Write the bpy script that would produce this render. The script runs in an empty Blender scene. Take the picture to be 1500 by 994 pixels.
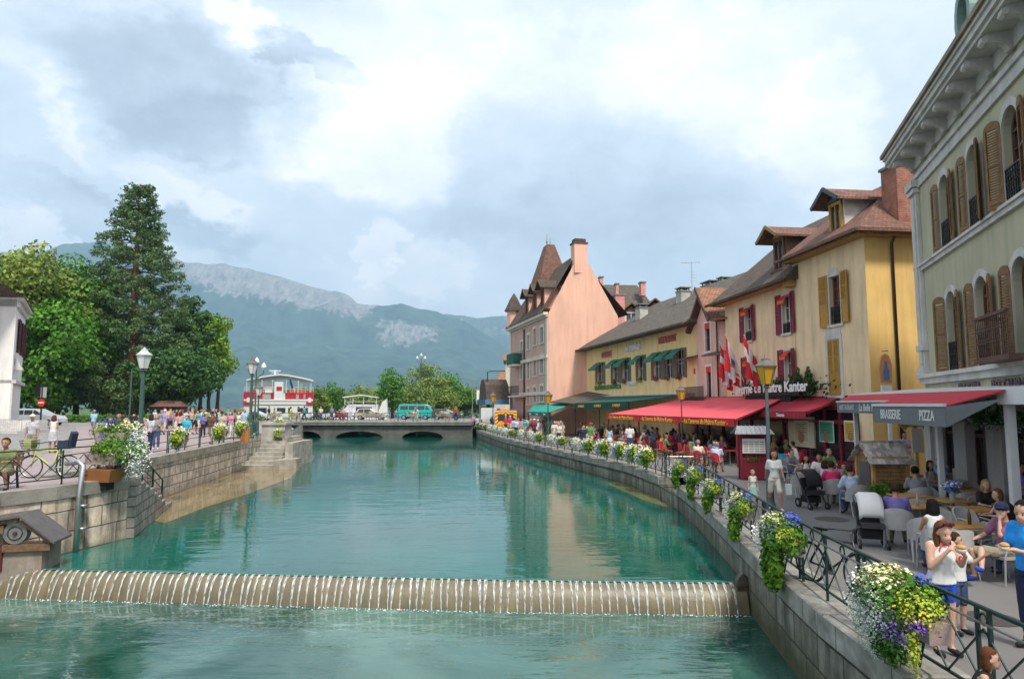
import bpy, math, random
from mathutils import Vector, Matrix
rnd = random.Random(11)
S = bpy.context.scene
COL = S.collection
F, CX, CY = 1000.0, 750.0, 497.0
PITCH = math.atan(.095); CZ = 3.9
ZR, ZL, ZB, ZLOW = .9, 1.75, 1.9, -.5      # right quay, left quay, bridge deck, lower canal

def ray(x, y):
    c, s = math.cos(PITCH), math.sin(PITCH); a = (x-CX)/F; b = -(y-CY)/F
    return Vector((a, c-b*s, s+b*c))
def gp(x, y, z=ZR):
    r = ray(x, y); t = (z-CZ)/r.z
    return Vector((r.x*t, r.y*t, z))
def at(x, y, Y):
    r = ray(x, y); t = Y/r.y
    return Vector((r.x*t, Y, CZ+r.z*t))

class Fac:
    """a vertical facade: origin o, horizontal direction d (local x); local y goes into the building"""
    def __init__(s, o, d):
        L = math.hypot(*d); s.o = Vector((o[0], o[1], 0)); s.d = (d[0]/L, d[1]/L); s.rz = math.atan2(s.d[1], s.d[0])
    def uz(s, px, py, off=0):
        r = ray(px, py); n = (-s.d[1], s.d[0]); ox = s.o.x + n[0]*off; oy = s.o.y + n[1]*off
        t = (ox*n[0]+oy*n[1])/(r.x*n[0]+r.y*n[1])
        return (r.x*t-ox)*s.d[0]+(r.y*t-oy)*s.d[1], CZ+r.z*t
    def w(s, x, y, z=0):
        return Vector((s.o.x+s.d[0]*x-s.d[1]*y, s.o.y+s.d[1]*x+s.d[0]*y, z))

# ---------------------------------------------------------------- mesh builder
class MB:
    def __init__(s): s.v = []; s.f = []; s.mi = []; s.cur = 0; s.T = None
    def add(s, vs, fs):
        b = len(s.v)
        for v in vs:
            v = Vector(v)
            s.v.append(s.T @ v if s.T else v)
        for f in fs:
            s.f.append([b+i for i in f]); s.mi.append(s.cur)
        return s
    def box(s, c, d, rz=0, top=1.0, m=None):
        x, y, z = d[0]/2, d[1]/2, d[2]/2; k = top
        vs = [Vector(q) for q in [(-x,-y,-z),(x,-y,-z),(x,y,-z),(-x,y,-z),(-x*k,-y*k,z),(x*k,-y*k,z),(x*k,y*k,z),(-x*k,y*k,z)]]
        M = Matrix.Rotation(rz, 4, 'Z') if m is None else m
        vs = [M @ v + Vector(c) for v in vs]
        return s.add(vs, [(0,3,2,1),(4,5,6,7),(0,1,5,4),(1,2,6,5),(2,3,7,6),(3,0,4,7)])
    def b2(s, x0, x1, y0, y1, z0, z1):
        return s.box(((x0+x1)/2, (y0+y1)/2, (z0+z1)/2), (abs(x1-x0), abs(y1-y0), abs(z1-z0)))
    def bar(s, a, b, w, h=None):
        a, b = Vector(a), Vector(b); h = h or w; d = b-a; L = d.length
        if L < 1e-6: return s
        z = d/L; u = Vector((0,0,1)) if abs(z.z) < .95 else Vector((0,1,0))
        x = z.cross(u).normalized(); y = x.cross(z)
        vs = [p + x*sx*w/2 + y*sy*h/2 for p in (a, b) for sx, sy in ((-1,-1),(1,-1),(1,1),(-1,1))]
        return s.add(vs, [(0,1,2,3)[::-1],(4,5,6,7),(0,1,5,4),(1,2,6,5),(2,3,7,6),(3,0,4,7)])
    def tube(s, pts, r, n=6, cap=True):
        pts = [Vector(p) for p in pts]; N = len(pts)
        rs = r if isinstance(r, (list, tuple)) else [r]*N
        vs = []; px = None
        for i, p in enumerate(pts):
            d = (pts[min(i+1, N-1)]-pts[max(i-1, 0)])
            d = d.normalized() if d.length > 1e-9 else Vector((0,0,1))
            if px is None:
                u = Vector((0,0,1)) if abs(d.z) < .9 else Vector((1,0,0)); px = d.cross(u).normalized()
            else:
                px = px - d*px.dot(d); px = px.normalized() if px.length > 1e-6 else d.orthogonal().normalized()
            py = d.cross(px)
            for k in range(n):
                a = 2*math.pi*k/n; vs.append(p+(px*math.cos(a)+py*math.sin(a))*rs[i])
        fs = [(i*n+k, i*n+(k+1)%n, (i+1)*n+(k+1)%n, (i+1)*n+k) for i in range(N-1) for k in range(n)]
        if cap: fs += [tuple(range(n))[::-1], tuple((N-1)*n+k for k in range(n))]
        return s.add(vs, fs)
    def lathe(s, c, prof, n=10, cap=True):
        c = Vector(c); vs = [c+Vector((r*math.cos(2*math.pi*k/n), r*math.sin(2*math.pi*k/n), z)) for r, z in prof for k in range(n)]
        N = len(prof); fs = [(i*n+k, i*n+(k+1)%n, (i+1)*n+(k+1)%n, (i+1)*n+k) for i in range(N-1) for k in range(n)]
        if cap: fs += [tuple(range(n))[::-1], tuple((N-1)*n+k for k in range(n))]
        return s.add(vs, fs)
    def prism(s, poly, z0, z1):
        n = len(poly); return s.add([(p[0],p[1],z0) for p in poly]+[(p[0],p[1],z1) for p in poly],
            [tuple(range(n))[::-1], tuple(range(n, 2*n))]+[(i,(i+1)%n,n+(i+1)%n,n+i) for i in range(n)])
    def yprism(s, poly, y0, y1):          # poly in (x,z), extruded along y
        n = len(poly); return s.add([(p[0],y0,p[1]) for p in poly]+[(p[0],y1,p[1]) for p in poly],
            [tuple(range(n)), tuple(range(n, 2*n))[::-1]]+[(i,n+i,n+(i+1)%n,(i+1)%n) for i in range(n)])
    def xprism(s, poly, x0, x1):          # poly in (y,z), extruded along x
        n = len(poly); return s.add([(x0,p[0],p[1]) for p in poly]+[(x1,p[0],p[1]) for p in poly],
            [tuple(range(n))[::-1], tuple(range(n, 2*n))]+[(i,(i+1)%n,n+(i+1)%n,n+i) for i in range(n)])
    def quad(s, *p): return s.add(p, [tuple(range(len(p)))])
    def slab(s, p, t):                    # polygon p (3d, planar) thickened downward by t
        p = [Vector(q) for q in p]; n = len(p); dn = Vector((0,0,-t))
        return s.add(p+[q+dn for q in p], [tuple(range(n)), tuple(range(n,2*n))[::-1]]+[(i,n+i,n+(i+1)%n,(i+1)%n) for i in range(n)])
    def ball(s, c, r, n=8, sz=1.0):
        m = max(4, n//2+1); prof = [(max(r*math.sin(math.pi*i/m), 1e-3), -r*sz*math.cos(math.pi*i/m)) for i in range(m+1)]
        return s.lathe(c, prof, n)
    def ring(s, c, R, r, ax='y', n=12, k=4):
        c = Vector(c); pts = []
        for i in range(n+1):
            a = 2*math.pi*i/n
            q = (R*math.cos(a), R*math.sin(a))
            pts.append(c + (Vector((q[0],0,q[1])) if ax == 'y' else Vector((0,q[0],q[1])) if ax == 'x' else Vector((q[0],q[1],0))))
        return s.tube(pts, r, k, False)
    def mesh(s, name, mats, smooth=False):
        me = bpy.data.meshes.new(name)
        me.from_pydata([tuple(v) for v in s.v], [], s.f)
        if not isinstance(mats, (list, tuple)): mats = [mats]
        for m in mats: me.materials.append(m)
        if len(mats) > 1: me.polygons.foreach_set('material_index', s.mi)
        me.update()
        if len(s.f) < 60000:
            uv = me.uv_layers.new(name='uv').data; vs = me.vertices
            for p in me.polygons:
                n = p.normal
                if abs(n.z) > .92: t, b = Vector((1,0,0)), Vector((0,1,0))
                else:
                    t = Vector((-n.y, n.x, 0)).normalized(); b = n.cross(t)
                for li in p.loop_indices:
                    q = vs[me.loops[li].vertex_index].co
                    uv[li].uv = (q.dot(t), q.dot(b))
        if smooth: me.polygons.foreach_set('use_smooth', [True]*len(me.polygons))
        return me
    def build(s, name, mats, parent=None, smooth=False):
        o = bpy.data.objects.new(name, s.mesh(name, mats, smooth)); COL.objects.link(o)
        if parent: o.parent = parent
        return o

def tag(o, label=None, cat=None, group=None, kind=None):
    if label: o['label'] = label
    if cat: o['category'] = cat
    if group: o['group'] = group
    if kind: o['kind'] = kind
    return o
def empty(name, loc=(0,0,0), rz=0, label=None, cat=None, group=None):
    o = bpy.data.objects.new(name, None); COL.objects.link(o); o.location = loc; o.rotation_euler = (0,0,rz)
    o.empty_display_size = .2
    return tag(o, label, cat, group)
def struct(name, mb, m, smooth=False): return tag(mb.build(name, m, None, smooth), kind='structure')
def kids(o): return KID.get(o.name, None) or [c for c in o.children]
KID = {}
def dup(root, loc=None, rz=None, label=None, group=None, scale=None, keep=None):
    r = root.copy(); COL.objects.link(r)
    if loc is not None: r.location = loc
    if rz is not None: r.rotation_euler = (0,0,rz)
    if label: r['label'] = label
    if group: r['group'] = group
    if scale: r.scale = scale if isinstance(scale, tuple) else (scale,)*3
    def rec(src, dst):
        for ch in [c for c in src.children]:
            c = ch.copy(); COL.objects.link(c); c.parent = dst; rec(ch, c)
    rec(root, r)
    return r
def child(o, name):
    for c in o.children:
        if c.name.split('.')[0] == name: return c
def setmat(o, m):
    if o is None: return
    o.material_slots[0].link = 'OBJECT'; o.material_slots[0].material = m

# ---------------------------------------------------------------- materials
def _new(name):
    m = bpy.data.materials.new(name); m.use_nodes = True; nt = m.node_tree
    return m, nt, nt.nodes['Principled BSDF']
def N(nt, t, **k):
    n = nt.nodes.new(t)
    for a, b in k.items(): setattr(n, a, b)
    return n
def rgba(c): return (c[0], c[1], c[2], 1)
MATS = {}
def mat(name, col, rough=.8, var=.25, scale=3, bump=.15, bscale=25, metal=0, spec=.4, streak=0, dirt=None, emit=0, aniso=None, island=0, bdist=.02, trans=0):
    if name in MATS: return MATS[name]
    m, nt, p = _new(name); MATS[name] = m; L = nt.links.new
    p.inputs['Roughness'].default_value = rough; p.inputs['Metallic'].default_value = metal
    p.inputs['Specular IOR Level'].default_value = spec
    tc = N(nt, 'ShaderNodeTexCoord')
    no = N(nt, 'ShaderNodeTexNoise'); no.inputs['Scale'].default_value = scale; no.inputs['Detail'].default_value = 5
    L(tc.outputs['Object'], no.inputs['Vector'])
    cr = N(nt, 'ShaderNodeValToRGB'); cr.color_ramp.elements[0].position = .3; cr.color_ramp.elements[1].position = .72
    lo = tuple(c*(1-var) for c in col); hi = tuple(min(1, c*(1+var*.8)) for c in col)
    cr.color_ramp.elements[0].color = rgba(lo); cr.color_ramp.elements[1].color = rgba(hi)
    L(no.outputs[0], cr.inputs[0]); out = cr.outputs[0]
    if streak or dirt:
        mp = N(nt, 'ShaderNodeMapping'); mp.inputs['Scale'].default_value = aniso or (1.3, 1.3, .16)
        L(tc.outputs['Object'], mp.inputs[0])
        n2 = N(nt, 'ShaderNodeTexNoise'); n2.inputs['Scale'].default_value = 1.6; n2.inputs['Detail'].default_value = 8; n2.inputs['Roughness'].default_value = .65
        L(mp.outputs[0], n2.inputs['Vector'])
        mr = N(nt, 'ShaderNodeMapRange'); mr.inputs[1].default_value = .45; mr.inputs[2].default_value = .75; mr.inputs[4].default_value = streak
        L(n2.outputs[0], mr.inputs[0])
        mx = N(nt, 'ShaderNodeMixRGB'); mx.inputs[2].default_value = rgba(dirt or tuple(c*.45 for c in col))
        L(mr.outputs[0], mx.inputs[0]); L(out, mx.inputs[1]); out = mx.outputs[0]
    if island:
        g = N(nt, 'ShaderNodeNewGeometry'); hs = N(nt, 'ShaderNodeHueSaturation')
        m1 = N(nt, 'ShaderNodeMapRange'); m1.inputs[3].default_value = 1-island; m1.inputs[4].default_value = 1+island
        m2 = N(nt, 'ShaderNodeMapRange'); m2.inputs[3].default_value = .5-.035*island; m2.inputs[4].default_value = .5+.03*island
        L(g.outputs['Random Per Island'], m1.inputs[0]); L(g.outputs['Random Per Island'], m2.inputs[0])
        L(m1.outputs[0], hs.inputs['Value']); L(m2.outputs[0], hs.inputs['Hue']); L(out, hs.inputs['Color']); out = hs.outputs[0]
    L(out, p.inputs['Base Color'])
    if bump:
        n3 = N(nt, 'ShaderNodeTexNoise'); n3.inputs['Scale'].default_value = bscale; n3.inputs['Detail'].default_value = 4
        L(tc.outputs['Object'], n3.inputs['Vector'])
        b = N(nt, 'ShaderNodeBump'); b.inputs['Strength'].default_value = bump; b.inputs['Distance'].default_value = bdist
        L(n3.outputs[0], b.inputs['Height']); L(b.outputs[0], p.inputs['Normal'])
    if emit:
        p.inputs['Emission Color'].default_value = rgba(col); p.inputs['Emission Strength'].default_value = emit
    if trans: p.inputs['Transmission Weight'].default_value = trans
    return m
def brick(name, c1, c2, mortar, w, h, ms=.02, rough=.85, stain=.5, stcol=(.05,.05,.045), nscale=1.0, bump=.5, off=.5, low=None, bias=0, streaks=(1.2,.14)):
    """blocks, tiles, shingles: uses the metric uv laid along each face"""
    if name in MATS: return MATS[name]
    m, nt, p = _new(name); MATS[name] = m; L = nt.links.new
    p.inputs['Roughness'].default_value = rough; p.inputs['Specular IOR Level'].default_value = .3
    tc = N(nt, 'ShaderNodeTexCoord')
    nw = N(nt, 'ShaderNodeTexNoise'); nw.inputs['Scale'].default_value = 1.2; L(tc.outputs['UV'], nw.inputs['Vector'])
    wm = N(nt, 'ShaderNodeMixRGB'); wm.blend_type = 'LINEAR_LIGHT'; wm.inputs[0].default_value = min(.03, h*.12)
    L(tc.outputs['UV'], wm.inputs[1]); L(nw.outputs['Color'], wm.inputs[2])
    bt = N(nt, 'ShaderNodeTexBrick'); bt.offset = off
    bt.inputs['Scale'].default_value = 1; bt.inputs['Brick Width'].default_value = w; bt.inputs['Row Height'].default_value = h
    bt.inputs['Mortar Size'].default_value = ms; bt.inputs['Mortar Smooth'].default_value = .3; bt.inputs['Bias'].default_value = bias
    bt.inputs['Color1'].default_value = rgba(c1); bt.inputs['Color2'].default_value = rgba(c2); bt.inputs['Mortar'].default_value = rgba(mortar)
    L(wm.outputs[0], bt.inputs['Vector'])
    no = N(nt, 'ShaderNodeTexNoise'); no.inputs['Scale'].default_value = 2.2*nscale; no.inputs['Detail'].default_value = 9; no.inputs['Roughness'].default_value = .7
    L(tc.outputs['UV'], no.inputs['Vector'])
    mr = N(nt, 'ShaderNodeMapRange'); mr.inputs[1].default_value = .3; mr.inputs[2].default_value = .75; mr.inputs[3].default_value = .48; mr.inputs[4].default_value = 1.4
    L(no.outputs[0], mr.inputs[0])
    mu = N(nt, 'ShaderNodeMixRGB'); mu.blend_type = 'MULTIPLY'; mu.inputs[0].default_value = 1
    L(bt.outputs[0], mu.inputs[1]); L(mr.outputs[0], mu.inputs[2]); out = mu.outputs[0]
    if stain:
        mp = N(nt, 'ShaderNodeMapping'); mp.inputs['Scale'].default_value = (streaks[0], streaks[1], 1); L(tc.outputs['UV'], mp.inputs[0])
        n2 = N(nt, 'ShaderNodeTexNoise'); n2.inputs['Scale'].default_value = 1.5*nscale; n2.inputs['Detail'].default_value = 9; n2.inputs['Roughness'].default_value = .68
        L(mp.outputs[0], n2.inputs['Vector'])
        m2 = N(nt, 'ShaderNodeMapRange'); m2.inputs[1].default_value = .44; m2.inputs[2].default_value = .64; m2.inputs[4].default_value = stain
        L(n2.outputs[0], m2.inputs[0])
        mx = N(nt, 'ShaderNodeMixRGB'); mx.inputs[2].default_value = rgba(stcol)
        L(m2.outputs[0], mx.inputs[0]); L(out, mx.inputs[1]); out = mx.outputs[0]
    if low:   # algae band just above a level: (z0, z1, colour, amount)
        ge = N(nt, 'ShaderNodeNewGeometry'); sp = N(nt, 'ShaderNodeSeparateXYZ'); L(ge.outputs['Position'], sp.inputs[0])
        m3 = N(nt, 'ShaderNodeMapRange'); m3.inputs[1].default_value = low[1]; m3.inputs[2].default_value = low[0]; m3.inputs[4].default_value = low[3]
        ad = N(nt, 'ShaderNodeMath', operation='MULTIPLY_ADD'); ad.inputs[1].default_value = .5; L(no.outputs[0], ad.inputs[0]); L(sp.outputs[2], ad.inputs[2])
        sb = N(nt, 'ShaderNodeMath', operation='SUBTRACT'); sb.inputs[1].default_value = .25; L(ad.outputs[0], sb.inputs[0])
        L(sb.outputs[0], m3.inputs[0])
        mx = N(nt, 'ShaderNodeMixRGB'); mx.inputs[2].default_value = rgba(low[2])
        L(m3.outputs[0], mx.inputs[0]); L(out, mx.inputs[1]); out = mx.outputs[0]
    L(out, p.inputs['Base Color'])
    b = N(nt, 'ShaderNodeBump'); b.inputs['Strength'].default_value = bump; b.inputs['Distance'].default_value = .03
    sm = N(nt, 'ShaderNodeMath', operation='MULTIPLY_ADD'); sm.inputs[1].default_value = -.8; L(bt.outputs['Fac'], sm.inputs[0]); L(no.outputs[0], sm.inputs[2])
    L(sm.outputs[0], b.inputs['Height']); L(b.outputs[0], p.inputs['Normal'])
    return m
def flat(name, col, rough=.7, metal=0, spec=.4, var=.08): return mat(name, col, rough, var, 6, 0, metal=metal, spec=spec)

GREEN_IRON = flat('green_iron', (.012,.035,.032), .45, .3)
DARK = flat('dark_interior', (.012,.01,.009), .9)
GLASS = flat('window_glass', (.03,.035,.04), .08, 0, .6)
WHITE = flat('white_paint', (.72,.72,.7), .5)
WOODB = mat('brown_wood', (.16,.09,.05), .7, .35, 8, .2)
STEEL = flat('steel', (.45,.46,.46), .35, .8)
BLACK = flat('black_plastic', (.012,.012,.013), .5)
TYRE = flat('tyre_rubber', (.015,.015,.015), .8)
def text_obj(name, body, size, m, parent=None, loc=(0,0,0), rot=(math.pi/2,0,0), ext=.006, sx=1.0, shear=0, bold=0, align='CENTER', space=1.0):
    cu = bpy.data.curves.new(name, 'FONT'); cu.body = body; cu.size = size; cu.extrude = ext; cu.align_x = align; cu.align_y = 'CENTER'
    cu.shear = shear; cu.offset = bold; cu.space_character = space; cu.resolution_u = 3
    t = bpy.data.objects.new(name, cu); COL.objects.link(t)
    bpy.context.view_layer.update()
    me = bpy.data.meshes.new_from_object(t.evaluated_get(bpy.context.evaluated_depsgraph_get()))
    bpy.data.objects.remove(t); me.materials.clear(); me.materials.append(m)
    o = bpy.data.objects.new(name, me); COL.objects.link(o); o.location = loc; o.rotation_euler = rot; o.scale = (sx,1,1)
    if parent: o.parent = parent
    return o
# ================================================================ camera, sky, light
cam = bpy.data.cameras.new('camera'); co = bpy.data.objects.new('camera', cam); COL.objects.link(co)
co.location = (0,0,CZ); co.rotation_euler = (math.pi/2+PITCH, 0, 0)
cam.sensor_width = 36; cam.lens = 24; cam.clip_start = .1; cam.clip_end = 60000
S.camera = co
S.view_settings.view_transform = 'Standard'; S.view_settings.look = 'None'; S.view_settings.exposure = .72; S.view_settings.gamma = 1
S.cycles.use_denoising = True
try: S.cycles.denoiser = 'OPENIMAGEDENOISE'
except Exception: pass
S.cycles.max_bounces = 6; S.cycles.diffuse_bounces = 3; S.cycles.glossy_bounces = 3; S.cycles.transmission_bounces = 4
S.cycles.volume_bounces = 0; S.cycles.caustics_reflective = False; S.cycles.caustics_refractive = False
S.cycles.use_adaptive_sampling = True; S.cycles.adaptive_threshold = .02

SUN_EL, SUN_AZ = math.radians(56), math.radians(157)     # compass-like: 0 = +Y, clockwise
sun = bpy.data.lights.new('sun', 'SUN'); sun.energy = 2.8; sun.angle = math.radians(10); sun.color = (1,.94,.85)
so = bpy.data.objects.new('sun', sun); COL.objects.link(so)
sd = Vector((math.sin(SUN_AZ)*math.cos(SUN_EL), math.cos(SUN_AZ)*math.cos(SUN_EL), math.sin(SUN_EL)))
so.rotation_euler = sd.to_track_quat('Z', 'Y').to_euler(); so.location = (0,0,80)

W = bpy.data.worlds.new('World'); S.world = W; W.use_nodes = True
def sky():
    nt = W.node_tree; L = nt.links.new; bg = nt.nodes['Background']
    st = N(nt, 'ShaderNodeTexSky'); st.sky_type = 'NISHITA'; st.sun_disc = False
    st.sun_elevation = SUN_EL; st.sun_rotation = SUN_AZ; st.dust_density = 3
    tc = N(nt, 'ShaderNodeTexCoord')
    # clouds placed by direction of the sky dome
    def noise(sc, det, ro, dist=0, off=(0,0,0), st3=(1,1,1.6)):
        mp = N(nt, 'ShaderNodeMapping'); mp.inputs['Location'].default_value = off; mp.inputs['Scale'].default_value = st3
        L(tc.outputs['Generated'], mp.inputs[0])
        n = N(nt, 'ShaderNodeTexNoise'); n.inputs['Scale'].default_value = sc; n.inputs['Detail'].default_value = det
        n.inputs['Roughness'].default_value = ro; n.inputs['Distortion'].default_value = dist; L(mp.outputs[0], n.inputs['Vector']); return n
    warp = noise(5, 8, .6, 0, (3,1,2)); wm = N(nt, 'ShaderNodeMixRGB'); wm.blend_type = 'LINEAR_LIGHT'; wm.inputs[0].default_value = .11
    w0 = N(nt, 'ShaderNodeMixRGB'); w0.blend_type = 'LINEAR_LIGHT'; w0.inputs[0].default_value = .035; warp2 = noise(17, 8, .65, 0, (9,4,2)); L(tc.outputs['Generated'], w0.inputs[1]); L(warp2.outputs['Color'], w0.inputs[2]); L(w0.outputs[0], wm.inputs[1]); L(warp.outputs['Color'], wm.inputs[2])
    total = None
    def addv(sock, amp):
        nonlocal total
        ma = N(nt, 'ShaderNodeMath', operation='MULTIPLY_ADD'); ma.inputs[1].default_value = amp; L(sock, ma.inputs[0])
        if total is None: ma.inputs[2].default_value = BASE
        else: L(total, ma.inputs[2])
        total = ma.outputs[0]
    BASE = .57
    # (pixel x, y, radius x, radius y, tilt, soft edge 0..1, amplitude)
    blobs = [(120,50,330,120,.1,.5,-.13),(260,130,230,95,.2,.55,-.21),(340,195,150,50,.1,.5,-.15),(425,160,50,50,0,.3,-.13),(440,88,85,40,.2,.25,-.30),
             (60,215,230,60,.25,.6,-.16),(130,295,260,38,.05,.5,-.24),(330,350,90,40,.3,.5,-.10),
             (535,200,165,105,-.2,.45,.40),(620,60,230,80,0,.6,.20),(350,18,60,40,.5,.5,.30),(115,198,85,24,.55,.8,.26),(270,278,80,26,.4,.8,.28),
             (60,345,160,30,0,.6,.22),(760,130,200,90,.1,.8,.08),(1050,110,190,110,.2,.7,.20),(1190,190,110,130,.3,.5,.26),(1330,60,170,120,.3,.8,-.06),(1230,110,60,40,.5,.6,-.12),
             (790,260,260,100,0,.7,-.20),(720,50,120,60,.3,.4,-.10),(1180,300,160,60,.2,.6,.10),(930,330,260,70,0,.9,-.14),(450,330,220,60,.1,.9,-.02),
             (568,380,38,55,0,.2,.26),(650,400,55,55,0,.25,.2),(545,425,50,25,0,.4,.10),(700,420,80,40,0,.5,.08),(690,445,200,18,0,.7,.05),(1000,400,300,60,0,.9,-.05)]
    for (x, y, rx, ry, tilt, soft, amp) in blobs:
        d = ray(x, y).normalized(); right = Vector((d.y, -d.x, 0)).normalized(); up = right.cross(d).normalized()
        a = math.cos(-tilt); b = math.sin(-tilt); r2 = right*a+up*b; u2 = up*a-right*b
        k = d.dot(ray(CX, CY).normalized())   # angular size falls off away from the middle of the view
        def dotp(v, R):
            vm = N(nt, 'ShaderNodeVectorMath', operation='DOT_PRODUCT'); L(wm.outputs[0], vm.inputs[0]); vm.inputs[1].default_value = tuple(v/(R/F*k*k))
            sb = N(nt, 'ShaderNodeMath', operation='SUBTRACT'); L(vm.outputs['Value'], sb.inputs[0]); sb.inputs[1].default_value = (v/(R/F*k*k)).dot(d)
            pw = N(nt, 'ShaderNodeMath', operation='MULTIPLY'); L(sb.outputs[0], pw.inputs[0]); L(sb.outputs[0], pw.inputs[1]); return pw.outputs[0]
        s1 = N(nt, 'ShaderNodeMath', operation='ADD'); L(dotp(r2, rx), s1.inputs[0]); L(dotp(u2, ry), s1.inputs[1])
        # back hemisphere never takes part
        mr = N(nt, 'ShaderNodeMapRange'); mr.interpolation_type = 'SMOOTHSTEP'
        mr.inputs[1].default_value = 1+soft; mr.inputs[2].default_value = max(0, 1-soft*1.1); L(s1.outputs[0], mr.inputs[0])
        addv(mr.outputs[0], amp)
    big = noise(2.2, 10, .6, .3, (0,5,0)); sb = N(nt, 'ShaderNodeMath', operation='SUBTRACT'); sb.inputs[1].default_value = .5; L(big.outputs[0], sb.inputs[0]); addv(sb.outputs[0], .62)
    fine = noise(9, 10, .62, .2, (7,2,1)); sb = N(nt, 'ShaderNodeMath', operation='SUBTRACT'); sb.inputs[1].default_value = .5; L(fine.outputs[0], sb.inputs[0]); addv(sb.outputs[0], .46)
    ff = noise(24, 10, .68, .4, (2,8,3)); sb = N(nt, 'ShaderNodeMath', operation='SUBTRACT'); sb.inputs[1].default_value = .5; L(ff.outputs[0], sb.inputs[0]); addv(sb.outputs[0], .26)
    cr = N(nt, 'ShaderNodeValToRGB'); e = cr.color_ramp.elements
    e[0].position = .0; e[0].color = (.30,.345,.41,1); e[1].position = 1; e[1].color = (1.0,.98,.96,1)
    for p, c in ((.2,(.40,.455,.53)),(.42,(.56,.63,.71)),(.6,(.67,.72,.78)),(.78,(.82,.83,.86))):
        q = e.new(p); q.color = rgba(c)
    L(total, cr.inputs[0])
    ml = N(nt, 'ShaderNodeMixRGB'); ml.blend_type = 'MULTIPLY'; ml.inputs[0].default_value = 1; ml.inputs[2].default_value = (SKYK,)*3+(1,)
    L(cr.outputs[0], ml.inputs[1])
    mx = N(nt, 'ShaderNodeMixRGB'); mx.inputs[0].default_value = .93
    L(st.outputs[0], mx.inputs[1]); L(ml.outputs[0], mx.inputs[2]); L(mx.outputs[0], bg.inputs[0]); bg.inputs[1].default_value = .1
SKYK = 10.2
sky()

# haze
hz = MB(); hz.b2(-7000, 7000, -300, 8700, -2, 1640)
m, nt, p = _new('haze_air'); nt.nodes.remove(p)
v = N(nt, 'ShaderNodeVolumePrincipled'); v.inputs['Color'].default_value = (.50,.76,1.0,1); v.inputs['Density'].default_value = .00014; v.inputs['Anisotropy'].default_value = 0
nt.links.new(v.outputs[0], nt.nodes['Material Output'].inputs['Volume'])
tag(hz.build('haze', m), 'pale blue summer haze over the lake', 'haze', kind='stuff')

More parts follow.
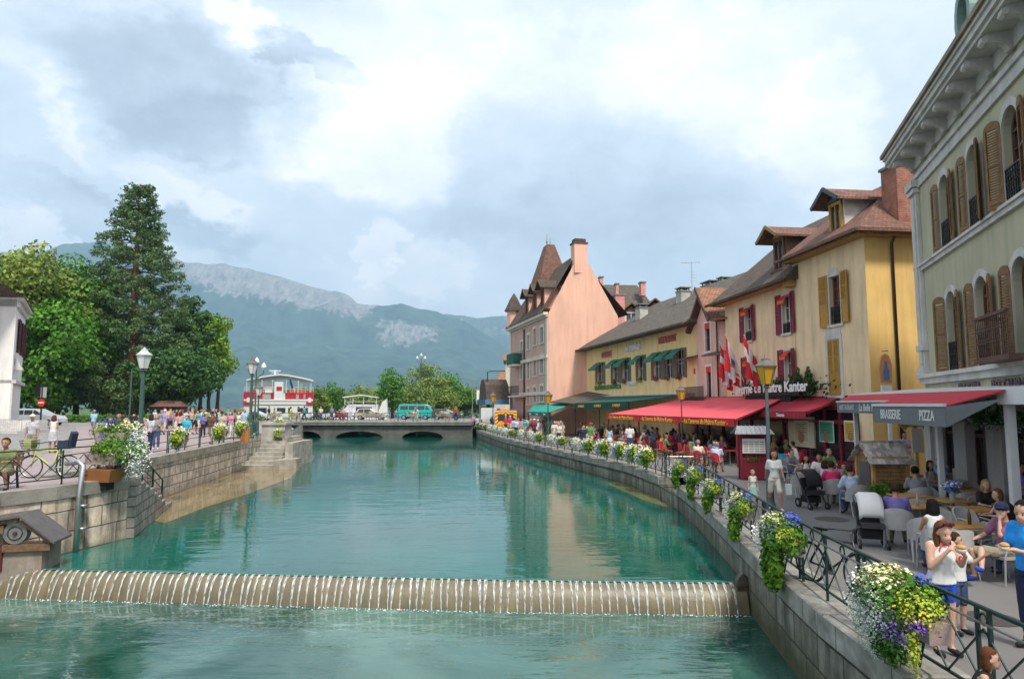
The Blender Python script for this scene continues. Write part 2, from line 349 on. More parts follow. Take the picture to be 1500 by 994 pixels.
# ================================================================ water
def water_mat(name, deep, light, sx, foam=0):
    m, nt, p = _new(name); L = nt.links.new
    tc = N(nt, 'ShaderNodeTexCoord')
    def nz(sc, s3, det=4, ro=.55, dist=0):
        mp = N(nt, 'ShaderNodeMapping'); mp.inputs['Scale'].default_value = s3; L(tc.outputs['Object'], mp.inputs[0])
        n = N(nt, 'ShaderNodeTexNoise'); n.inputs['Scale'].default_value = sc; n.inputs['Detail'].default_value = det
        n.inputs['Roughness'].default_value = ro; n.inputs['Distortion'].default_value = dist; L(mp.outputs[0], n.inputs['Vector']); return n
    big = nz(.16 if foam else .09, (1,.8 if foam else .5,1), 5, .55, 1.0 if foam else .4)
    cr = N(nt, 'ShaderNodeValToRGB'); cr.color_ramp.elements[0].position = .40; cr.color_ramp.elements[1].position = .66
    cr.color_ramp.elements[0].color = rgba(deep); cr.color_ramp.elements[1].color = rgba(light); L(big.outputs[0], cr.inputs[0])
    out = cr.outputs[0]
    p.inputs['Roughness'].default_value = .03; p.inputs['IOR'].default_value = 1.45
    a = nz(1.1, (.55,1.5,1), 3, .5, .6); b = nz(4.5, (.6,1.4,1), 3, .5, .3); c = nz(.25, (.5,1,1), 2)
    s = N(nt, 'ShaderNodeMath', operation='MULTIPLY_ADD'); s.inputs[1].default_value = .22; L(b.outputs[0], s.inputs[0]); L(a.outputs[0], s.inputs[2])
    s2 = N(nt, 'ShaderNodeMath', operation='MULTIPLY_ADD'); s2.inputs[1].default_value = .8; L(c.outputs[0], s2.inputs[0]); L(s.outputs[0], s2.inputs[2])
    bp = N(nt, 'ShaderNodeBump'); bp.inputs['Strength'].default_value = 1; bp.inputs['Distance'].default_value = sx; pm = nz(.13, (.6,1,1), 3, .6, .5); pr_ = N(nt, 'ShaderNodeMapRange'); pr_.inputs[1].default_value = .36; pr_.inputs[2].default_value = .62; pr_.inputs[3].default_value = .25; L(pm.outputs[0], pr_.inputs[0]); L(pr_.outputs[0], bp.inputs['Strength'])
    L(s2.outputs[0], bp.inputs['Height']); L(bp.outputs[0], p.inputs['Normal'])
    if foam:
        # foam streaks thinning out downstream of the weir
        sp = N(nt, 'ShaderNodeSeparateXYZ'); L(tc.outputs['Object'], sp.inputs[0])
        mr = N(nt, 'ShaderNodeMapRange'); mr.inputs[1].default_value = 10.5; mr.inputs[2].default_value = 15; mr.inputs[3].default_value = -.05; mr.inputs[4].default_value = .25; L(sp.outputs[1], mr.inputs[0])
        f1 = nz(3.2, (.5,1.3,1), 9, .72, 1.2); f2 = nz(14, (1,1.2,1), 6, .7, .8)
        ad = N(nt, 'ShaderNodeMath', operation='ADD'); L(f1.outputs[0], ad.inputs[0]); L(mr.outputs[0], ad.inputs[1])
        a2 = N(nt, 'ShaderNodeMath', operation='MULTIPLY_ADD'); a2.inputs[1].default_value = .5; L(f2.outputs[0], a2.inputs[0]); L(ad.outputs[0], a2.inputs[2])
        m2 = N(nt, 'ShaderNodeMapRange'); m2.inputs[1].default_value = .95; m2.inputs[2].default_value = 1.3; m2.inputs[4].default_value = .38; L(a2.outputs[0], m2.inputs[0])
        mx = N(nt, 'ShaderNodeMixRGB'); mx.inputs[2].default_value = (.62,.72,.74,1); L(m2.outputs[0], mx.inputs[0]); L(out, mx.inputs[1]); out = mx.outputs[0]
        ra = N(nt, 'ShaderNodeMapRange'); ra.inputs[3].default_value = .05; ra.inputs[4].default_value = .6; L(m2.outputs[0], ra.inputs[0]); L(ra.outputs[0], p.inputs['Roughness'])
    L(out, p.inputs['Base Color'])
    return m
WU = water_mat('canal_water', (.003,.062,.042), (.010,.145,.115), .017)
WD = water_mat('canal_water_below_weir', (.004,.05,.035), (.095,.20,.165), .05, 1)
WY = 15.55     # weir crest line
def wy(x): return 15.45 - .09*x if x < 0 else 15.45-.045*x
mb = MB(); mb.quad((-13,wy(-13),0),(5.2,wy(5.2),0),(7.5,22,0),(8,40,0),(20,90,0),(6900,5500,0),(6900,8500,0),(-6900,8500,0),(-6900,5500,0),(-60,95,0),(-18,42,0),(-15.5,28,0),(-13,20,0))
struct('canal_water', mb, WU)
mb = MB(); mb.quad((-16,-20,ZLOW),(8,-20,ZLOW),(8,wy(5)-.25,ZLOW),(0,wy(0)-.2,ZLOW),(-16,wy(-13)-.1,ZLOW)); struct('canal_water_below_weir', mb, WD)
mb = MB(); mb.box((0,4150,-1.5),(13900,8800,.2)); struct('canal_bed', mb, mat('bed', (.05,.08,.06)))

# ================================================================ quays
WR = [(4.3,-6),(4.3,7.8),(4.4,10.2),(4.62,12.3),(5.15,16.65),(5.77,22.06),(6.03,25.5)]
WR2 = [(6.03,28.6),(5.63,33.9),(4.02,40.65),(2.1,48.5),(-.59,59.6),(-2.4,70),(-4.2,80.8)]
WRALL = WR+WR2
stoneR = brick('quay_stone_grey', (.19,.18,.145), (.31,.29,.24), (.06,.06,.05), 1.15, .5, .02, stain=.85, stcol=(.045,.045,.035), low=(-.3,.35,(.05,.055,.02),.85), bump=.8)
copeM = brick('coping_stone', (.33,.315,.28), (.27,.26,.23), (.09,.085,.08), 1.5, 5, .015, stain=.55, stcol=(.09,.085,.07), bump=.6, streaks=(.8,.8))
asph = mat('quay_asphalt', (.165,.155,.15), .9, .12, .8, .35, 60, streak=.35, dirt=(.10,.095,.095), aniso=(.5,.5,.5))
mb = MB(); pts = WRALL
for (a, b) in zip(pts, pts[1:]):
    for i in range(1):
        mb.quad((a[0]+.1,a[1],-1.4),(b[0]+.1,b[1],-1.4),(b[0]+.1,b[1],ZR-.3),(a[0]+.1,a[1],ZR-.3))
# end faces round the landing stairs
mb.quad((6.1,25.5,-1.4),(7.6,25.5,-1.4),(7.6,25.5,ZR-.3),(6.1,25.5,ZR-.3)); mb.quad((6.1,28.6,-1.4),(7.6,28.6,-1.4),(7.6,28.6,ZR-.3),(6.1,28.6,ZR-.3))
mb.v = mb.v; 
qw = tag(mb.build('quay_wall', stoneR), 'mossy grey stone quay wall below the terraces', 'wall')
mb = MB()
def off(pts, d):
    out = []
    for i, p in enumerate(pts):
        a = pts[max(i-1,0)]; b = pts[min(i+1,len(pts)-1)]; t = Vector((b[0]-a[0], b[1]-a[1])).normalized(); out.append((p[0]+t.y*d, p[1]-t.x*d))
    return out
for seg in (WR, WR2):
    o1 = off(seg, 0); o2 = off(seg, .75)
    for i in range(len(seg)-1):
        # broken into separate stones a metre and a half long
        L_ = math.dist(o1[i], o1[i+1]); n = max(1, round(L_/1.7))
        for k in range(n):
            t0, t1 = k/n+.004, (k+1)/n-.004; j = rnd.uniform(-.012,.012)
            q = lambda A, B, t: (A[0]+(B[0]-A[0])*t, A[1]+(B[1]-A[1])*t)
            mb.prism([q(o1[i],o1[i+1],t0), q(o2[i],o2[i+1],t0), q(o2[i],o2[i+1],t1), q(o1[i],o1[i+1],t1)], ZR-.31, ZR+.035+j)
cp = mb.build('coping', copeM, qw)
bv = cp.modifiers.new('b', 'BEVEL'); bv.width = .02; bv.segments = 1
# right ground
mb = MB(); inner = off(WR, .7)+off(WR2, .7)
poly = [(p[0],p[1]) for p in off(WR,.7)]+[(7.6,25.5),(7.6,28.6)]+[(p[0],p[1]) for p in off(WR2,.7)]+[(-4,96),(-30,96),(-30,150),(60,150),(60,-6)]
mb.quad(*[(x,y,ZR) for x,y in poly]); struct('quay_pavement', mb, asph)
# ground carried on behind the buildings towards the lake shore
mb = MB(); mb.quad((-3,150,ZR-.01),(60,150,ZR-.01),(60,0,ZR-.01),(400,0,ZR-.01),(500,420,ZR-.01),(60,400,ZR-.01),(-5,330,ZR-.01)); struct('ground', mb, mat('grass_ground', (.06,.11,.03)))
# landing stairs of the right bank
st = empty('landing_stairs', (0,0,0), 0, 'small mossy stone landing stairs cut into the terrace quay', 'stairs')
mb = MB()
for i in range(6): mb.b2(6.1, 7.55, 25.6+i*.0, 28.5, -.9+i*.0, -.2) if i == 0 else mb.b2(6.25+.22*i, 7.6, 25.52, 28.58, -.2, -.2+.18*i)
mb.build('step', mat('mossy_stone', (.20,.20,.15), .8, .35, 3, .5, 12, streak=.5, dirt=(.05,.09,.02)), st)
# left quay
WL1 = [(-13.4,8),(-12.36,16.76),(-11.83,18.0),(-11.29,20.4)]
WL2 = [(-13.9,20.4),(-14.2,25.4),(-14.6,29),(-15.4,35.5),(-16.39,42.7)]
stoneL = brick('quay_stone_pale', (.66,.56,.47), (.50,.43,.36), (.19,.16,.13), .62, .42, .022, stain=.55, stcol=(.085,.08,.07), low=(-.2,.45,(.13,.10,.055),.7), bump=.8, nscale=1.1)
stoneL0 = brick('quay_stone_large', (.76,.60,.46), (.62,.50,.39), (.15,.13,.11), 1.1, .55, .018, stain=.9, stcol=(.04,.038,.033), low=(-.25,.4,(.14,.11,.05),.7), bump=.6)
mb = MB()
for a, b in zip(WL1, WL1[1:]): mb.quad((a[0],a[1],-1.4),(b[0],b[1],-1.4),(b[0],b[1],ZL-.28),(a[0],a[1],ZL-.28))
lw = tag(mb.build('quay_wall', stoneL0), 'stained block quay wall under the bicycle and the pipe', 'wall')
mb = MB()
for a, b in zip(WL2, WL2[1:]): mb.quad((a[0],a[1],-1.4),(b[0],b[1],-1.4),(b[0],b[1],ZL-.3),(a[0],a[1],ZL-.3))
mb.quad((-16.39,42.7,-1.4),(-18.5,43.4,-1.4),(-18.5,43.4,ZL-.3),(-16.39,42.7,ZL-.3))
lw2 = tag(mb.build('quay_wall', stoneL), 'pale pinkish block quay wall along the promenade', 'wall')
copeL = mat('coping_concrete', (.31,.28,.24), .85, .25, 1.5, .5, 20, streak=.6, dirt=(.10,.09,.07), aniso=(1.5,1.5,1.5))
for W_, par in ((WL1, lw), (WL2, lw2)):
    mb = MB(); A = off(W_, 0.05); B = off(W_, -.55)
    for i in range(len(A)-1):
        n = max(1, round(math.dist(A[i], A[i+1])/2.2))
        for k in range(n):
            t0, t1 = k/n+.002, (k+1)/n-.002; q = lambda P, Q, t: (P[0]+(Q[0]-P[0])*t, P[1]+(Q[1]-P[1])*t)
            mb.prism([q(A[i],A[i+1],t0), q(A[i],A[i+1],t1), q(B[i],B[i+1],t1), q(B[i],B[i+1],t0)], ZL-.3, ZL+.03)
    mb.build('coping', copeL, par)
pink = mat('pink_asphalt', (.30,.235,.235), .9, .12, .5, .3, 50, streak=.3, dirt=(.24,.20,.195), aniso=(.4,.4,.4))
mb = MB(); poly = [(p[0],p[1]) for p in off(WL1, -.5)]+[(-13.9,20.4)]+[(p[0],p[1]) for p in off(WL2,-.5)]+[(-18.5,43.4),(-18.5,49),(-19,60),(-27,82),(-27,96),(-90,96),(-120,-6),(-13.9,-6)]
mb.quad(*[(x,y,ZL) for x,y in poly][::-1]); struct('promenade', mb, pink)
mb = MB(); mb.quad((-27,82,ZL-.01),(-27,96,ZL-.01),(-34,180,ZL-.01),(-60,330,ZL-.01),(-500,500,ZL-.01),(-500,-6,ZL-.01),(-119,-6,ZL-.01),(-89,96,ZL-.01)); mb.v=[Vector((v.x,v.y,v.z)) for v in mb.v]; struct('park_lawn', mb, MATS['grass_ground'])
mb = MB(); mb.quad((-27,67,ZL+.006),(-27,80,ZL+.006),(-96,80,ZL+.006),(-96,67,ZL+.006)); struct('road', mb, mat('road_grey', (.24,.23,.225), .9, .1, 1, .2, 40))
cob = brick('cobbles', (.34,.32,.30), (.27,.255,.24), (.17,.16,.15), .22, .14, .012, stain=0, bump=.5)
mb = MB(); a = gp(0,690,ZL); mb.quad(*[tuple(gp(x,y,ZL)+Vector((0,0,.005))) for x,y in ((-200,668),(20,668),(105,662),(112,625),(-60,618))]); struct('paving', mb, cob)
for nm, pl in (('land_edge_right', [(-4.2,80.8),(-4.4,96),(-3,150),(-5,330),(60,400)]), ('land_edge_left', [(-18.5,43.4),(-18.5,49),(-19,60),(-24.6,80.8),(-27,96),(-34,180),(-60,330)])):
    mb = MB()
    for a, b in zip(pl, pl[1:]): mb.quad((a[0],a[1],-1.4),(b[0],b[1],-1.4),(b[0],b[1],ZL if 'left' in nm else ZR),(a[0],a[1],ZL if 'left' in nm else ZR))
    tag(mb.build('quay_wall', stoneR if 'right' in nm else stoneL), 'grey embankment wall beside the bridge on the '+('terrace side' if 'right' in nm else 'promenade side'), 'wall')
# wet ledge at the foot of the promenade wall
wet = mat('wet_ledge', (.25,.185,.085), .05, .3, .5, .08, 3, spec=.7, streak=.6, dirt=(.10,.10,.06), aniso=(.35,.35,.35), bdist=.03)
mb = MB(); mb.slab([tuple(gp(x,y,.012)) for x,y in [(212,758),(240,727),(300,704),(358,686),(408,687),(414,668),(428,655),(446,640),(452,655),(446,676),(425,700),(372,720),(300,743),(240,766)]][::-1], .25)
struct('shallow_ledge', mb, wet)
mb = MB(); mb.slab([tuple(gp(x,y,.012)) for x,y in [(888,707),(925,703),(985,727),(1002,738),(985,744),(945,733)]][::-1], .25); struct('shallow_ledge', mb, mat('mossy_ledge', (.13,.14,.05), .2, .3, 1, .2, 5))

# promenade stairs down to the water
sstone = mat('stair_stone', (.36,.33,.28), .85, .3, 2.5, .5, 14, streak=.55, dirt=(.10,.09,.06), aniso=(1,1,1))
s1 = empty('quay_stairs', (-11.3,20.4,0), 0, 'narrow stone stairs going down to the water by the green railing', 'stairs')
fl = Vector((-13.3+11.3, 26.6-20.4, 0)).normalized(); rn = Vector((-fl.y, fl.x, 0))*1
mb = MB()
for i in range(8):
    a = fl*(.15+.76*i); b = fl*(.15+.76*(i+1)); zt = ZL-.22*i-.02; w = max(1.0, 2.2-.1*i)
    p = [a, b, b+rn*w, a+rn*w]; mb.prism([(q.x,q.y) for q in p], -1.2, zt)
mb.build('step', sstone, s1)
mb = MB()
for i in range(9):
    a = fl*(.0+.76*i)-rn*.22; b = fl*(.72+.76*i)-rn*.22; zt = ZL-.215*i+rnd.uniform(-.05,.03); mb.prism([(q.x,q.y) for q in (a,b,b+rn*.3,a+rn*.3)], -1.2, max(zt, .15))
mb.build('side_wall', brick('rubble', (.40,.35,.30), (.30,.27,.24), (.13,.12,.1), .5, .3, .02, stain=.6, bump=1), s1)
A = gp(358,686,0); B = gp(404,688,0)
s2 = empty('quay_stairs', (0,0,0), 0, 'broad stone stairs to the water beside the flower planted pier', 'stairs')
mb = MB()
for i in range(8):
    y0 = 41.6+i*.62; mb.b2(-16.3-.0*i, -14.05-.13*i, y0, 49, -1.0, .25+i*.21)
mb.build('step', sstone, s2)
mb = MB(); mb.b2(-14.75+.5, -14.0+.25, 43.3, 47.5, -1, ZL-.25); mb.prism([(-14.3,41.4),(-13.3,42.6),(-13.4,44),(-14.3,44)], -1, .55)
mb.build('side_wall', sstone, s2)
mb = MB(); mb.box((-16.1+.5,46.6,ZL+.1),(1.55,1.5,.55)); 
pc = at(405,640,46.5); mb = MB(); mb.box((pc.x-.0,46.5,1.35),(1.55,1.4,2.4)); mb.box((pc.x,46.5,2.62),(1.75,1.6,.16)); tag(mb.build('stone_pier', mat('pier_stone', (.40,.37,.33), .85, .25, 2, .4, 15, streak=.4)), 'squat stone pier at the top of the broad stairs', 'pier')

# ================================================================ weir
wr = empty('weir', (0,0,0), 0, 'low curved concrete weir with thin ribbons of falling water', 'weir')
ochre = mat('weir_concrete', (.17,.135,.075), .45, .35, 1.5, .4, 12, streak=.8, dirt=(.08,.075,.05), aniso=(7,.5,.5), spec=.5)
prof = [(0,.035),(.06,.045),(.16,-.0),(.28,-.12),(.36,-.28),(.42,-.56),(.42,-1.3)]
mb = MB(); xs = [-12.2+17.2*i/60 for i in range(61)]
vs = [(x, wy(x)-d, z) for x in xs for d, z in prof]; n = len(prof)
mb.add(vs, [(i*n+k, i*n+k+1, (i+1)*n+k+1, (i+1)*n+k) for i in range(60) for k in range(n-1)])
mb.build('sill', ochre, wr, True)
mb = MB(); mb.add([(x, wy(x)+dy, z) for x in xs for dy, z in ((-.05,.058),(.16,.062),(.16,-1),(-.05,-.2))], [(i*4+k, i*4+(k+1)%4, (i+1)*4+(k+1)%4, (i+1)*4+k) for i in range(60) for k in range(3)])
mb.build('crest_board', mat('algae_green', (.02,.12,.09), .35, .3, 5, .2, 20), wr)
fallm, nt, p = _new('falling_water'); p.inputs['Base Color'].default_value = (.62,.67,.66,1); p.inputs['Roughness'].default_value = .25
tc = N(nt, 'ShaderNodeTexCoord'); mp = N(nt, 'ShaderNodeMapping'); mp.inputs['Scale'].default_value = (9,2,1.6); nt.links.new(tc.outputs['Object'], mp.inputs[0])
n1 = N(nt, 'ShaderNodeTexNoise'); n1.inputs['Scale'].default_value = 5; n1.inputs['Detail'].default_value = 5; nt.links.new(mp.outputs[0], n1.inputs['Vector'])
mr = N(nt, 'ShaderNodeMapRange'); mr.inputs[1].default_value = .36; mr.inputs[2].default_value = .64; mr.inputs[3].default_value = .05; mr.inputs[4].default_value = .85; nt.links.new(n1.outputs[0], mr.inputs[0]); nt.links.new(mr.outputs[0], p.inputs['Alpha'])
mb = MB(); x = -11.9; 
while x < 4.75:
    w0 = rnd.uniform(.065,.105); L_ = rnd.uniform(.85,1.0); lean = rnd.uniform(-.02,.02); pr = [(.0,.062),(.07,.07),(.17,.02),(.28,-.09),(.355,-.25),(.41,-.4),(.44,-.52)]
    vs = []
    for k, (d, z) in enumerate(pr):
        t = k/6; w = w0*(1-.75*t); ox = lean*t*3; vs += [(x+ox-w/2, wy(x)-d-.012, z), (x+ox, wy(x)-d-.03, z+.006), (x+ox+w/2, wy(x)-d-.012, z)]
    mb.add(vs, [(k*3+j, (k+1)*3+j, (k+1)*3+j+1, k*3+j+1) for k in range(6) for j in range(2)])
    x += .166+rnd.uniform(-.012,.012)
o = mb.build('falling_water', fallm, wr, True); tag(o, kind='stuff')
# foam line at its foot
mb = MB()
for i in range(420):
    x = rnd.uniform(-12, 4.9); y = wy(x)-.44-abs(rnd.gauss(0,.07)) ; r = rnd.uniform(.004,.02)
    mb.ball((x,y,ZLOW+.003), r, 5, .5)
tag(mb.build('foam', mat('foam_white', (.7,.75,.75), .6)), 'white foam bubbles at the foot of the weir', 'foam', kind='stuff')
# wooden stub post and rock at the end of the weir
mb = MB(); c = at(1086,868,15.15); 
mb.prism([(c.x-.13,15.0),(c.x+.13,15.0),(c.x+.13,15.3),(c.x-.13,15.3)], -1, .05)
mb.add([(c.x-.14,14.98,.05),(c.x+.16,14.95,.05),(c.x+.17,15.3,.05),(c.x-.14,15.3,.05),(c.x-.1,15.0,.2),(c.x+.02,15.05,.30),(c.x+.15,15.1,.2),(c.x-.05,15.28,.22)], [(0,1,6,5,4),(1,2,6),(2,3,7,6),(3,0,4,7),(4,5,7),(5,6,7)])
tag(mb.build('mooring_stump', mat('wet_dark_wood', (.07,.055,.04), .5, .4, 6, .5, 20)), 'dark wet stump at the end of the weir', 'stump')
for x, y, r, l in ((494,885,.06,'round white ball floating below the weir'),(586,894,.035,'small pinkish scrap floating below the weir'),(740,885,.03,'tiny white scrap floating at the weir foot')):
    c = gp(x, y, ZLOW+.02); mb = MB(); mb.ball(c, r, 8, .8 if r > .05 else .4); tag(mb.build('float' if r > .05 else 'scrap', WHITE if r != .035 else mat('pinkish', (.5,.2,.15)), None, True), l, 'float')

# ================================================================ bridge
br = empty('road_bridge', (0,0,0), 0, 'low concrete road bridge with flat arches over the canal', 'bridge')
conc = mat('bridge_concrete', (.30,.28,.25), .85, .25, 1.2, .35, 8, streak=.6, dirt=(.11,.105,.09))
cond = mat('bridge_concrete_shaded', (.11,.105,.095), .85, .35, 1.2, .35, 8, streak=.8, dirt=(.05,.05,.045))  # darker copy of the deck concrete, shade under the deck put into its colour
BY0, BY1 = 81, 93
def bx(px): return at(px, 630, BY0).x
arches = [(428,470),(489,562),(587,650)]
top = ZB-.42
poly = [(bx(380),-1),(bx(380),top),(bx(692),top),(bx(692),-1)]
cur = []
for a, b in reversed(arches):
    xa, xb = bx(a), bx(b); cur.append((xb,-1)); 
    for k in range(13):
        t = k/12; x = xb+(xa-xb)*t; cur.append((x, -.1+1.15*(1-(2*t-1)**2)**.55 if 0 < t < 1 else -.1))
    cur.append((xa,-1))
mb = MB()
# spandrels as strips so that the outline stays convex
def strip(mb, y0, y1):
    xs_ = sorted(set([bx(380), bx(692)]+[bx(a)+(bx(b)-bx(a))*k/16 for a, b in arches for k in range(17)]))
    def zb(x, e):
        for a, b in arches:
            xa, xb = bx(a), bx(b)
            if xa-1e-6 <= x <= xb+1e-6:
                t = (x-xa)/(xb-xa)
                if (t < 1e-6 and e < 0) or (t > 1-1e-6 and e > 0): return -1
                return -.15+.9*(max(0, 1-(2*t-1)**2))**.5
        return -1
    for x0, x1 in zip(xs_, xs_[1:]):
        z0, z1 = zb(x0, 1 if False else 0), zb(x1, 0)
        mid = (x0+x1)/2; inside = any(bx(a) < mid < bx(b) for a, b in arches)
        if not inside: z0 = z1 = -1
        mb.add([(x0,y0,z0),(x1,y0,z1),(x1,y0,top),(x0,y0,top),(x0,y1,z0),(x1,y1,z1),(x1,y1,top),(x0,y1,top)], [(0,1,2,3),(7,6,5,4),(0,4,5,1)]+([(3,2,6,7)]))
strip(mb, BY0+.25, BY1-.25)
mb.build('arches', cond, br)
mb = MB(); mb.b2(bx(380), bx(692), BY0-.15, BY1+.15, ZB-.4, ZB-.004); mb.b2(bx(380), bx(692), BY0-.25, BY0+.2, ZB-.15, ZB+.06); mb.build('deck', conc, br)
mb = MB(); mb.quad((bx(370),BY0+2.2,ZB+.004),(bx(700),BY0+2.2,ZB+.004),(bx(700),BY1-.3,ZB+.004),(bx(370),BY1-.3,ZB+.004)); mb.build('roadway', MATS['road_grey'], br)
mb = MB()
n = 26
for i in range(n+1):
    x = bx(412)+(bx(690)-bx(412))*i/n; mb.bar((x,BY0+.05,ZB), (x,BY0+.05,ZB+1.0), .05)
mb.bar((bx(412),BY0+.05,ZB+1),(bx(690),BY0+.05,ZB+1),.05); mb.bar((bx(412),BY0+.05,ZB+.55),(bx(690),BY0+.05,ZB+.55),.03)
mb.build('railing', GREEN_IRON, br)

# ================================================================ mountains
def hills():
    # ridge outline of the near range, given as directions in the view, then built at its true distance
    r1 = [(-300,330),(-120,350),(40,372),(95,357),(150,352),(200,362),(250,376),(300,388),(335,391),(365,392),(400,402),(430,412),(460,419),(490,424),(510,432),(525,444),(545,447),(570,449),(600,450),(640,456),(665,465),(690,475),(710,490),(760,520),(860,560),(960,588)]
    r2 = [(380,470),(480,445),(540,446),(580,449),(620,456),(660,461),(700,467),(740,461),(780,462),(850,480),(950,500),(1200,520),(1500,530),(1800,520)]
    def interp(r, x):
        for (a, ya), (b, yb) in zip(r, r[1:]):
            if a <= x <= b: t = (x-a)/(b-a); return ya+(yb-ya)*t
        return r[0][1] if x < r[0][0] else r[-1][1]
    from mathutils import noise
    mm, nt, p = _new('mountain'); L = nt.links.new; p.inputs['Roughness'].default_value = 1; p.inputs['Specular IOR Level'].default_value = 0
    tc = N(nt, 'ShaderNodeTexCoord'); ge = N(nt, 'ShaderNodeNewGeometry'); at_ = N(nt, 'ShaderNodeAttribute'); at_.attribute_name = 'rock'
    def nz(s3, sc, d, ro):
        mp = N(nt, 'ShaderNodeMapping'); mp.inputs['Scale'].default_value = s3; L(tc.outputs['Object'], mp.inputs[0]); n = N(nt, 'ShaderNodeTexNoise'); n.inputs['Scale'].default_value = sc; n.inputs['Detail'].default_value = d; n.inputs['Roughness'].default_value = ro; L(mp.outputs[0], n.inputs['Vector']); return n
    n1 = nz((1,1,1), .006, 9, .65); n2 = nz((1,1,.35), .02, 8, .7); n3 = nz((1.6,.5,.8), .016, 9, .75)
    g = N(nt, 'ShaderNodeValToRGB'); g.color_ramp.elements[0].position = .35; g.color_ramp.elements[1].position = .7; g.color_ramp.elements[0].color = (.012,.042,.04,1); g.color_ramp.elements[1].color = (.065,.125,.08,1); L(n1.outputs[0], g.inputs[0])
    r = N(nt, 'ShaderNodeValToRGB'); r.color_ramp.elements[0].position = .36; r.color_ramp.elements[1].position = .62; r.color_ramp.elements[0].color = (.10,.11,.115,1); r.color_ramp.elements[1].color = (.32,.30,.28,1); L(n3.outputs[0], r.inputs[0])
    ad = N(nt, 'ShaderNodeMath', operation='MULTIPLY_ADD'); ad.inputs[1].default_value = 1.3; L(n2.outputs[0], ad.inputs[0]); L(at_.outputs['Fac'], ad.inputs[2])
    mr = N(nt, 'ShaderNodeMapRange'); mr.inputs[1].default_value = 1.12; mr.inputs[2].default_value = 1.28; L(ad.outputs[0], mr.inputs[0])
    mx = N(nt, 'ShaderNodeMixRGB'); L(mr.outputs[0], mx.inputs[0]); L(g.outputs[0], mx.inputs[1]); L(r.outputs[0], mx.inputs[2]); L(mx.outputs[0], p.inputs['Base Color'])
    def rng(r, D0, D1, x0, x1, nx, nyy, name, rockf, seed):
        vs = []; rock = []
        for i in range(nx+1):
            px = x0+(x1-x0)*i/nx; y = interp(r, px); dirv = ray(px, y); base = ray(px, 592)
            top_ = dirv/dirv.y; az = top_.x
            H = top_.z*D1
            for j in range(nyy+1):
                t = j/nyy; D = D0+(D1-D0)*t
                # steep cliff band just under the ridge, wooded slopes below
                prof_ = .62*t**1.05 if t < .80 else (.50+(t-.80)/.08*.28 if t < .88 else .78+(t-.88)/.12*.22)
                if t >= .8: prof_ = max(prof_, .62*.8**1.05)
                q = Vector((az*D/900, D/900, seed)); nn = noise.fractal(q*2.4, 1.0, 2.1, 6)
                q2 = Vector((az*D/260, D/400, seed)); gul = noise.fractal(q2, 1.0, 2.1, 5)
                z = H*prof_ + (nn*.075*H + gul*.04*H)*min(1, t*3)*(1 if t < .97 else .35)
                vs.append((az*D, D, max(z, -1.2 if j == 0 else 1)))
                rk = rockf(px, prof_, y)
                rock.append(rk)
            # back slope
            vs.append((az*D1*1.12, D1*1.12, H*.6)); rock.append(0)
        ny = nyy+2
        me = bpy.data.meshes.new(name); me.from_pydata(vs, [], [(i*ny+k, (i+1)*ny+k, (i+1)*ny+k+1, i*ny+k+1) for i in range(nx) for k in range(ny-1)])
        a = me.attributes.new('rock', 'FLOAT', 'POINT'); a.data.foreach_set('value', rock)
        me.materials.append(mm); me.polygons.foreach_set('use_smooth', [True]*len(me.polygons)); me.update()
        o = bpy.data.objects.new(name, me); COL.objects.link(o); tag(o, kind='structure')
    def rk1(px, t, y):
        th = interp([(-600,1.2),(200,1.05),(250,.86),(300,.78),(335,.74),(400,.71),(450,.70),(500,.68),(530,.78),(560,1.0),(900,1.1)], px)
        v = .44+.35*max(-1, min(1, (t-th)*9))
        if 545 < px < 650: v = max(v, .70-.9*max(abs(px-600)/50, abs(t-.69)/.13)**2*.3)
        return v
    def rk2(px, t, y):
        return .45 if t > .75 else .1
    rng(r2, 5800, 7600, 300, 1900, 320, 60, 'mountain_ridge', rk2, 3.3)
    rng(r1, 3200, 6200, -500, 900, 420, 90, 'mountain_slope', rk1, 1.1)
hills()
# ================================================================ building kit (local frame: x along the facade, y into the building, z up)
def wall_open(mb, x0, x1, z0, z1, ops, dep=.22, y=0):
    """front wall with real openings; ops: (xa, xb, za, zb, arch)"""
    xs = sorted(set([x0, x1]+[v for o in ops for v in o[:2] if x0 < v < x1])); zs = sorted(set([z0, z1]+[v for o in ops for v in o[2:4] if z0 < v < z1]))
    for a, b in zip(xs, xs[1:]):
        for c, d in zip(zs, zs[1:]):
            mx, mz = (a+b)/2, (c+d)/2
            if any(o[0] < mx < o[1] and o[2] < mz < o[3] for o in ops): continue
            mb.quad((a,y,c),(b,y,c),(b,y,d),(a,y,d))
    for o in ops:
        a, b, c, d = o[:4]; arch = o[4] if len(o) > 4 else 0; s = d-arch
        mb.quad((a,y,c),(a,y+dep,c),(a,y+dep,s),(a,y,s)); mb.quad((b,y+dep,c),(b,y,c),(b,y,s),(b,y+dep,s))
        mb.quad((a,y+dep,c),(a,y,c),(b,y,c),(b,y+dep,c))
        if not arch: mb.quad((a,y,d),(a,y+dep,d),(b,y+dep,d),(b,y,d))
        else:
            n = 8; P = [((a+b)/2-(b-a)/2*math.cos(math.pi*k/n), s+arch*math.sin(math.pi*k/n)) for k in range(n+1)]
            for p, q in zip(P, P[1:]):
                mb.quad((p[0],y,p[1]),(q[0],y,q[1]),(q[0],y,d),(p[0],y,d)); mb.quad((p[0],y+dep,p[1]),(q[0],y+dep,q[1]),(q[0],y,q[1]),(p[0],y,p[1]))
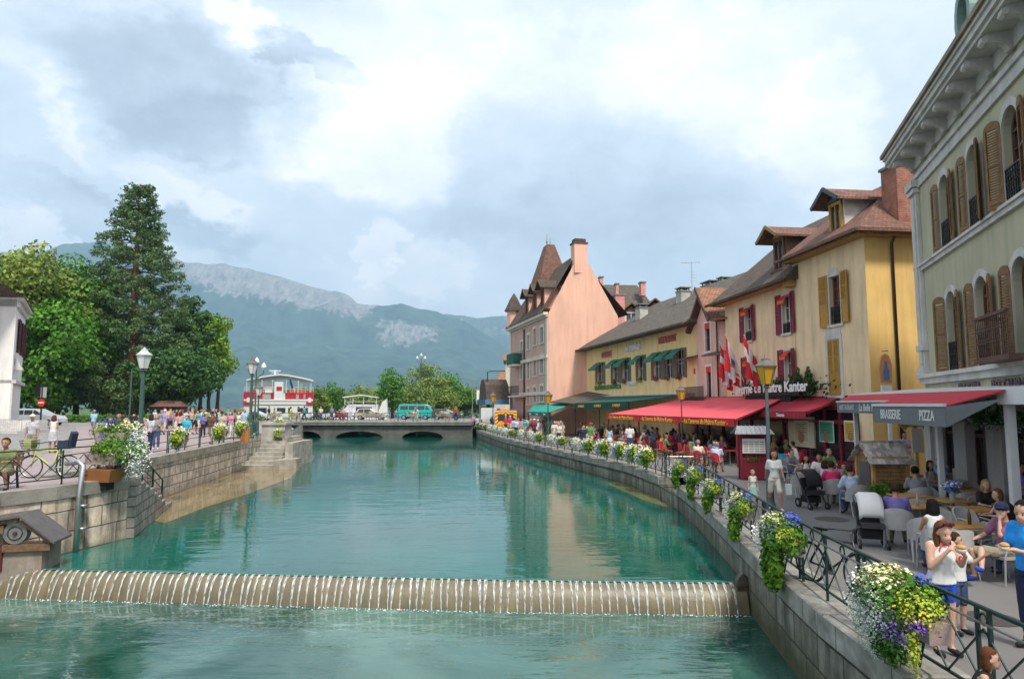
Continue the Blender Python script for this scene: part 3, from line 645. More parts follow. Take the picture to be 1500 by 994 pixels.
def window(par, a, b, c, d, fm, dep=.2, arch=0, nx=2, nz=3, t=.05, y=0, name='window', pane=GLASS):
    mb = MB(); Y = y+dep-.07
    mb.b2(a+.0, a+t, Y, Y+.06, c, d-arch); mb.b2(b-t, b, Y, Y+.06, c, d-arch); mb.b2(a+t, b-t, Y, Y+.06, c, c+t)
    if arch:
        n = 8; P = [((a+b)/2-(b-a)/2*math.cos(math.pi*k/n), d-arch+arch*math.sin(math.pi*k/n)) for k in range(n+1)]
        mb.tube([(p[0],Y+.03,p[1]) for p in P], t*.6, 4); mb.b2(a+t, b-t, Y, Y+.06, d-arch-t/2, d-arch+t/2)
    else: mb.b2(a+t, b-t, Y, Y+.06, d-t, d)
    for i in range(1, nx): x = a+(b-a)*i/nx; mb.b2(x-t*.45, x+t*.45, Y+.01, Y+.055, c+t, d-arch-t if not arch else d-.05)
    for i in range(1, nz): z = c+(d-arch-c)*i/nz; mb.b2(a+t, b-t, Y+.015, Y+.05, z-t*.3, z+t*.3)
    w = mb.build(name, fm, par)
    g = MB(); g.quad((a,Y+.065,c),(b,Y+.065,c),(b,Y+.065,d),(a,Y+.065,d)); g.build('pane', pane, w)
    return w
def shutter(par, x, z0, z1, w, m, side, angle=8, arch=0, solid=.35, nsl=0):
    """one louvred leaf folded back on the wall; side -1 hinged at its right edge"""
    mb = MB(); t = .045; f = .07; zt = z1-arch
    mb.b2(0, f, -t, 0, z0, zt); mb.b2(w-f, w, -t, 0, z0, zt); mb.b2(f, w-f, -t, 0, z0, z0+.1)
    zs = z0+(zt-z0)*solid
    mb.b2(f, w-f, -t, 0, zs-.05, zs+.05); zm = (zs+zt)/2; mb.b2(f, w-f, -t+.004, -.004, zm-.03, zm+.03)
    if solid > .12: mb.b2(f, w-f, -t+.015, -.01, z0+.1, zs-.05)
    if arch:
        n = 6; P = [(w*(1-math.cos(math.pi/2*(k/n)*1.0)) if 0 else w/2-w/2*math.cos(math.pi*k/n), zt-.04+arch*math.sin(math.pi*k/n)) for k in range(n+1)]
        for p, q in zip(P, P[1:]): mb.yprism([(p[0],zt-.05),(q[0],zt-.05),(q[0],q[1]),(p[0],p[1])], -t, 0)
    else: mb.b2(f, w-f, -t, 0, zt-.07, zt)
    n = nsl or max(6, int((zt-zs)/.075))
    for i in range(n):
        z = zs+.06+(zt-.08-zs-.06)*(i+.5)/n; h = (zt-zs)/n
        mb.add([(f,-t,z-h*.42),(w-f,-t,z-h*.42),(w-f,-.004,z+h*.34),(f,-.004,z+h*.34),(f,-t+.012,z-h*.5),(w-f,-t+.012,z-h*.5),(w-f,-.004,z+h*.2),(f,-.004,z+h*.2)], [(0,1,2,3),(7,6,5,4),(0,4,5,1)])
    o = mb.build('shutter', m, par)
    a = math.radians(angle)
    if side < 0: o.location = (x-w*math.cos(a), -.02-w*math.sin(a), 0); o.rotation_euler = (0,0,a)
    else: o.location = (x, -.03, 0); o.rotation_euler = (0,0,-a)
    return o
def guard(par, a, b, z, h, m, y=-.02, n=None, fancy=False):
    mb = MB(); n = n or max(4, int((b-a)/.12)); mb.b2(a, b, y-.025, y+.015, z+h-.03, z+h+.01); mb.b2(a, b, y-.015, y+.01, z+.06, z+.08)
    for i in range(n+1): x = a+(b-a)*i/n; mb.b2(x-.012, x+.012, y-.015, y+.01, z, z+h)
    if fancy:
        for i in range(n): x = a+(b-a)*(i+.5)/n; mb.ring((x,y,z+h*.3), .05, .013, 'y', 8); mb.ring((x,y,z+h*.6), .05, .013, 'y', 8); mb.ring((x,y,z+h*.82), .04, .012, 'y', 8)
    return mb.build('guard_rail', m, par)
def surround(mb, a, b, c, d, w, arch=0, y=-.04, sill=True, th=None):
    t = -y if th is None else th
    mb.b2(a-w, a, y, y+t-.003, c, d-arch); mb.b2(b, b+w, y, y+t-.003, c, d-arch)
    if sill: mb.b2(a-w*1.15, b+w*1.15, y-.05, y+t-.003, c-.12, c)
    if arch:
        n = 10; cx = (a+b)/2; r = (b-a)/2
        P = [(math.cos(math.pi*k/n), math.sin(math.pi*k/n)) for k in range(n+1)]
        for p, q in zip(P, P[1:]): mb.yprism([(cx+r*p[0],d-arch+arch*p[1]),(cx+r*q[0],d-arch+arch*q[1]),(cx+(r+w)*q[0],d-arch+(arch+w)*q[1]),(cx+(r+w)*p[0],d-arch+(arch+w)*p[1])][::-1], y, y+t-.003)
    else: mb.b2(a-w, b+w, y, y+t-.003, d, d+w)
    return mb
def pipe(par, pts, r=.05, m=None): return MB().tube(pts, r, 8).build('drainpipe', m or flat('brown_metal', (.07,.05,.045), .5, .4), par, True)
def chimney(par, x, y, z0, z1, w, d, m, capm=None, pots=0, pot=None):
    mb = MB(); mb.b2(x-w/2, x+w/2, y-d/2, y+d/2, z0, z1); o = mb.build('chimney', m, par)
    c = MB(); c.b2(x-w/2-.06, x+w/2+.06, y-d/2-.06, y+d/2+.06, z1, z1+.1)
    for sx in (-1,0,1):
        for sy in (-1,1): c.b2(x+sx*w*.4-.05, x+sx*w*.4+.05, y+sy*d*.4-.05, y+sy*d*.4+.05, z1+.1, z1+.32)
    c.b2(x-w/2-.08, x+w/2+.08, y-d/2-.08, y+d/2+.08, z1+.32, z1+.39); c.build('cap', capm or mat('chimney_cap', (.22,.21,.19)), o)
    return o

tileB = brick('roof_tile_brown', (.15,.105,.08), (.10,.075,.06), (.05,.038,.032), .19, .17, .012, stain=.35, stcol=(.06,.06,.045), bump=1, nscale=.8, streaks=(.6,.6))
tileR = brick('roof_tile_red', (.27,.13,.09), (.19,.095,.07), (.08,.05,.04), .20, .17, .014, stain=.35, stcol=(.14,.10,.08), bump=1, streaks=(.6,.6))
tileO = brick('roof_tile_orange', (.42,.19,.10), (.30,.15,.09), (.12,.07,.05), .22, .2, .016, stain=.35, stcol=(.2,.13,.1), bump=1, streaks=(.6,.6))
tileG = brick('roof_tile_grey', (.16,.135,.11), (.12,.10,.085), (.06,.05,.045), .2, .18, .012, stain=.4, stcol=(.08,.085,.06), bump=1, streaks=(.5,.5))
IRON = flat('black_iron', (.012,.012,.013), .5, .3)
STO = mat('facade_stone', (.56,.53,.50), .8, .15, 2, .3, 14, streak=.5, dirt=(.24,.22,.20))
RST = flat('red_trim', (.19,.010,.024), .6)
CURT = mat('curtain', (.55,.54,.50), .8, .25, 6, 0, aniso=(8,1,.3), streak=.4)
FR_W = flat('frame_white', (.66,.65,.62), .6)
def litpane(c=(.04,.035,.03)): return GLASS

# ---------------------------------------------------------------- green brasserie building (nearest, right edge)
FA = Fac((14.5,24), (-.31,-1)); z = ZR
A = empty('green_building', FA.o, FA.rz, 'pale green stone trimmed building with arched windows and brown shutters', 'building')
plG = mat('plaster_green', (.46,.43,.30), .9, .14, .6, .25, 30, streak=.6, dirt=(.24,.25,.17))
brsh = mat('shutter_brown', (.20,.10,.03), .6, .3, 6, .2, 30)
xsA = [3.42+2.585*k for k in range(5)]; winA = []
for x in xsA:
    winA.append((x-.5, x+.5, 8.74, 11.02, .5)); winA.append((x-.5, x+.5, 4.95, 7.36, .5))
gdA = [(x-.85, x+.85, ZR, 3.75, .6) for x in (1.9,4.7,7.5,10.3,13.1)]
mb = MB(); wall_open(mb, 0, 16, 4.05, 12.2, winA, .3); mb.quad((0,9,ZR),(0,0,ZR),(0,0,12.2),(0,9,12.2)); mb.quad((16,0,ZR),(16,9,ZR),(16,9,12.2),(16,0,12.2)); mb.quad((16,9,ZR),(0,9,ZR),(0,9,12.2),(16,9,12.2))
mb.build('wall', plG, A)
mb = MB(); wall_open(mb, 0, 16, ZR, 4.05, gdA, .5)
mb.b2(0, 16, .5, .6, ZR, 4.05); mb.build('ground_floor_wall', mat('pale_stone', (.40,.38,.36), .85, .15, 1.2, .4, 14, streak=.5, dirt=(.24,.22,.2)), A)
for x in (1.9,4.7,7.5,10.3,13.1):
    d = MB(); d.b2(x-.85, x-.75, .25, .33, ZR, 3.15); d.b2(x+.75, x+.85, .25, .33, ZR, 3.15); d.b2(x-.05, x+.05, .25, .33, ZR, 3.15); d.b2(x-.75, x+.75, .25, .33, 2.95, 3.05); d.b2(x-.75,x+.75,.25,.33,ZR,ZR+.4)
    dd = d.build('door', mat('dark_door_wood', (.06,.025,.015), .5), A); g = MB(); g.quad((x-.8,.34,ZR),(x+.8,.34,ZR),(x+.8,.34,3.7),(x-.8,.34,3.7)); g.build('pane', GLASS, dd)
for i, (a, b, c, d, ar) in enumerate(winA):
    w = window(A, a, b, c, d, mat('frame_brown', (.13,.06,.035)), .24, .5, 2, 4, .05)
    mb = MB(); surround(mb, a, b, c, d, .2, .5, -.05, False); mb.build('window_surround', STO, A)
    if not (i//2 == 2 and i % 2): guard(A, a+.02, b-.02, c, .85, IRON, -.01, 7, True)
    for sd in (-1, 1):
        an = 10 if (i+sd) % 3 else 26
        shutter(A, a-.03 if sd < 0 else b+.03, c-.02, d-.02, .5, brsh, sd, an, .22, .08, 26)
mb = MB()
mb.b2(-.1, 16, -.10, -.003, 8.52, 8.72); mb.b2(-.06, 16, -.16, -.003, 8.66, 8.74)
mb.b2(-.12, 16, -.14, -.003, 4.6, 4.88); mb.b2(-.14, 16, -.26, -.003, 4.80, 4.92); mb.b2(-.1,16,-.06,-.003,4.0,4.12)
mb.b2(-.03, .62, -.12, -.004, 4.92, 11.6); mb.b2(.12,.46,-.17,-.12,5.3,11.2); mb.b2(-.1,.68,-.2,-.004,4.92,5.2); mb.b2(-.1,.68,-.2,-.004,5.75,5.95); mb.b2(-.1,.7,-.22,-.004,11.3,11.45); mb.b2(-.14,.74,-.27,-.004,11.5,11.75)
mb.b2(-.12,-.003,-.12,.7,4.92,11.6); mb.b2(-.03,.62,-.1,-.004,ZR,4.0)
mb.b2(0, 16, -.08, -.005, 11.45, 11.52); mb.b2(0, 16, -.12, -.005, 11.8, 11.95); mb.b2(0,16,-.05,-.006,11.52,11.8)
mb.build('cornice', STO, A)
mb = MB()   # deep eaves
mb.b2(-.5, 16, -.70, 0, 12.62, 12.74); mb.b2(-.56, 16, -.78, -.5, 12.74, 12.9); mb.b2(-.6, 16, -.84, -.5, 12.9, 13.02); mb.b2(-.5,0,0,9,12.62,12.74); mb.b2(-.56,-.4,-.5,9,12.74,13.0)
mb.b2(-.02,16,-.06,-.004,12.2,12.62); mb.b2(0,16,0,.3,12.2,12.62); mb.b2(-.06,0,0,9,12.2,12.62)
mb.build('eaves', STO, A)
mb = MB(); mb.b2(-.64, 16, -.92, -.80, 13.0, 13.14); mb.add([(-.62,-.86,13.03),(16,-.86,13.03),(16,4.5,16.0),(3.5,4.5,16.0),(-.62,9,13.03),(16,9,13.03)], [(0,1,2,3),(4,0,3),(4,3,2,5)])
mb.build('roof', mat('mossy_zinc', (.22,.19,.13), .7, .4, 2, .4, 12, streak=.7, dirt=(.30,.17,.05), aniso=(.6,2,2)), A)
def corbel(x, y, par, rz=0):
    mb = MB(); P = [(0,0),(0,-.75),(-.12,-.72),(-.25,-.52),(-.45,-.40),(-.7,-.38),(-.9,-.42),(-1.0,-.34),(-1.0,-.15),(-.9,-.08),(-.85,0)]
    # side profile: scroll bracket, thick at the wall and curling at its nose
    mb.xprism([(p[0], p[1]) for p in P], -.13, .13); mb.tube([(-.17,-.9,-.27),(.17,-.9,-.27)], .12, 10); mb.tube([(-.16,-.1,-.68),(.16,-.1,-.68)], .07, 8)
    o = mb.build('corbel', STO, par); o.location = (x, y, 12.62); o.rotation_euler = (0,0,rz); o.scale = (.8,.64,.62); return o
for k in range(12): corbel(.35+1.25*k, -.06, A)
for k in range(5): corbel(-.06, .25+1.1*k, A, -math.pi/2)
# round dormer
mb = MB(); cx, cz = FA.uz(1424,22,0)
O = [(cx+.62*math.cos(a*math.pi/8), cz+.85*math.sin(a*math.pi/8)) for a in range(16)]; I = [(cx+.4*math.cos(a*math.pi/8), cz+.6*math.sin(a*math.pi/8)) for a in range(16)]
for k in range(16):
    j = (k+1)%16; mb.add([(O[k][0],-.25,O[k][1]),(O[j][0],-.25,O[j][1]),(I[j][0],-.25,I[j][1]),(I[k][0],-.25,I[k][1]),(O[k][0],1.6,O[k][1]),(O[j][0],1.6,O[j][1]),(I[j][0],.1,I[j][1]),(I[k][0],.1,I[k][1])], [(3,2,1,0),(0,1,5,4),(2,3,7,6)])
mb.b2(cx-.62, cx+.62, -.2, 1.5, 13.3, 14.4) if 0 else mb.b2(cx-.6, cx+.6, -.2, 1.5, cz-1.6, cz-.6)
dm = mb.build('dormer', mat('verdigris', (.20,.30,.28), .6, .2, 3), A); g = MB(); g.quad((cx-.5,.08,cz-.7),(cx+.5,.08,cz-.7),(cx+.5,.08,cz+.7),(cx-.5,.08,cz+.7)); g.build('pane', GLASS, dm)
mb = MB(); mb.b2(9.0-2.0+.0,10.6,-.9,0,4.75,4.92); 
bxa = xsA[2]; bal = MB(); bal.b2(bxa-1.1, bxa+1.1, -.75, -.05, 4.9, 5.02); bal.bar((bxa-1.0,-.7,6.0),(bxa+1.0,-.7,6.0),.07); bal.bar((bxa-1.0,-.7,6.0),(bxa-1.0,0,6.0),.07)
for i in range(17):
    x = bxa-1.0+2.0*i/16; bal.bar((x,-.7,5.02),(x,-.7,6.0),.02)
    if i < 16: bal.ring((x+.0625,-.7,5.4),.055,.012,'y',8); bal.ring((x+.0625,-.7,5.7),.055,.012,'y',8)
for i in range(6): bal.bar((bxa-1.0,-.7+.12*i,5.02),(bxa-1.0,-.7+.12*i,6.0),.02)
bal.build('balcony', mat('rusty_rail', (.10,.05,.035), .6), A)
LET = flat('letter_mauve', (.16,.12,.14), .6)
for body, px, w in (('PIZZERIA', 1421, 2.3), ('RESTAURANT', 1478, 2.9)):
    x = 4.6 if body == 'PIZZERIA' else 7.75
    text_obj('lettering', body, .50, LET, A, (x,-.03,4.34), (math.pi/2,0,0), .02, .92, 0, .006)
chimney(A, -3, 6, 5, 6, .1, .1, STO) if 0 else None

# ---------------------------------------------------------------- ochre building
FB = Fac((14.7,28), (.115,-1))
B = empty('ochre_building', FB.o, FB.rz, 'yellow ochre house with a red brick chimney and golden shutters', 'building')
plY = mat('plaster_ochre', (.74,.49,.17), .9, .14, .5, .25, 30, streak=.6, dirt=(.42,.29,.14))
plC = mat('plaster_cream', (.80,.58,.36), .9, .14, .6, .25, 30, streak=.7, dirt=(.42,.31,.19))
gold = mat('shutter_gold', (.42,.22,.035), .6, .15, 6, .15, 30)
wy1 = (-2.62, -1.82, 7.45, 9.62)
mb = MB(); wall_open(mb, -5.75, 0, ZR, 10.95, [wy1, (-2.95,-2.05,4.3,6.8)], .25); mb.quad((-5.75,7,ZR),(-5.75,0,ZR),(-5.75,0,10.95),(-5.75,7,10.95)); mb.build('wall', plC, B)
mb = MB(); mb.quad((0,0,ZR),(0,7,ZR),(0,7,10.95),(0,0,10.95)); mb.build('side_wall', plY, B)
window(B, *wy1, mat('frame_redwood', (.22,.07,.04)), .22, 0, 2, 4)
mb = MB(); surround(mb, *wy1, .17, 0, -.03, True); surround(mb, -2.95,-2.05,4.3,6.8, .2, 0, -.03, True); mb.b2(-3.1,-1.9,-.035,-.003,6.98,7.25); mb.add([(-2.55,-.03,9.79),(-1.9,-.03,9.79),(-1.95,-.03,9.95),(-2.22,-.03,10.02),(-2.5,-.03,9.95)],[(0,1,2,3,4)])
mb.build('window_surround', STO, B)
guard(B, wy1[0], wy1[1], wy1[2], .8, IRON, .03, 8, True)
shutter(B, wy1[0]-.12, 7.38, 9.75, .60, gold, -1, 6, 0, .42); shutter(B, wy1[1]+.12, 7.45, 9.72, .60, gold, 1, 8, 0, .42)
shutter(B, -2.5, 4.32, 6.78, .44, gold, -1, 0, 0, .38).location.y = .0; shutter(B, -2.5, 4.32, 6.78, .44, gold, 1, 0, 0, .38).location.y = .0
mb = MB(); mb.b2(-5.75, .45, -.55, 0, 10.86, 10.98); mb.b2(0,.45,0,7,10.86,10.98); mb.build('eaves', mat('ochre_wood', (.38,.21,.07), .7, .2, 6), B)
mb = MB(); mb.add([(-6.0,-.75,11.0),(.7,-.75,11.0),(.7,7.5,11.0),(-3.0,3.6,14.4),(-6.0,3.6,14.4),(-6.0,8,11)], [(0,1,3,4),(1,2,3),(3,2,5,4),(0,4,5)])
mb.b2(-6.0,.76,-.86,-.74,10.93,11.06); mb.b2(.66,.8,-.8,7.5,10.93,11.06)
mb.build('roof', tileR, B)
pipe(B, [(.06,1.2,ZR),(.06,1.2,10.6),(.3,1.2,10.9)], .06)
brk = brick('chimney_brick', (.42,.13,.07), (.32,.10,.06), (.30,.24,.2), .22, .075, .012, stain=.2, bump=.6)
mb = MB(); mb.b2(-.9,.1,1.55,2.6,11.3,14.0); mb.b2(-.9,.1,2.6,3.7,11.3,14.35); mb.b2(-.9,.1,3.7,7,11.2,14.75); ch = mb.build('chimney', brk, B)
mb = MB(); mb.b2(-.97,.17,1.48,2.58,14.0,14.12); mb.b2(-.97,.17,2.6,3.65,14.36,14.47); mb.b2(-.97,.17,3.68,7.1,14.76,14.86)
mb.lathe((-.4,4.3,14.86), [(.34,0),(.36,.1),(.3,.12),(.36,.22),(.3,.24),(.36,.34),(.3,.36),(.33,.46),(.1,.5)], 14); mb.lathe((-.4,3.0,14.47),[(.1,0),(.1,.25),(.18,.27),(.16,.36),(.04,.42)],10)
mb.build('cap', mat('cap_grey_green', (.17,.19,.16), .7, .3, 5), ch)
# dormer of the ochre house
def dormer(par, cx, y0, z0, w, h, ylen, side, roofm, trim, wm, slope=.62, over=.55):
    mb = MB(); mb.b2(cx-w/2, cx+w/2, y0+.06, y0+ylen, z0, z0+h); d = mb.build('dormer', side, par)
    zr = z0+h; hw = w/2+.45; rz_ = zr+slope*hw
    r = MB(); e = zr-.05
    for sx in (-1, 1):
        a = [(cx+sx*hw, y0-over, e),(cx, y0-over, rz_),(cx, y0+ylen+1.2, rz_),(cx+sx*hw, y0+ylen+.4, e)]
        r.slab(a if sx > 0 else a[::-1], .1)
    r.build('dormer_roof', roofm, d)
    t = MB()
    for sx in (-1, 1): t.bar((cx+sx*(hw+.02), y0-over-.03, e-.06), (cx, y0-over-.03, rz_-.03), .06, .18)
    t.yprism([(cx-w*.42, zr), (cx+w*.42, zr), (cx, zr+slope*w*.42)], y0-.1, y0+.04); t.build('bargeboard', trim, d)
    wn = MB(); wn.b2(cx-w*.42, cx-w*.30, y0-.04, y0+.05, z0+.05, zr-.05); wn.b2(cx+w*.30, cx+w*.42, y0-.04, y0+.05, z0+.05, zr-.05); wn.b2(cx-.03, cx+.03, y0-.03, y0+.05, z0+.05, zr-.1); wn.b2(cx-w*.42, cx+w*.42, y0-.05, y0+.05, zr-.18, zr-.03); wn.b2(cx-w*.5, cx+w*.5, y0-.2, y0+.05, z0-.06, z0+.05)
    wo = wn.build('window', wm, d); g = MB(); g.quad((cx-w*.3,y0+.045,z0+.05),(cx+w*.3,y0+.045,z0+.05),(cx+w*.3,y0+.045,zr-.18),(cx-w*.3,y0+.045,zr-.18)); g.build('pane', GLASS, wo)
    return d
dormer(B, -2.45, .35, 11.55, 1.15, 1.55, 3, mat('dormer_white', (.55,.53,.5)), tileR, flat('slate_trim', (.08,.085,.10)), gold, .6, .55)
chimney(B, -1.8, 3.5, 13.5, 14.4, .7, .6, STO)

# ---------------------------------------------------------------- cream tavern house with red shutters
FT = FB
T = empty('cream_building', FB.w(-13.8,0), FB.rz, 'cream tavern house with dark red shutters and a wooden dormer', 'building')
redsh = mat('shutter_red', (.20,.012,.04), .55, .15, 6, .1, 30)
redor = flat('red_blind', (.55,.035,.015), .7)
wT = [(2.75,3.55,7.5,9.4),(7.35,8.12,7.5,9.45),(7.45,8.05,4.75,6.5),(2.8,3.5,4.75,6.5)]
mb = MB(); wall_open(mb, 0, 8.05+.0, ZR, 10.0, [w for w in wT if w[1] < 8.05]+[(7.35,8.04,7.5,9.45),(7.45,8.04,4.75,6.5)], .22); 
mb = MB(); wT = [(2.7,3.45,7.5,9.4),(6.95,7.7,7.5,9.45),(7.0,7.6,4.75,6.6),(2.75,3.4,4.75,6.5)]
wall_open(mb, 0, 8.1, ZR, 10.0, wT, .22); mb.quad((0,7,ZR),(0,0,ZR),(0,0,10),(0,7,10)); mb.quad((8.1,0,9.9),(8.1,7,9.9),(8.1,7,10),(8.1,0,10)); mb.build('wall', plC, T)
mb = MB()
for w in wT: surround(mb, *w, .12, 0, -.03, True)
mb.build('window_surround', STO, T)
for w in wT:
    window(T, *w, FR_W, .2, 0, 2, 3, .05)
    shutter(T, w[0]-.1, w[2]-.04, w[3]+.08, .46, redsh, -1, 8, 0, .35); shutter(T, w[1]+.1, w[2]-.04, w[3]+.08, .46, redsh, 1, 12, 0, .35)
    b = MB(); b.slab([(w[0],-.02,w[3]-.02),(w[1],-.02,w[3]-.02),(w[1],-.30,w[3]-.28),(w[0],-.30,w[3]-.28)], .03); b.b2(w[0],w[1],-.31,-.28,w[3]-.48,w[3]-.28); bl = b.build('awning', redor, T)
    text_obj('lettering', 'Kanter', .2, flat('orange_print', (.75,.30,.05)), bl, ((w[0]+w[1])/2,-.32,w[3]-.38), ext=.003, bold=.004)
    if w[2] > 7: guard(T, w[0], w[1], w[2], .5, IRON, .0, 6, True)
mb = MB(); mb.b2(-.6, 8.25, -.55, 0, 9.92, 10.02); mb.b2(7.9,8.35,-.5,-.004,9.7,10.1); mb.build('eaves', MATS['ochre_wood'], T)
mb = MB(); mb.add([(-1.0,-.8,10.02),(8.6,-.8,10.05),(8.6,4.2,14.5),(.8,4.2,14.5),(-1,9,10),(8.6,9,10)], [(0,1,2,3),(4,0,3),(4,3,2,5),(1,5,2)]); mb.b2(-1,8.6,-.9,-.78,9.95,10.08)
mb.build('roof', tileB, T)
dormer(T, 6.35, .25, 10.9, 1.3, 1.75, 3, mat('dormer_board', (.17,.085,.055), .8, .3, 6), tileR, mat('trim_tan', (.30,.19,.09)), flat('win_brown', (.14,.06,.03)), .55, .7)
chimney(T, -.9, 5.4, 11, 13.6, .9, .8, mat('chimney_render', (.42,.40,.36), .9, .2, 2, .3)); 
# flower balcony and the sign board
mb = MB(); mb.b2(3.5,8.3,-.5,-.02,4.0,4.42); 
for i in range(20): mb.b2(3.5+.24*i, 3.54+.24*i, -.53, -.5, 4.0, 4.62)
mb.b2(3.5,8.3,-.54,-.5,4.58,4.64); mb.b2(-.2,5.4,-.52,-.45,4.05,4.6) if 0 else None
mb.build('flower_box', flat('balcony_dark', (.02,.016,.014)), T)
# ---------------------------------------------------------------- pink house with a gable
P = empty('pink_gabled_house', FB.w(-19.9,0), FB.rz, 'narrow salmon pink house with an open gable and orange tiles', 'building')
plP = mat('plaster_pink', (.68,.42,.33), .9, .10, .5, .25, 30, streak=.6, dirt=(.38,.24,.19))
wP = [(2.95,3.75,7.35,9.2),(3.0,3.75,4.2,6.35),(.55,1.15,4.3,6.35)]
mb = MB(); wall_open(mb, 0, 4.9, ZR, 9.6, wP, .2); mb.add([(1.6,0,9.6),(4.9,0,9.6),(4.9,0,9.62),(3.3,0,11.25)],[(0,1,2,3)]); mb.quad((4.9,0,ZR),(6.1,.9,ZR),(6.1,.9,9.6),(4.9,0,9.6)); mb.quad((4.9,-.0,9.6),(4.9,6,9.6),(3.3,6,11.2),(3.3,0,11.25))
mb.build('wall', plP, P)
mb = MB(); 
for w in wP: surround(mb, *w, .15, 0, -.03, True)
mb.build('window_surround', FR_W, P)
for w in wP:
    window(P, *w, flat('win_brown', (.14,.06,.03)), .18, 0, 2, 2); b = MB(); b.b2(w[0],w[1],-.05,.05,w[3]-.4,w[3]); b.build('awning', redor, P)
mb = MB(); mb.slab([(4.1+1.25,-.75,9.2),(3.3,-.75,11.55),(3.3,6,11.55),(5.35,6,9.2)],.12); mb.slab([(5.35,-.75,9.2),(6.6,.1,9.2),(6.6,6,10.5),(3.3,6,11.5)],.1); mb.build('roof', tileO, P)
mb = MB(); mb.slab([(3.3,-.35,11.55),(.6,-.35,8.9),(.6,6,8.9),(3.3,6,11.55)],.14); mb.build('roof', tileB, P)
mb = MB(); mb.bar((3.3,-.8,11.5),(5.4,-.8,9.1),.08,.22); mb.bar((3.3,-.42,11.48),(.6,-.42,8.85),.08,.16); mb.build('bargeboard', mat('gable_brown', (.12,.07,.055)), P)
pipe(P, [(4.95,-.08,4.4),(4.95,-.08,9.3)], .05); mb = MB(); mb.slab([(.0,-.9,7.0),(1.6,-.9,7.0),(1.6,0,7.25),(0,0,7.25)],.1); mb.slab([(4.4,-.9,7.0),(6.0,-.4,7.0),(6.0,.6,7.25),(4.7,0,7.25)],.1); mb.build('canopy', tileG, P)
guard(P, .2, 4.2, 4.1, .95, IRON, -.75, 30); mb = MB(); mb.b2(.2,4.2,-.8,-.02,4.0,4.1); 
for i in range(5): mb.lathe((1.6+.5*i,-.5,4.1), [(.15,0),(.2,.3),(.18,.3)], 8)
mb.build('balcony', mat('terracotta', (.28,.13,.09)), P)
wp4 = (.35+4.95, 6.0, 4.75, 6.5)
# ---------------------------------------------------------------- long yellow house (terrace with green awnings)
FD = Fac((12.5,46.8), (.21,-1))
D = empty('yellow_house', FD.w(-24,0), FD.rz, 'long yellow restaurant house with small green window awnings', 'building')
plD = mat('plaster_yellow', (.80,.57,.27), .9, .08, .5, .2, 30, streak=.65, dirt=(.40,.31,.16))
gbr = mat('shutter_greybrown', (.13,.105,.085), .7, .2, 6); grn = mat('awning_green', (.012,.15,.10), .7, .15, 4, .1)
wD = []
for xa, xb, ya, yb, in ((875,884,533,562),(898,906,527,556),(912,921,523,553),(935,943,519,548),(958,967,515,545),(974,984,512,543),(991,1001,508,540)):
    x0, z0 = FD.uz(xa, yb); x1, z1 = FD.uz(xb, ya); wD.append((x0+24, x1+24, 5.85, 7.85))
mb = MB(); wall_open(mb, 0, 24.4, ZR, 9.6, wD, .2); mb.quad((0,8,ZR),(0,0,ZR),(0,0,9.6),(0,8,9.6)); mb.quad((24.4,0,ZR),(24.4,8,ZR),(24.4,8,9.6),(24.4,0,9.6)); mb.build('wall', plD, D)
for i, w in enumerate(wD):
    window(D, *w, FR_W, .18, 0, 2, 2, .06); sw = .42
    if i not in (5,6): mb = MB(); mb.b2(w[0]-.06-sw, w[0]-.06, -.05, -.005, w[2]-.05, w[3]+.05); mb.build('shutter', gbr, D)
    mb = MB(); mb.b2(w[1]+.06, w[1]+.06+sw+(.0 if i not in (4,5) else .45), -.05, -.005, w[2]-.05, w[3]+.05); mb.build('shutter', gbr, D)
    b = MB(); b.add([(w[0]-.1,-.05,w[3]+.05),(w[1]+.1,-.05,w[3]+.05),(w[1]+.1,-.85,w[3]-.55),(w[0]-.1,-.85,w[3]-.55),(w[1]+.1,-.86,w[3]-.75),(w[0]-.1,-.86,w[3]-.75)], [(0,1,2,3),(3,2,4,5)])
    aw = b.build('awning', grn, D); sm = aw.modifiers.new('t', 'SOLIDIFY'); sm.thickness = .03
pk = flat('pink_petals', (.55,.03,.2)); rdp = flat('red_petals', (.5,.03,.03)); yel = flat('yellow_petals', (.75,.5,.02)); LEAF = mat('plant_leaf', (.06,.16,.02), .6, .3, 4, 0, island=.5)
def blossoms(name, c, ext, n, ms, par=None, leaf=LEAF, nl=None, size=.045, droop=0, kind=None):
    mb = MB(); ms_ = [leaf]+list(ms); c = Vector(c)
    for i in range((nl or n)+n):
        q = Vector((rnd.gauss(0,.42)*ext[0], rnd.gauss(0,.42)*ext[1], rnd.gauss(0,.42)*ext[2])); q.z -= droop*abs(q.y)*rnd.random()
        s = size*rnd.uniform(.6,1.5); 
        if i < (nl or n): mb.cur = 0
        else: mb.cur = 1+rnd.randrange(len(ms)); q *= 1.15; s *= .8
        u = Vector((rnd.gauss(0,1),rnd.gauss(0,1),rnd.gauss(0,1))).normalized(); v = u.orthogonal().normalized(); k = u.cross(v)
        p = c+q; mb.add([p-v*s, p+k*s*.6, p+v*s, p-k*s*.6], [(0,1,2,3)])
    return mb.build(name, ms_, par)
for i, w in enumerate(wD):
    c = (((w[0]+w[1])/2), -.15, w[2]+.05)
    blossoms('flower_box_plants', c, (.38,.15,.2), 60, [[yel],[rdp],[pk],[mat('orange_petals', (.6,.25,.03)),yel],[pk],[pk],[pk,rdp]][i], D, size=.09)
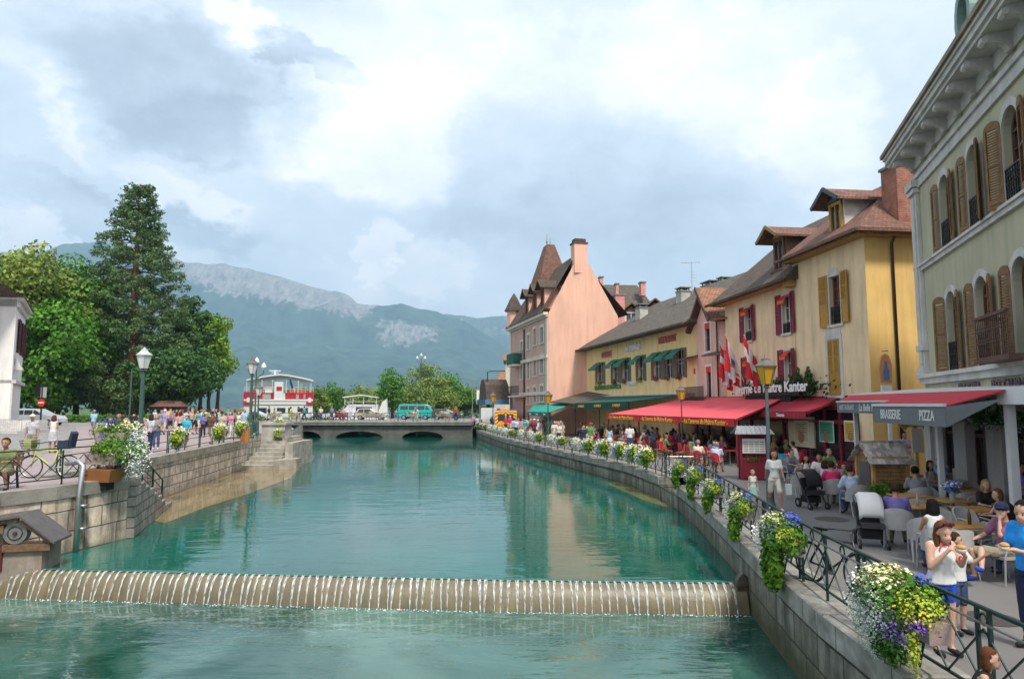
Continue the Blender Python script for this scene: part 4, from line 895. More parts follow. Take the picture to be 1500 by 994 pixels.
mb = MB(); mb.add([(-1,-1.0,9.42),(24.6,-1.0,9.42),(24.6,5.2,13.6),(6.5,5.2,13.6),(-1,9,9.4),(24.6,9,9.4)], [(0,1,2,3),(4,0,3),(4,3,2,5),(1,5,2)]); mb.b2(-1,24.6,-1.12,-.98,9.32,9.46); mb.b2(-1,24.5,-1,0,9.36,9.4)
mb.build('roof', tileG, D)
cr_ = MATS['chimney_render']
def chim_at(par, fac, ox, px, pyb, pyt, w, y, m=cr_, d=.8):
    x, zb_ = fac.uz(px, pyb, y); x2, zt = fac.uz(px, pyt, y); return chimney(par, x+ox, y, zb_-.8, zt, w, d, m)
chim_at(D, FD, 24, 1001, 448, 428, 1.0, 3.6); chim_at(D, FD, 24, 940, 470, 452, 1.1, 2.6); chim_at(D, FD, 24, 1040, 430, 419, 1.6, 6); chim_at(D, FD, 24, 1061, 425, 413, .8, 6.5)
DL = flat('sign_dark', (.03,.03,.035)); 
def wtext(par, fac, ox, body, px, py, wpx, m, hsz, back=None, bold=.01, ext=.02, name='lettering'):
    x0, z0 = fac.uz(px-wpx/2, py); x1, _ = fac.uz(px+wpx/2, py); xm, z0 = fac.uz(px, py)
    o = text_obj(name, body, hsz, m, par, (xm+ox, -.06, z0), ext=ext, bold=bold)
    w = max(v.co.x for v in o.data.vertices)-min(v.co.x for v in o.data.vertices); o.scale = (abs(x1-x0)/w, 1, 1)
    if back is not None:
        mb = MB(); h = hsz*.55; mb.b2(min(x0,x1)+ox-.08, max(x0,x1)+ox+.08, -.04, -.004, z0-h, z0+h); mb.build('sign_board', back, par)
    return o
wtext(D, FD, 24, 'le munich', 928, 508, 22, FR_W, .85, None, .035, .04)
wtext(D, FD, 24, 'RESTAURANT', 978, 497, 26, flat('letter_red', (.42,.10,.09)), .7, None, .02)
wtext(D, FD, 24, 'BRASSERIE', 889, 519, 14, MATS['letter_red'], .6, mat('sign_pink', (.62,.28,.2)), .02)
wtext(D, FD, 24, 'BRASSERIE LE MUNICH', 890, 567, 38, flat('letter_green', (.05,.20,.07)), .55, None, .02)
wtext(D, FD, 24, 'le munich', 926, 560, 14, FR_W, .6, None, .02)
mb = MB(); mb.b2(6,24,-.35,-.004,4.35,4.6); mb.b2(6,24,-.5,-.004,4.6,4.7); mb.build('cornice', STO, D)

# ---------------------------------------------------------------- big salmon building with blank gable and turret
FE = Fac((3.7,70), (.25,-1))
E_ = empty('salmon_building', FE.w(-16,0), FE.rz, 'tall salmon building with a blank gable wall and pointed turret roof', 'building')
salm = mat('plaster_salmon', (.76,.44,.32), .9, .08, .4, .2, 30, streak=.5, dirt=(.50,.27,.19)); mauve = mat('plaster_mauve', (.50,.33,.28), .9, .12, .6, .2, 30)
cw = mat('cream_trim', (.60,.55,.46), .85, .12, 1)
# gable wall faces the viewer
a = at(803,459,70); rt = at(905,463,70); ap = at(851,372,70)
nx_ = Vector((math.cos(-FE.rz), 0, 0))
gw = MB(); inv = Matrix.Rotation(-FE.rz, 4, 'Z') @ Matrix.Translation(-FE.w(-16,0)); 
Pg = [(3.7,70,ZR),(10.9,70,ZR),(rt.x,70,rt.z),(ap.x+.25,70,ap.z),(ap.x-.15,70,ap.z+.1),(a.x,70,a.z)]
Pl = [inv @ Vector(p) for p in Pg]; bk = inv.to_3x3() @ Vector((0,.6,0))
gw.add(Pl+[p+bk for p in Pl], [tuple(range(6)), tuple(range(6,12))[::-1]]+[(i,6+i,6+(i+1)%6,(i+1)%6) for i in range(6)]); gw.build('gable_wall', salm, E_)
mw = [x0+16 for x0 in (-1.7,-4.6,-8.6,-12.2,-15)]
zrows = [(2.2,4.6),(5.3,7.6),(8.4,10.2)]
wE = []
for (pa, pb, ya, yb) in ((792,796,478,503),(782,785.5,481,506),(773,776,490,512),(763,766,500,512),(792,796,522,547),(782,785.5,525,551),(773,776,529,555),(763,766,532,556),(792,796,565,588),(782,785.5,567,590),(773,776,569,592)):
    x0, z0 = FE.uz(pa, yb); x1, z1 = FE.uz(pb, ya); wE.append((x0+16, max(x1, x0+.8)+16, z0, z1))
mb = MB(); wall_open(mb, 0, 16, ZR, 13.1, wE, .2); mb.quad((0,9,ZR),(0,0,ZR),(0,0,13.1),(0,9,13.1)); mb.build('wall', mauve, E_)
mb = MB()
for w in wE: surround(mb, *w, .28, 0, -.06, True)
for zc in (4.9, 8.65, 12.9): mb.b2(-.1, 16.05, -.2, -.005, zc, zc+.35)
mb.b2(-.4,16.1,-.5,-.005,13.1,13.4); mb.b2(15.4,16,-.1,-.006,ZR,12.8); mb.b2(0,.5,-.1,-.006,ZR,12.8); mb.build('cornice', cw, E_)
for w in wE: window(E_, *w, FR_W, .18, 0, 2, 2, .06)
mb = MB(); mb.b2(2.4,5.6,-1.1,0,8.4,8.6); mb.build('balcony', cw, E_); mb = MB(); mb.b2(2.4,5.6,-1.1,-1.05,8.6,9.9); mb.b2(5.55,5.6,-1.1,0,8.6,9.9); mb.build('balcony_screen', flat('green_cloth', (.01,.10,.06)), E_)
guard(E_, 2.4, 7.5, 4.95, 1.1, IRON, -.9, 24); mb = MB(); mb.b2(2.4,7.5,-.95,0,4.75,4.93); mb.build('balcony', cw, E_)
pipe(E_, [(6.9,-.12,ZR),(6.9,-.12,12.6)], .09)
# roofs
ridge = 19.4
mb = MB(); mb.add([(-.5,-.6,13.4),(16,-.6,13.4),(16.2,3.0,19.55),(2.5,3.0,19.3),(-.5,9,13.4),(16,9,13.4)], [(0,1,2,3),(4,0,3),(4,3,2,5)]); mb.build('roof', tileB, E_)
for px, pw in ((796,1.2),(785,1.1),(773,1.1)):
    x, _ = FE.uz(px, 470); dormer(E_, x+16, -.1, 13.9, 1.25, 2.3, 3.2, salm, tileB, WOODB, flat('win_brown', (.14,.06,.03)), .8, .5)
xt, zt = FE.uz(797, 375, 2.5)
mb = MB(); tx = FE.uz(795, 400, 2)[0]+16; tx = 8.2; w2 = 2.3
mb.add([(tx-w2*1.9,-.2,13.4),(tx+w2*1.1,-.2,13.4),(tx+w2*1.1,6,13.4),(tx-w2*1.9,6,13.4),(tx-1.3,2.3,22.4),(tx+.2,2.3,22.4),(tx+.2,3.2,22.4),(tx-1.3,3.2,22.4)], [(0,1,5,4),(1,2,6,5),(2,3,7,6),(3,0,4,7),(4,5,6,7)]); mb.build('turret_roof', tileR, E_)
mb = MB(); mb.tube([(tx-1.2,2.7,22.3),(tx-1.2,2.7,24)],[.08,.02],6); mb.ball((tx-1.2,2.7,23.0),.14,6); mb.tube([(tx+.1,2.7,22.3),(tx+.1,2.7,23.3)],[.07,.02],6); mb.build('finial', flat('lead', (.2,.2,.2)), E_)
c0 = inv @ Vector((ap.x-.35,70.5,0)); mb = MB(); mb.b2(c0.x-.6,c0.x+.6,c0.y-.5,c0.y+.9,17.5,20.6); cm = mb.build('chimney', salm, E_); mb = MB(); mb.b2(c0.x-.68,c0.x+.68,c0.y-.6,c0.y+1,20.6,20.75); mb.b2(c0.x-.5,c0.x+.5,c0.y-.4,c0.y+.8,20.75,21.15); mb.build('cap', tileB, cm)
mb = MB(); mb.lathe((.6,.3,13.4),[(.9,0),(.9,2.2)],8); to = mb.build('corner_turret', salm, E_); mb = MB(); mb.lathe((.6,.3,15.5),[(1.25,0),(.5,1.6),(.05,2.3)],8); mb.build('turret_cap', tileB, to)
# blue canopied entrance at its far end
mb = MB(); mb.yprism([(-4,ZR+3.0),(1.5,ZR+3.0),(1.2,ZR+3.6),(-3.8,ZR+3.6)],-3.5,-.5); bc = mb.build('canopy', flat('canopy_blue', (.03,.11,.19)), E_); mb = MB(); mb.yprism([(-3.6,4.5),(1.1,4.5),(.4,6.3),(-.6,7.0),(-2,7.0),(-3,6.2)],-3.3,-.4); mb.build('canopy_roof', tileB, bc)
for x in (-3.8,1.2): pass
# ---------------------------------------------------------------- houses glimpsed behind
def simple_house(name, label, o, d, L, dep, z0, ze, zr, wm, rm, wins=(), hip=0, fm=FR_W, overh=.4):
    fc = Fac(o, d); h = empty(name, fc.o, fc.rz, label, 'building')
    mb = MB(); wall_open(mb, 0, L, z0, ze, list(wins), .2); mb.quad((0,dep,z0),(0,0,z0),(0,0,ze),(0,dep,ze)); mb.quad((L,0,z0),(L,dep,z0),(L,dep,ze),(L,0,ze)); mb.quad((L,dep,z0),(0,dep,z0),(0,dep,ze),(L,dep,ze))
    mb.add([(0,0,ze),(0,dep,ze),(hip,dep/2,zr)],[(0,1,2)]); mb.add([(L,0,ze),(L,dep,ze),(L-hip,dep/2,zr)],[(0,2,1)]); mb.build('wall', wm, h)
    mb = MB(); e = overh
    mb.add([(-e,-e,ze-.1),(L+e,-e,ze-.1),(L+e-hip*1.0 if hip else L+e,dep/2,zr),(-e+hip,dep/2,zr),(-e,dep+e,ze-.1),(L+e,dep+e,ze-.1)],[(0,1,2,3),(4,3,2,5)]+([(0,3,4),(1,5,2)] if hip else [])); r = mb.build('roof', rm, h); sm = r.modifiers.new('t','SOLIDIFY'); sm.thickness = .12
    for w in wins: window(h, *w[:4], fm, .18, 0, 2, 2, .07)
    return h
p0 = at(884,470,84); p1 = at(975,470,84)
G = simple_house('brown_roofed_house', 'house behind the yellow one with steep brown roof and pink chimneys', (p0.x-1,84), (1,.05), p1.x-p0.x+1, 11, ZR, 13.8, 19.7, plP, tileG, (), 2.5)
gx = lambda px, Y=82: at(px, 430, Y).x-(p0.x-1)
dormer(G, gx(925.5), -1.2, 12.6, 2.0, 2.6, 4, mat('dormer_board', (.17,.085,.055)), tileB, WOODB, FR_W, .75, .5); dormer(G, gx(963), -.4, 13.6, 2.2, 2.2, 4, MATS['dormer_board'], tileB, WOODB, FR_W, .75, .5)
pkc = mat('chimney_pink', (.60,.27,.24))
def box_px(par, px0, px1, pyt, pyb, Y, dep, m, ox, oy, name='chimney'):
    a_, b_ = at(px0,pyt,Y), at(px1,pyb,Y); mb = MB(); mb.b2(a_.x-ox, b_.x-ox, Y-oy, Y-oy+dep, b_.z, a_.z); o = mb.build(name, m, par); c = MB(); c.b2(a_.x-ox-.1, b_.x-ox+.1, Y-oy-.1, Y-oy+dep+.1, a_.z, a_.z+.15); c.build('cap', MATS['chimney_cap'], o); return o
for q in ((900,914,432,475,81,1.4),(900.5,905,416,433,81,.8),(880,885,406,425,86,1),(941,948,413,432,86,1.2)): box_px(G, *q, pkc, p0.x-1, 84)
mb = MB(); mb.b2(6,6,6,6,6,6) if 0 else None
simple_house('cream_house', 'narrow cream house with one green shuttered window far down the quay', (-.95,103), (1,.0), 3.5, 8, ZR, 10.6, 11.8, mat('plaster_pale', (.60,.54,.42)), tileO, ((.9,1.6,5.6,7.2),), .0, flat('green_shutter', (.03,.07,.04)))
simple_house('small_red_roofed_house', 'small house with orange tiled roof behind the street lamps', (-3.9,150), (1,0), 9, 9, ZR, 8.4, 11.5, mat('plaster_beige', (.5,.42,.32)), tileO, ((3.8,5,5.5,7),), 2)
simple_house('grey_roofed_house', 'back row house with red brown roof ridge behind the tavern', (19,62), (1,.1), 9, 8, ZR, 11, 15.6, plC, tileR, (), 3)
simple_house('backyard_house', 'plain rendered house behind the ochre one', (20.5,36), (.2,-1), 12, 8, ZR, 9, 12, plC, tileB, (), 3)

# ---------------------------------------------------------------- pale building on the promenade (left edge)
pl = at(14,600,55); FL = Fac((pl.x,55), (-1,-.12)); Lb = empty('pale_building', (pl.x,55,0), 0, 'pale stone building with maroon shutters at the promenade edge', 'building')
dv = Vector((-.625,1,0)).normalized(); fc = Fac((pl.x,55), (dv.x,dv.y)); Lb.rotation_euler = (0,0,fc.rz)
pw = mat('plaster_white', (.74,.72,.68), .85, .08, .7, .2, 20, streak=.35, dirt=(.40,.37,.34)); LL = 10; ztop = 12.4
wins = [(LL-7.9,LL-7.2,8.2,11.0),(LL-4.6,LL-3.9,8.2,11.0),(LL-1.9,LL-1.2,8.2,11.0)]
mb = MB(); wall_open(mb, 0, LL, ZL, ztop, wins, .25); mb.build('wall', pw, Lb)
mb = MB(); i3 = Matrix.Rotation(-fc.rz, 4, 'Z')
fr = i3 @ Vector((-24,-3,0)); mb.quad((fr.x,fr.y,ZL),(0,0,ZL),(0,0,ztop),(fr.x,fr.y,ztop)); bk2 = (LL,0); mb.quad((LL,0,ZL),(fr.x+LL,fr.y+8,ZL),(fr.x+LL,fr.y+8,ztop),(LL,0,ztop)); mb.build('front_wall', pw, Lb)
for w in wins:
    window(Lb, *w, FR_W, .22, 0, 2, 3)
    for sd in (-1,1): shutter(Lb, w[0]-.02 if sd < 0 else w[1]+.02, w[2], w[3], .32, mat('shutter_maroon', (.09,.03,.03)), sd, 30, 0, .1)
mb = MB(); mb.b2(-.3, LL+.3, -.5, 0, ztop-.1, ztop+.15); mb.b2(-.2, LL+.2, -.3, 0, 5.6, 5.85); mb.b2(-.1,LL+.1,-.2,0,ztop-.6,ztop-.1)
t_ = Vector((fr.x,fr.y,0)); nrm = Vector((-t_.y, t_.x, 0)).normalized(); nrm = nrm if nrm.y < 0 else -nrm
for z0, z1, o_ in ((ztop-.1,ztop+.15,.5),(5.6,5.85,.3),(ztop-.6,ztop-.1,.2)): mb.prism([(0,0),(t_.x,t_.y),(t_.x+nrm.x*o_,t_.y+nrm.y*o_),(nrm.x*o_,nrm.y*o_)], z0, z1)
mb.b2(-.15,.35,-.12,-.004,ZL,5.6); mb.build('cornice', STO, Lb)
mb = MB(); mb.add([(-.4,-.6,ztop+.15),(LL+.4,-.6,ztop+.15),(LL-2,6,ztop+3),(-12,9,ztop+4.5),(fr.x,fr.y-.5,ztop+.15)],[(0,1,2,3),(4,0,3)]); mb.build('roof', tileB, Lb)
mb = MB(); mb.b2(1.2,2.2,-.6,0,6.7,6.9); mb.add([(1.25,-.5,6.9),(2.15,-.5,6.9),(2.0,-.1,7.9),(1.4,-.1,7.9),(1.25,0,6.9),(2.15,0,6.9)],[(0,1,2,3),(1,5,2),(4,0,3)]); mb.build('corbel', STO, Lb)
mb = MB()
for i in range(5): mb.box((pl.x+.9, 53.2+.42*i-1.6, ZL+.09+.0*i), (5.2,.9,.18)) if i == 0 else mb.b2(pl.x-2.0, pl.x+3.4, 51.4+.42*i, 54.6, ZL+.18*i, ZL+.18*(i+1))
so_ = tag(mb.build('entrance_steps', STO), 'stone entrance steps before the pale building', 'steps')
# ================================================================ foliage
import numpy as np
rs = np.random.RandomState(5)
def leafmat(name, lo, hi, trans=.25, cl=.25):
    m, nt, p = _new(name); MATS[name] = m; L = nt.links.new
    tc = N(nt, 'ShaderNodeTexCoord'); no = N(nt, 'ShaderNodeTexNoise'); no.inputs['Scale'].default_value = cl; no.inputs['Detail'].default_value = 3
    L(tc.outputs['Object'], no.inputs['Vector']); g = N(nt, 'ShaderNodeNewGeometry')
    a = N(nt, 'ShaderNodeMath', operation='MULTIPLY_ADD'); a.inputs[1].default_value = .45; L(g.outputs['Random Per Island'], a.inputs[0]); L(no.outputs[0], a.inputs[2])
    cr = N(nt, 'ShaderNodeValToRGB'); cr.color_ramp.elements[0].position = .45; cr.color_ramp.elements[1].position = .98; cr.color_ramp.elements[0].color = rgba(lo); cr.color_ramp.elements[1].color = rgba(hi)
    L(a.outputs[0], cr.inputs[0]); L(cr.outputs[0], p.inputs['Base Color']); p.inputs['Roughness'].default_value = .6; p.inputs['Specular IOR Level'].default_value = .25
    tr = N(nt, 'ShaderNodeBsdfTranslucent'); L(cr.outputs[0], tr.inputs[0]); mx = N(nt, 'ShaderNodeMixShader'); mx.inputs[0].default_value = trans
    L(p.outputs[0], mx.inputs[1]); L(tr.outputs[0], mx.inputs[2]); L(mx.outputs[0], nt.nodes['Material Output'].inputs['Surface']); return m
def leafmesh(name, C, Nn, size, m, aspect=.6):
    """C: leaf centres, Nn: rough outward normals"""
    n = len(C); nn = Nn+rs.normal(0, .55, (n,3)); nn /= np.linalg.norm(nn, axis=1)[:,None]+1e-9
    u = np.cross(nn, rs.normal(0,1,(n,3))); u /= np.linalg.norm(u, axis=1)[:,None]+1e-9; v = np.cross(nn, u)
    s = (size*rs.uniform(.55,1.35,n))[:,None] if np.isscalar(size) else (size*rs.uniform(.6,1.3,n))[:,None]
    V = np.stack([C-u*s, C-v*s*aspect+nn*s*.15, C+u*s, C+v*s*aspect+nn*s*.15], 1).reshape(-1,3)
    me = bpy.data.meshes.new(name); me.vertices.add(4*n); me.vertices.foreach_set('co', V.ravel()); me.loops.add(4*n); me.loops.foreach_set('vertex_index', np.arange(4*n, dtype=np.int32))
    me.polygons.add(n); me.polygons.foreach_set('loop_start', np.arange(0,4*n,4,dtype=np.int32)); me.polygons.foreach_set('loop_total', np.full(n,4,dtype=np.int32)); me.materials.append(m); me.update(); me.validate()
    return me
def clouds(cl, per, flat=.8):
    """cl: list of (centre, radius) leaf clumps"""
    Cs, Ns = [], []
    for c, r in cl:
        k = max(8, int(per*r*r)); d = rs.normal(0,1,(k,3)); d /= np.linalg.norm(d, axis=1)[:,None]
        rad = r*(1-np.abs(rs.normal(0,.22,k)))*(1+.18*np.sin(d[:,0]*7+c[0])*np.cos(d[:,1]*6+c[2]))
        p = d*rad[:,None]; p[:,2] *= flat; Cs.append(np.array(c)+p); Ns.append(d+np.array([0,0,.35]))
    return np.concatenate(Cs), np.concatenate(Ns)
bark = mat('bark', (.09,.065,.045), .9, .3, 3, .6, 12, aniso=(3,3,.5), streak=.4)
barkred = mat('bark_red', (.20,.085,.05), .9, .3, 2, .8, 8, aniso=(3,3,.3), streak=.7, dirt=(.07,.03,.02))
def tree(label, base, H, Rx, m, seed, leaf=.24, per=26, ncl=34, low=.25, name='tree', trunk=.35, group=None, Rz=None, shape='round', bk=None):
    r = random.Random(seed); o = empty(name, base, 0, label, 'tree', group)
    t = MB(); top = H*.8; pts = [(r.uniform(-.03,.03)*H*k/5, r.uniform(-.03,.03)*H*k/5, top*k/5-.2) for k in range(6)]
    t.tube(pts, [trunk*(1.25 if k == 0 else 1-.16*k) for k in range(6)], 8)
    cz = H*(1+low)/2; rz = H*(1-low)/2; cl = []
    for i in range(ncl):
        a = r.uniform(0, 6.283); zz = r.uniform(-1, 1); e = math.sqrt(max(0, 1-zz*zz)); k = r.uniform(.45, .92)
        ww = 1.0 if shape == 'round' else (1-.3*zz)
        c = (Rx*e*math.cos(a)*k*ww, Rx*e*math.sin(a)*k*ww, cz+rz*zz*k*.95); rr = Rx*r.uniform(.22,.42); cl.append((c, rr))
        if i % 3 == 0: p0 = Vector(pts[min(4, 2+int((c[2]/H)*3))]); t.tube([p0, (p0+Vector(c))/2+Vector((0,0,-.05*H)), c], [trunk*.35, trunk*.2, trunk*.07], 5)
    t.build('trunk', bk or bark, o, True)
    C, Nn = clouds(cl, per); me = leafmesh('crown', C, Nn, leaf, m); c = bpy.data.objects.new('crown', me); COL.objects.link(c); c.parent = o
    return o
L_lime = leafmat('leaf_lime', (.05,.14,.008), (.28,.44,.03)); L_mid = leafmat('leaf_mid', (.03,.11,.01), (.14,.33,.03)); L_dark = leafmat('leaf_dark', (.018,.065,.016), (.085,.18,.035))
L_con = leafmat('leaf_conifer', (.026,.075,.024), (.15,.24,.07), .2); L_bg = leafmat('leaf_lakeside', (.06,.12,.02), (.28,.36,.07)); L_ol = leafmat('leaf_olive', (.08,.15,.02), (.32,.38,.07))
def tpx(px, pyb, pyt, hw, Y, label, m, seed, z=ZL, **k):
    b = at(px, pyb, Y); t = at(px, pyt, Y); H = t.z-z
    return tree(label, (b.x, Y, z), H, hw*Y/1000*1.0, m, seed, **k)
tpx(28,600,352,90,88,'broad lime topped tree above the pale building', L_ol, 1, leaf=.30, per=60, ncl=70, low=.1)
tpx(112,600,372,62,92,'rounded bright green tree between the lime topped one and the giant conifer', L_mid, 2, leaf=.28, per=60, ncl=60, low=.12)
tpx(70,600,440,72,84,'low spreading green tree behind the parked silver car', L_mid, 3, leaf=.28, per=60, ncl=56, low=.1)
tpx(-60,600,380,90,95,'large green tree cut by the edge of the picture behind the pale building', L_mid, 4, leaf=.32, per=30, ncl=40)
tpx(292,600,448,46,108,'bright yellow green tree leaning out behind the giant conifer', L_lime, 5, leaf=.28, per=70, ncl=44, low=.2)
tpx(318,600,470,20,112,'slim yellow green tree top at the far end of the grove', L_lime, 15, leaf=.28, per=46, ncl=16, low=.5)
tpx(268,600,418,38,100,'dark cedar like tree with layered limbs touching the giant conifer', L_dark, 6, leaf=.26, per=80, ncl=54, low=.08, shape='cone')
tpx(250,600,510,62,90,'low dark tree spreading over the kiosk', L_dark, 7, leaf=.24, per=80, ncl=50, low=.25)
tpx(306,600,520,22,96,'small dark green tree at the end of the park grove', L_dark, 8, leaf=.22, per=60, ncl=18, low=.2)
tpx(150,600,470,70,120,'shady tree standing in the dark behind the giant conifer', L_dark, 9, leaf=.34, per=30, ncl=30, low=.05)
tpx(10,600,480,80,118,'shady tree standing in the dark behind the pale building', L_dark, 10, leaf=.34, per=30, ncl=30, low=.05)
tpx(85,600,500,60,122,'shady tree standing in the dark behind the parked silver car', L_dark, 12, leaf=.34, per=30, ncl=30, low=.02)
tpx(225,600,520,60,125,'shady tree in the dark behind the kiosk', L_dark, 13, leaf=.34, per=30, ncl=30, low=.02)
# giant conifer
def conifer():
    Y = 94; b = at(190,600,Y); H = at(205,268,Y).z-ZL; o = empty('giant_conifer', (b.x,Y,ZL), 0, 'tall ragged giant conifer with reddish trunk in the park', 'tree')
    t = MB(); lean = (at(203,300,Y).x-b.x)
    pts = [(lean*(k/9)**1.2, 0, H*.97*k/9-.3) for k in range(10)]; t.tube(pts, [1.5,.95,.75,.66,.56,.47,.37,.27,.17,.06], 12)
    r = random.Random(4); cl = []
    prof_ = [(0,.8),(.06,5.2),(.12,7.4),(.22,7.6),(.35,7.0),(.48,6.2),(.6,5.2),(.68,4.2),(.76,3.6),(.84,2.5),(.91,2.0),(.96,1.7),(1,.7)]
    def pr(u):
        for (a, x), (c, y) in zip(prof_, prof_[1:]):
            if a <= u <= c: return x+(y-x)*(u-a)/(c-a)
    for i in range(760):
        u = r.uniform(.05,.985); a = r.uniform(0,6.283); R_ = 1.08*pr(u)*(r.uniform(.62,1.08) if r.random() < .8 else r.uniform(.2,.6)); lx = lean*u**1.2
        z = H*u; c = (lx+R_*math.cos(a), R_*math.sin(a), z-.06*R_+r.uniform(-.2,.2)); rr = (.5+.8*(1-u))*r.uniform(.75,1.3); cl.append((c, rr))
        cl.append(((c[0]+.5*math.cos(a), c[1]+.5*math.sin(a), c[2]+.25), rr*.6))
        if i % 3 == 0: t.tube([(lx,0,z+.4),(lx+R_*.5*math.cos(a),R_*.5*math.sin(a),z+.15),c], [.12*(1.2-u),.07,.02], 4)
    for k in range(4): cl.append(((lean+2.6+.7*k, -1, H*.745+.12*k-.05*k*k), .55-.1*k))
    t.build('trunk', barkred, o, True); C, Nn = clouds(cl, 95, .62); me = leafmesh('crown', C, Nn, .19, L_con, .45); c = bpy.data.objects.new('crown', me); COL.objects.link(c); c.parent = o
conifer()
tr_bg = [(468,565,18),(487,558,20),(508,572,24),(530,566,24),(575,535,24),(598,552,22),(628,527,30),(655,542,22),(612,568,30),(645,566,32),(682,562,22),(708,572,22),(728,563,18),(735,575,20)]
words = ['beside the red and white boat','just right of the red and white boat','behind the white tour boat canopy','behind the white tour boat stair','tallest of the rounded pair, behind the teal van nose','in the dip between the two tallest lakeside crowns','tallest lakeside crown above the teal van','on the shoulder above the grey minivan','low in front, over the teal van roof','low in front, over the grey minivan','behind the twin street lamp','farther back beside the traffic signal arm','against the small red roofed house','low before the small red roofed house']
for i, ((px, py, hw), w) in enumerate(zip(tr_bg, words)):
    tpx(px,600,py,hw,150+6*(i%4)+(20 if i > 9 else 0),'lakeside tree '+w, (L_bg,L_mid,L_bg)[i%3], 20+i, z=1, leaf=.27, per=46, ncl=44, low=.05, group='trees on the lake shore')
for i, (px, hw, Y) in enumerate(((455,45,210),(560,60,215),(660,60,220),(745,70,230))):
    tpx(px,600,572+3*(i%2),hw,Y,'low distant shore tree '+('near the red and white boat','behind the tour boat and vans','behind the lakeside crowns','behind the far end of the quay')[i], L_bg, 50+i, z=1, leaf=.5, per=8, ncl=26, low=.05)
# park hedge and railings behind the road
def hedge(a, b, h, w, label):
    a, b = Vector(a), Vector(b); L_ = (b-a).length; n = int(L_*170); t = rs.uniform(0,1,n); C = np.array(a)[None]+np.array(b-a)[None]*t[:,None]+np.stack([np.zeros(n), rs.uniform(-w,w,n), rs.uniform(0,h,n)],1)
    me = leafmesh('hedge', C, np.tile([0,-.5,.6],(n,1)), .13, L_mid); o = bpy.data.objects.new('hedge', me); COL.objects.link(o); tag(o, label, 'hedge')
hedge((-78,82.5,ZL),(-30,82.5,ZL), .9, .4, 'clipped green hedge along the park behind the road')
# ================================================================ railings, flower boxes, lamps
def pt_at(W_, s):
    for a, b in zip(W_, W_[1:]):
        d = math.dist(a, b)
        if s <= d: t = s/d; return Vector((a[0]+(b[0]-a[0])*t, a[1]+(b[1]-a[1])*t, 0)), math.atan2(b[1]-a[1], b[0]-a[0])
        s -= d
    return Vector((W_[-1][0], W_[-1][1], 0)), math.atan2(W_[-1][1]-W_[-2][1], W_[-1][0]-W_[-2][0])
def plen(W_): return sum(math.dist(a, b) for a, b in zip(W_, W_[1:]))
RR1 = off(WR, .33); RR2 = off(WR2, .33)
silver = flat('worn_rail', (.30,.31,.31), .35, .8)
def railing(label, path, z, step, detail, s0=0, H=.98, sil=True, plain=False):
    o = empty('iron_railing', (0,0,0), 0, label, 'railing'); L_ = plen(path); n = max(1, round((L_-s0)/step)); st_ = (L_-s0)/n
    P = [pt_at(path, s0+st_*i)[0]+Vector((0,0,z)) for i in range(n+1)]
    for p, q in zip(P, P[1:]):
        pass
    for i, p in enumerate(P):
        a = pt_at(path, s0+st_*i+.01)[1]; t = Vector((math.cos(a), math.sin(a), 0)); mb = MB()
        if i % 2 == 0:
            for s_ in (-.09,.09): mb.bar(p+t*s_+Vector((0,0,-.02)), p+t*s_+Vector((0,0,H)), .035)
            if detail:
                for zz in (.25,.5,.75): mb.bar(p-t*.09+Vector((0,0,zz)), p+t*.09+Vector((0,0,zz)), .02)
                mb.ring(p+Vector((0,0,.87)), .055, .012, 'x', 8)
        else: mb.bar(p+Vector((0,0,-.02)), p+Vector((0,0,H-.05)), .032)
        mb.build('post', GREEN_IRON, o)
    mb = MB(); ms_ = MB(); mx = MB()
    for i, (p, q) in enumerate(zip(P, P[1:])):
        u = Vector((0,0,1)); mb.bar(p+u*H, q+u*H, .045, .03); mb.bar(p+u*.16, q+u*.16, .028)
        nrm = Vector(((q-p).y, -(q-p).x, 0)).normalized()
        ms_.tube([p+u*(H-.14)-nrm*.03, q+u*(H-.14)-nrm*.03], .014, 5)
        if plain: mx.bar(p+u*.5, q+u*.5, .026)
        else:
            k = max(2, int((q-p).length/.55)) if detail else 2
            for j in range(k):
                a = p+(q-p)*(j/k); b = p+(q-p)*((j+1)/k); mx.bar(a+u*.17, b+u*(H-.2), .016); mx.bar(b+u*.17, a+u*(H-.2), .016)
            if detail:
                c = p+(q-p)*.5
                for kk in range(12):
                    aa = 2*math.pi*kk/12; bb = 2*math.pi*(kk+1)/12; tt = (q-p).normalized()
                    mx.bar(c+u*(H-.11)+tt*.075*math.cos(aa)+u*.075*math.sin(aa), c+u*(H-.11)+tt*.075*math.cos(bb)+u*.075*math.sin(bb), .018)
    mb.build('top_rail', GREEN_IRON, o); mx.build('lattice', GREEN_IRON, o)
    if sil: ms_.build('handrail', silver, o)
    return o
railing('dark green iron railing with flower boxes on the near terrace quay', RR1, ZR+.03, 1.25, True, 3)
railing('dark green iron railing running along the terrace quay to the bridge', RR2, ZR+.03, 1.5, False)
railing('short green railing guarding the landing stairs', [(6.45,28.75),(7.7,28.75),(7.7,26.5)], ZR, 1.2, True)
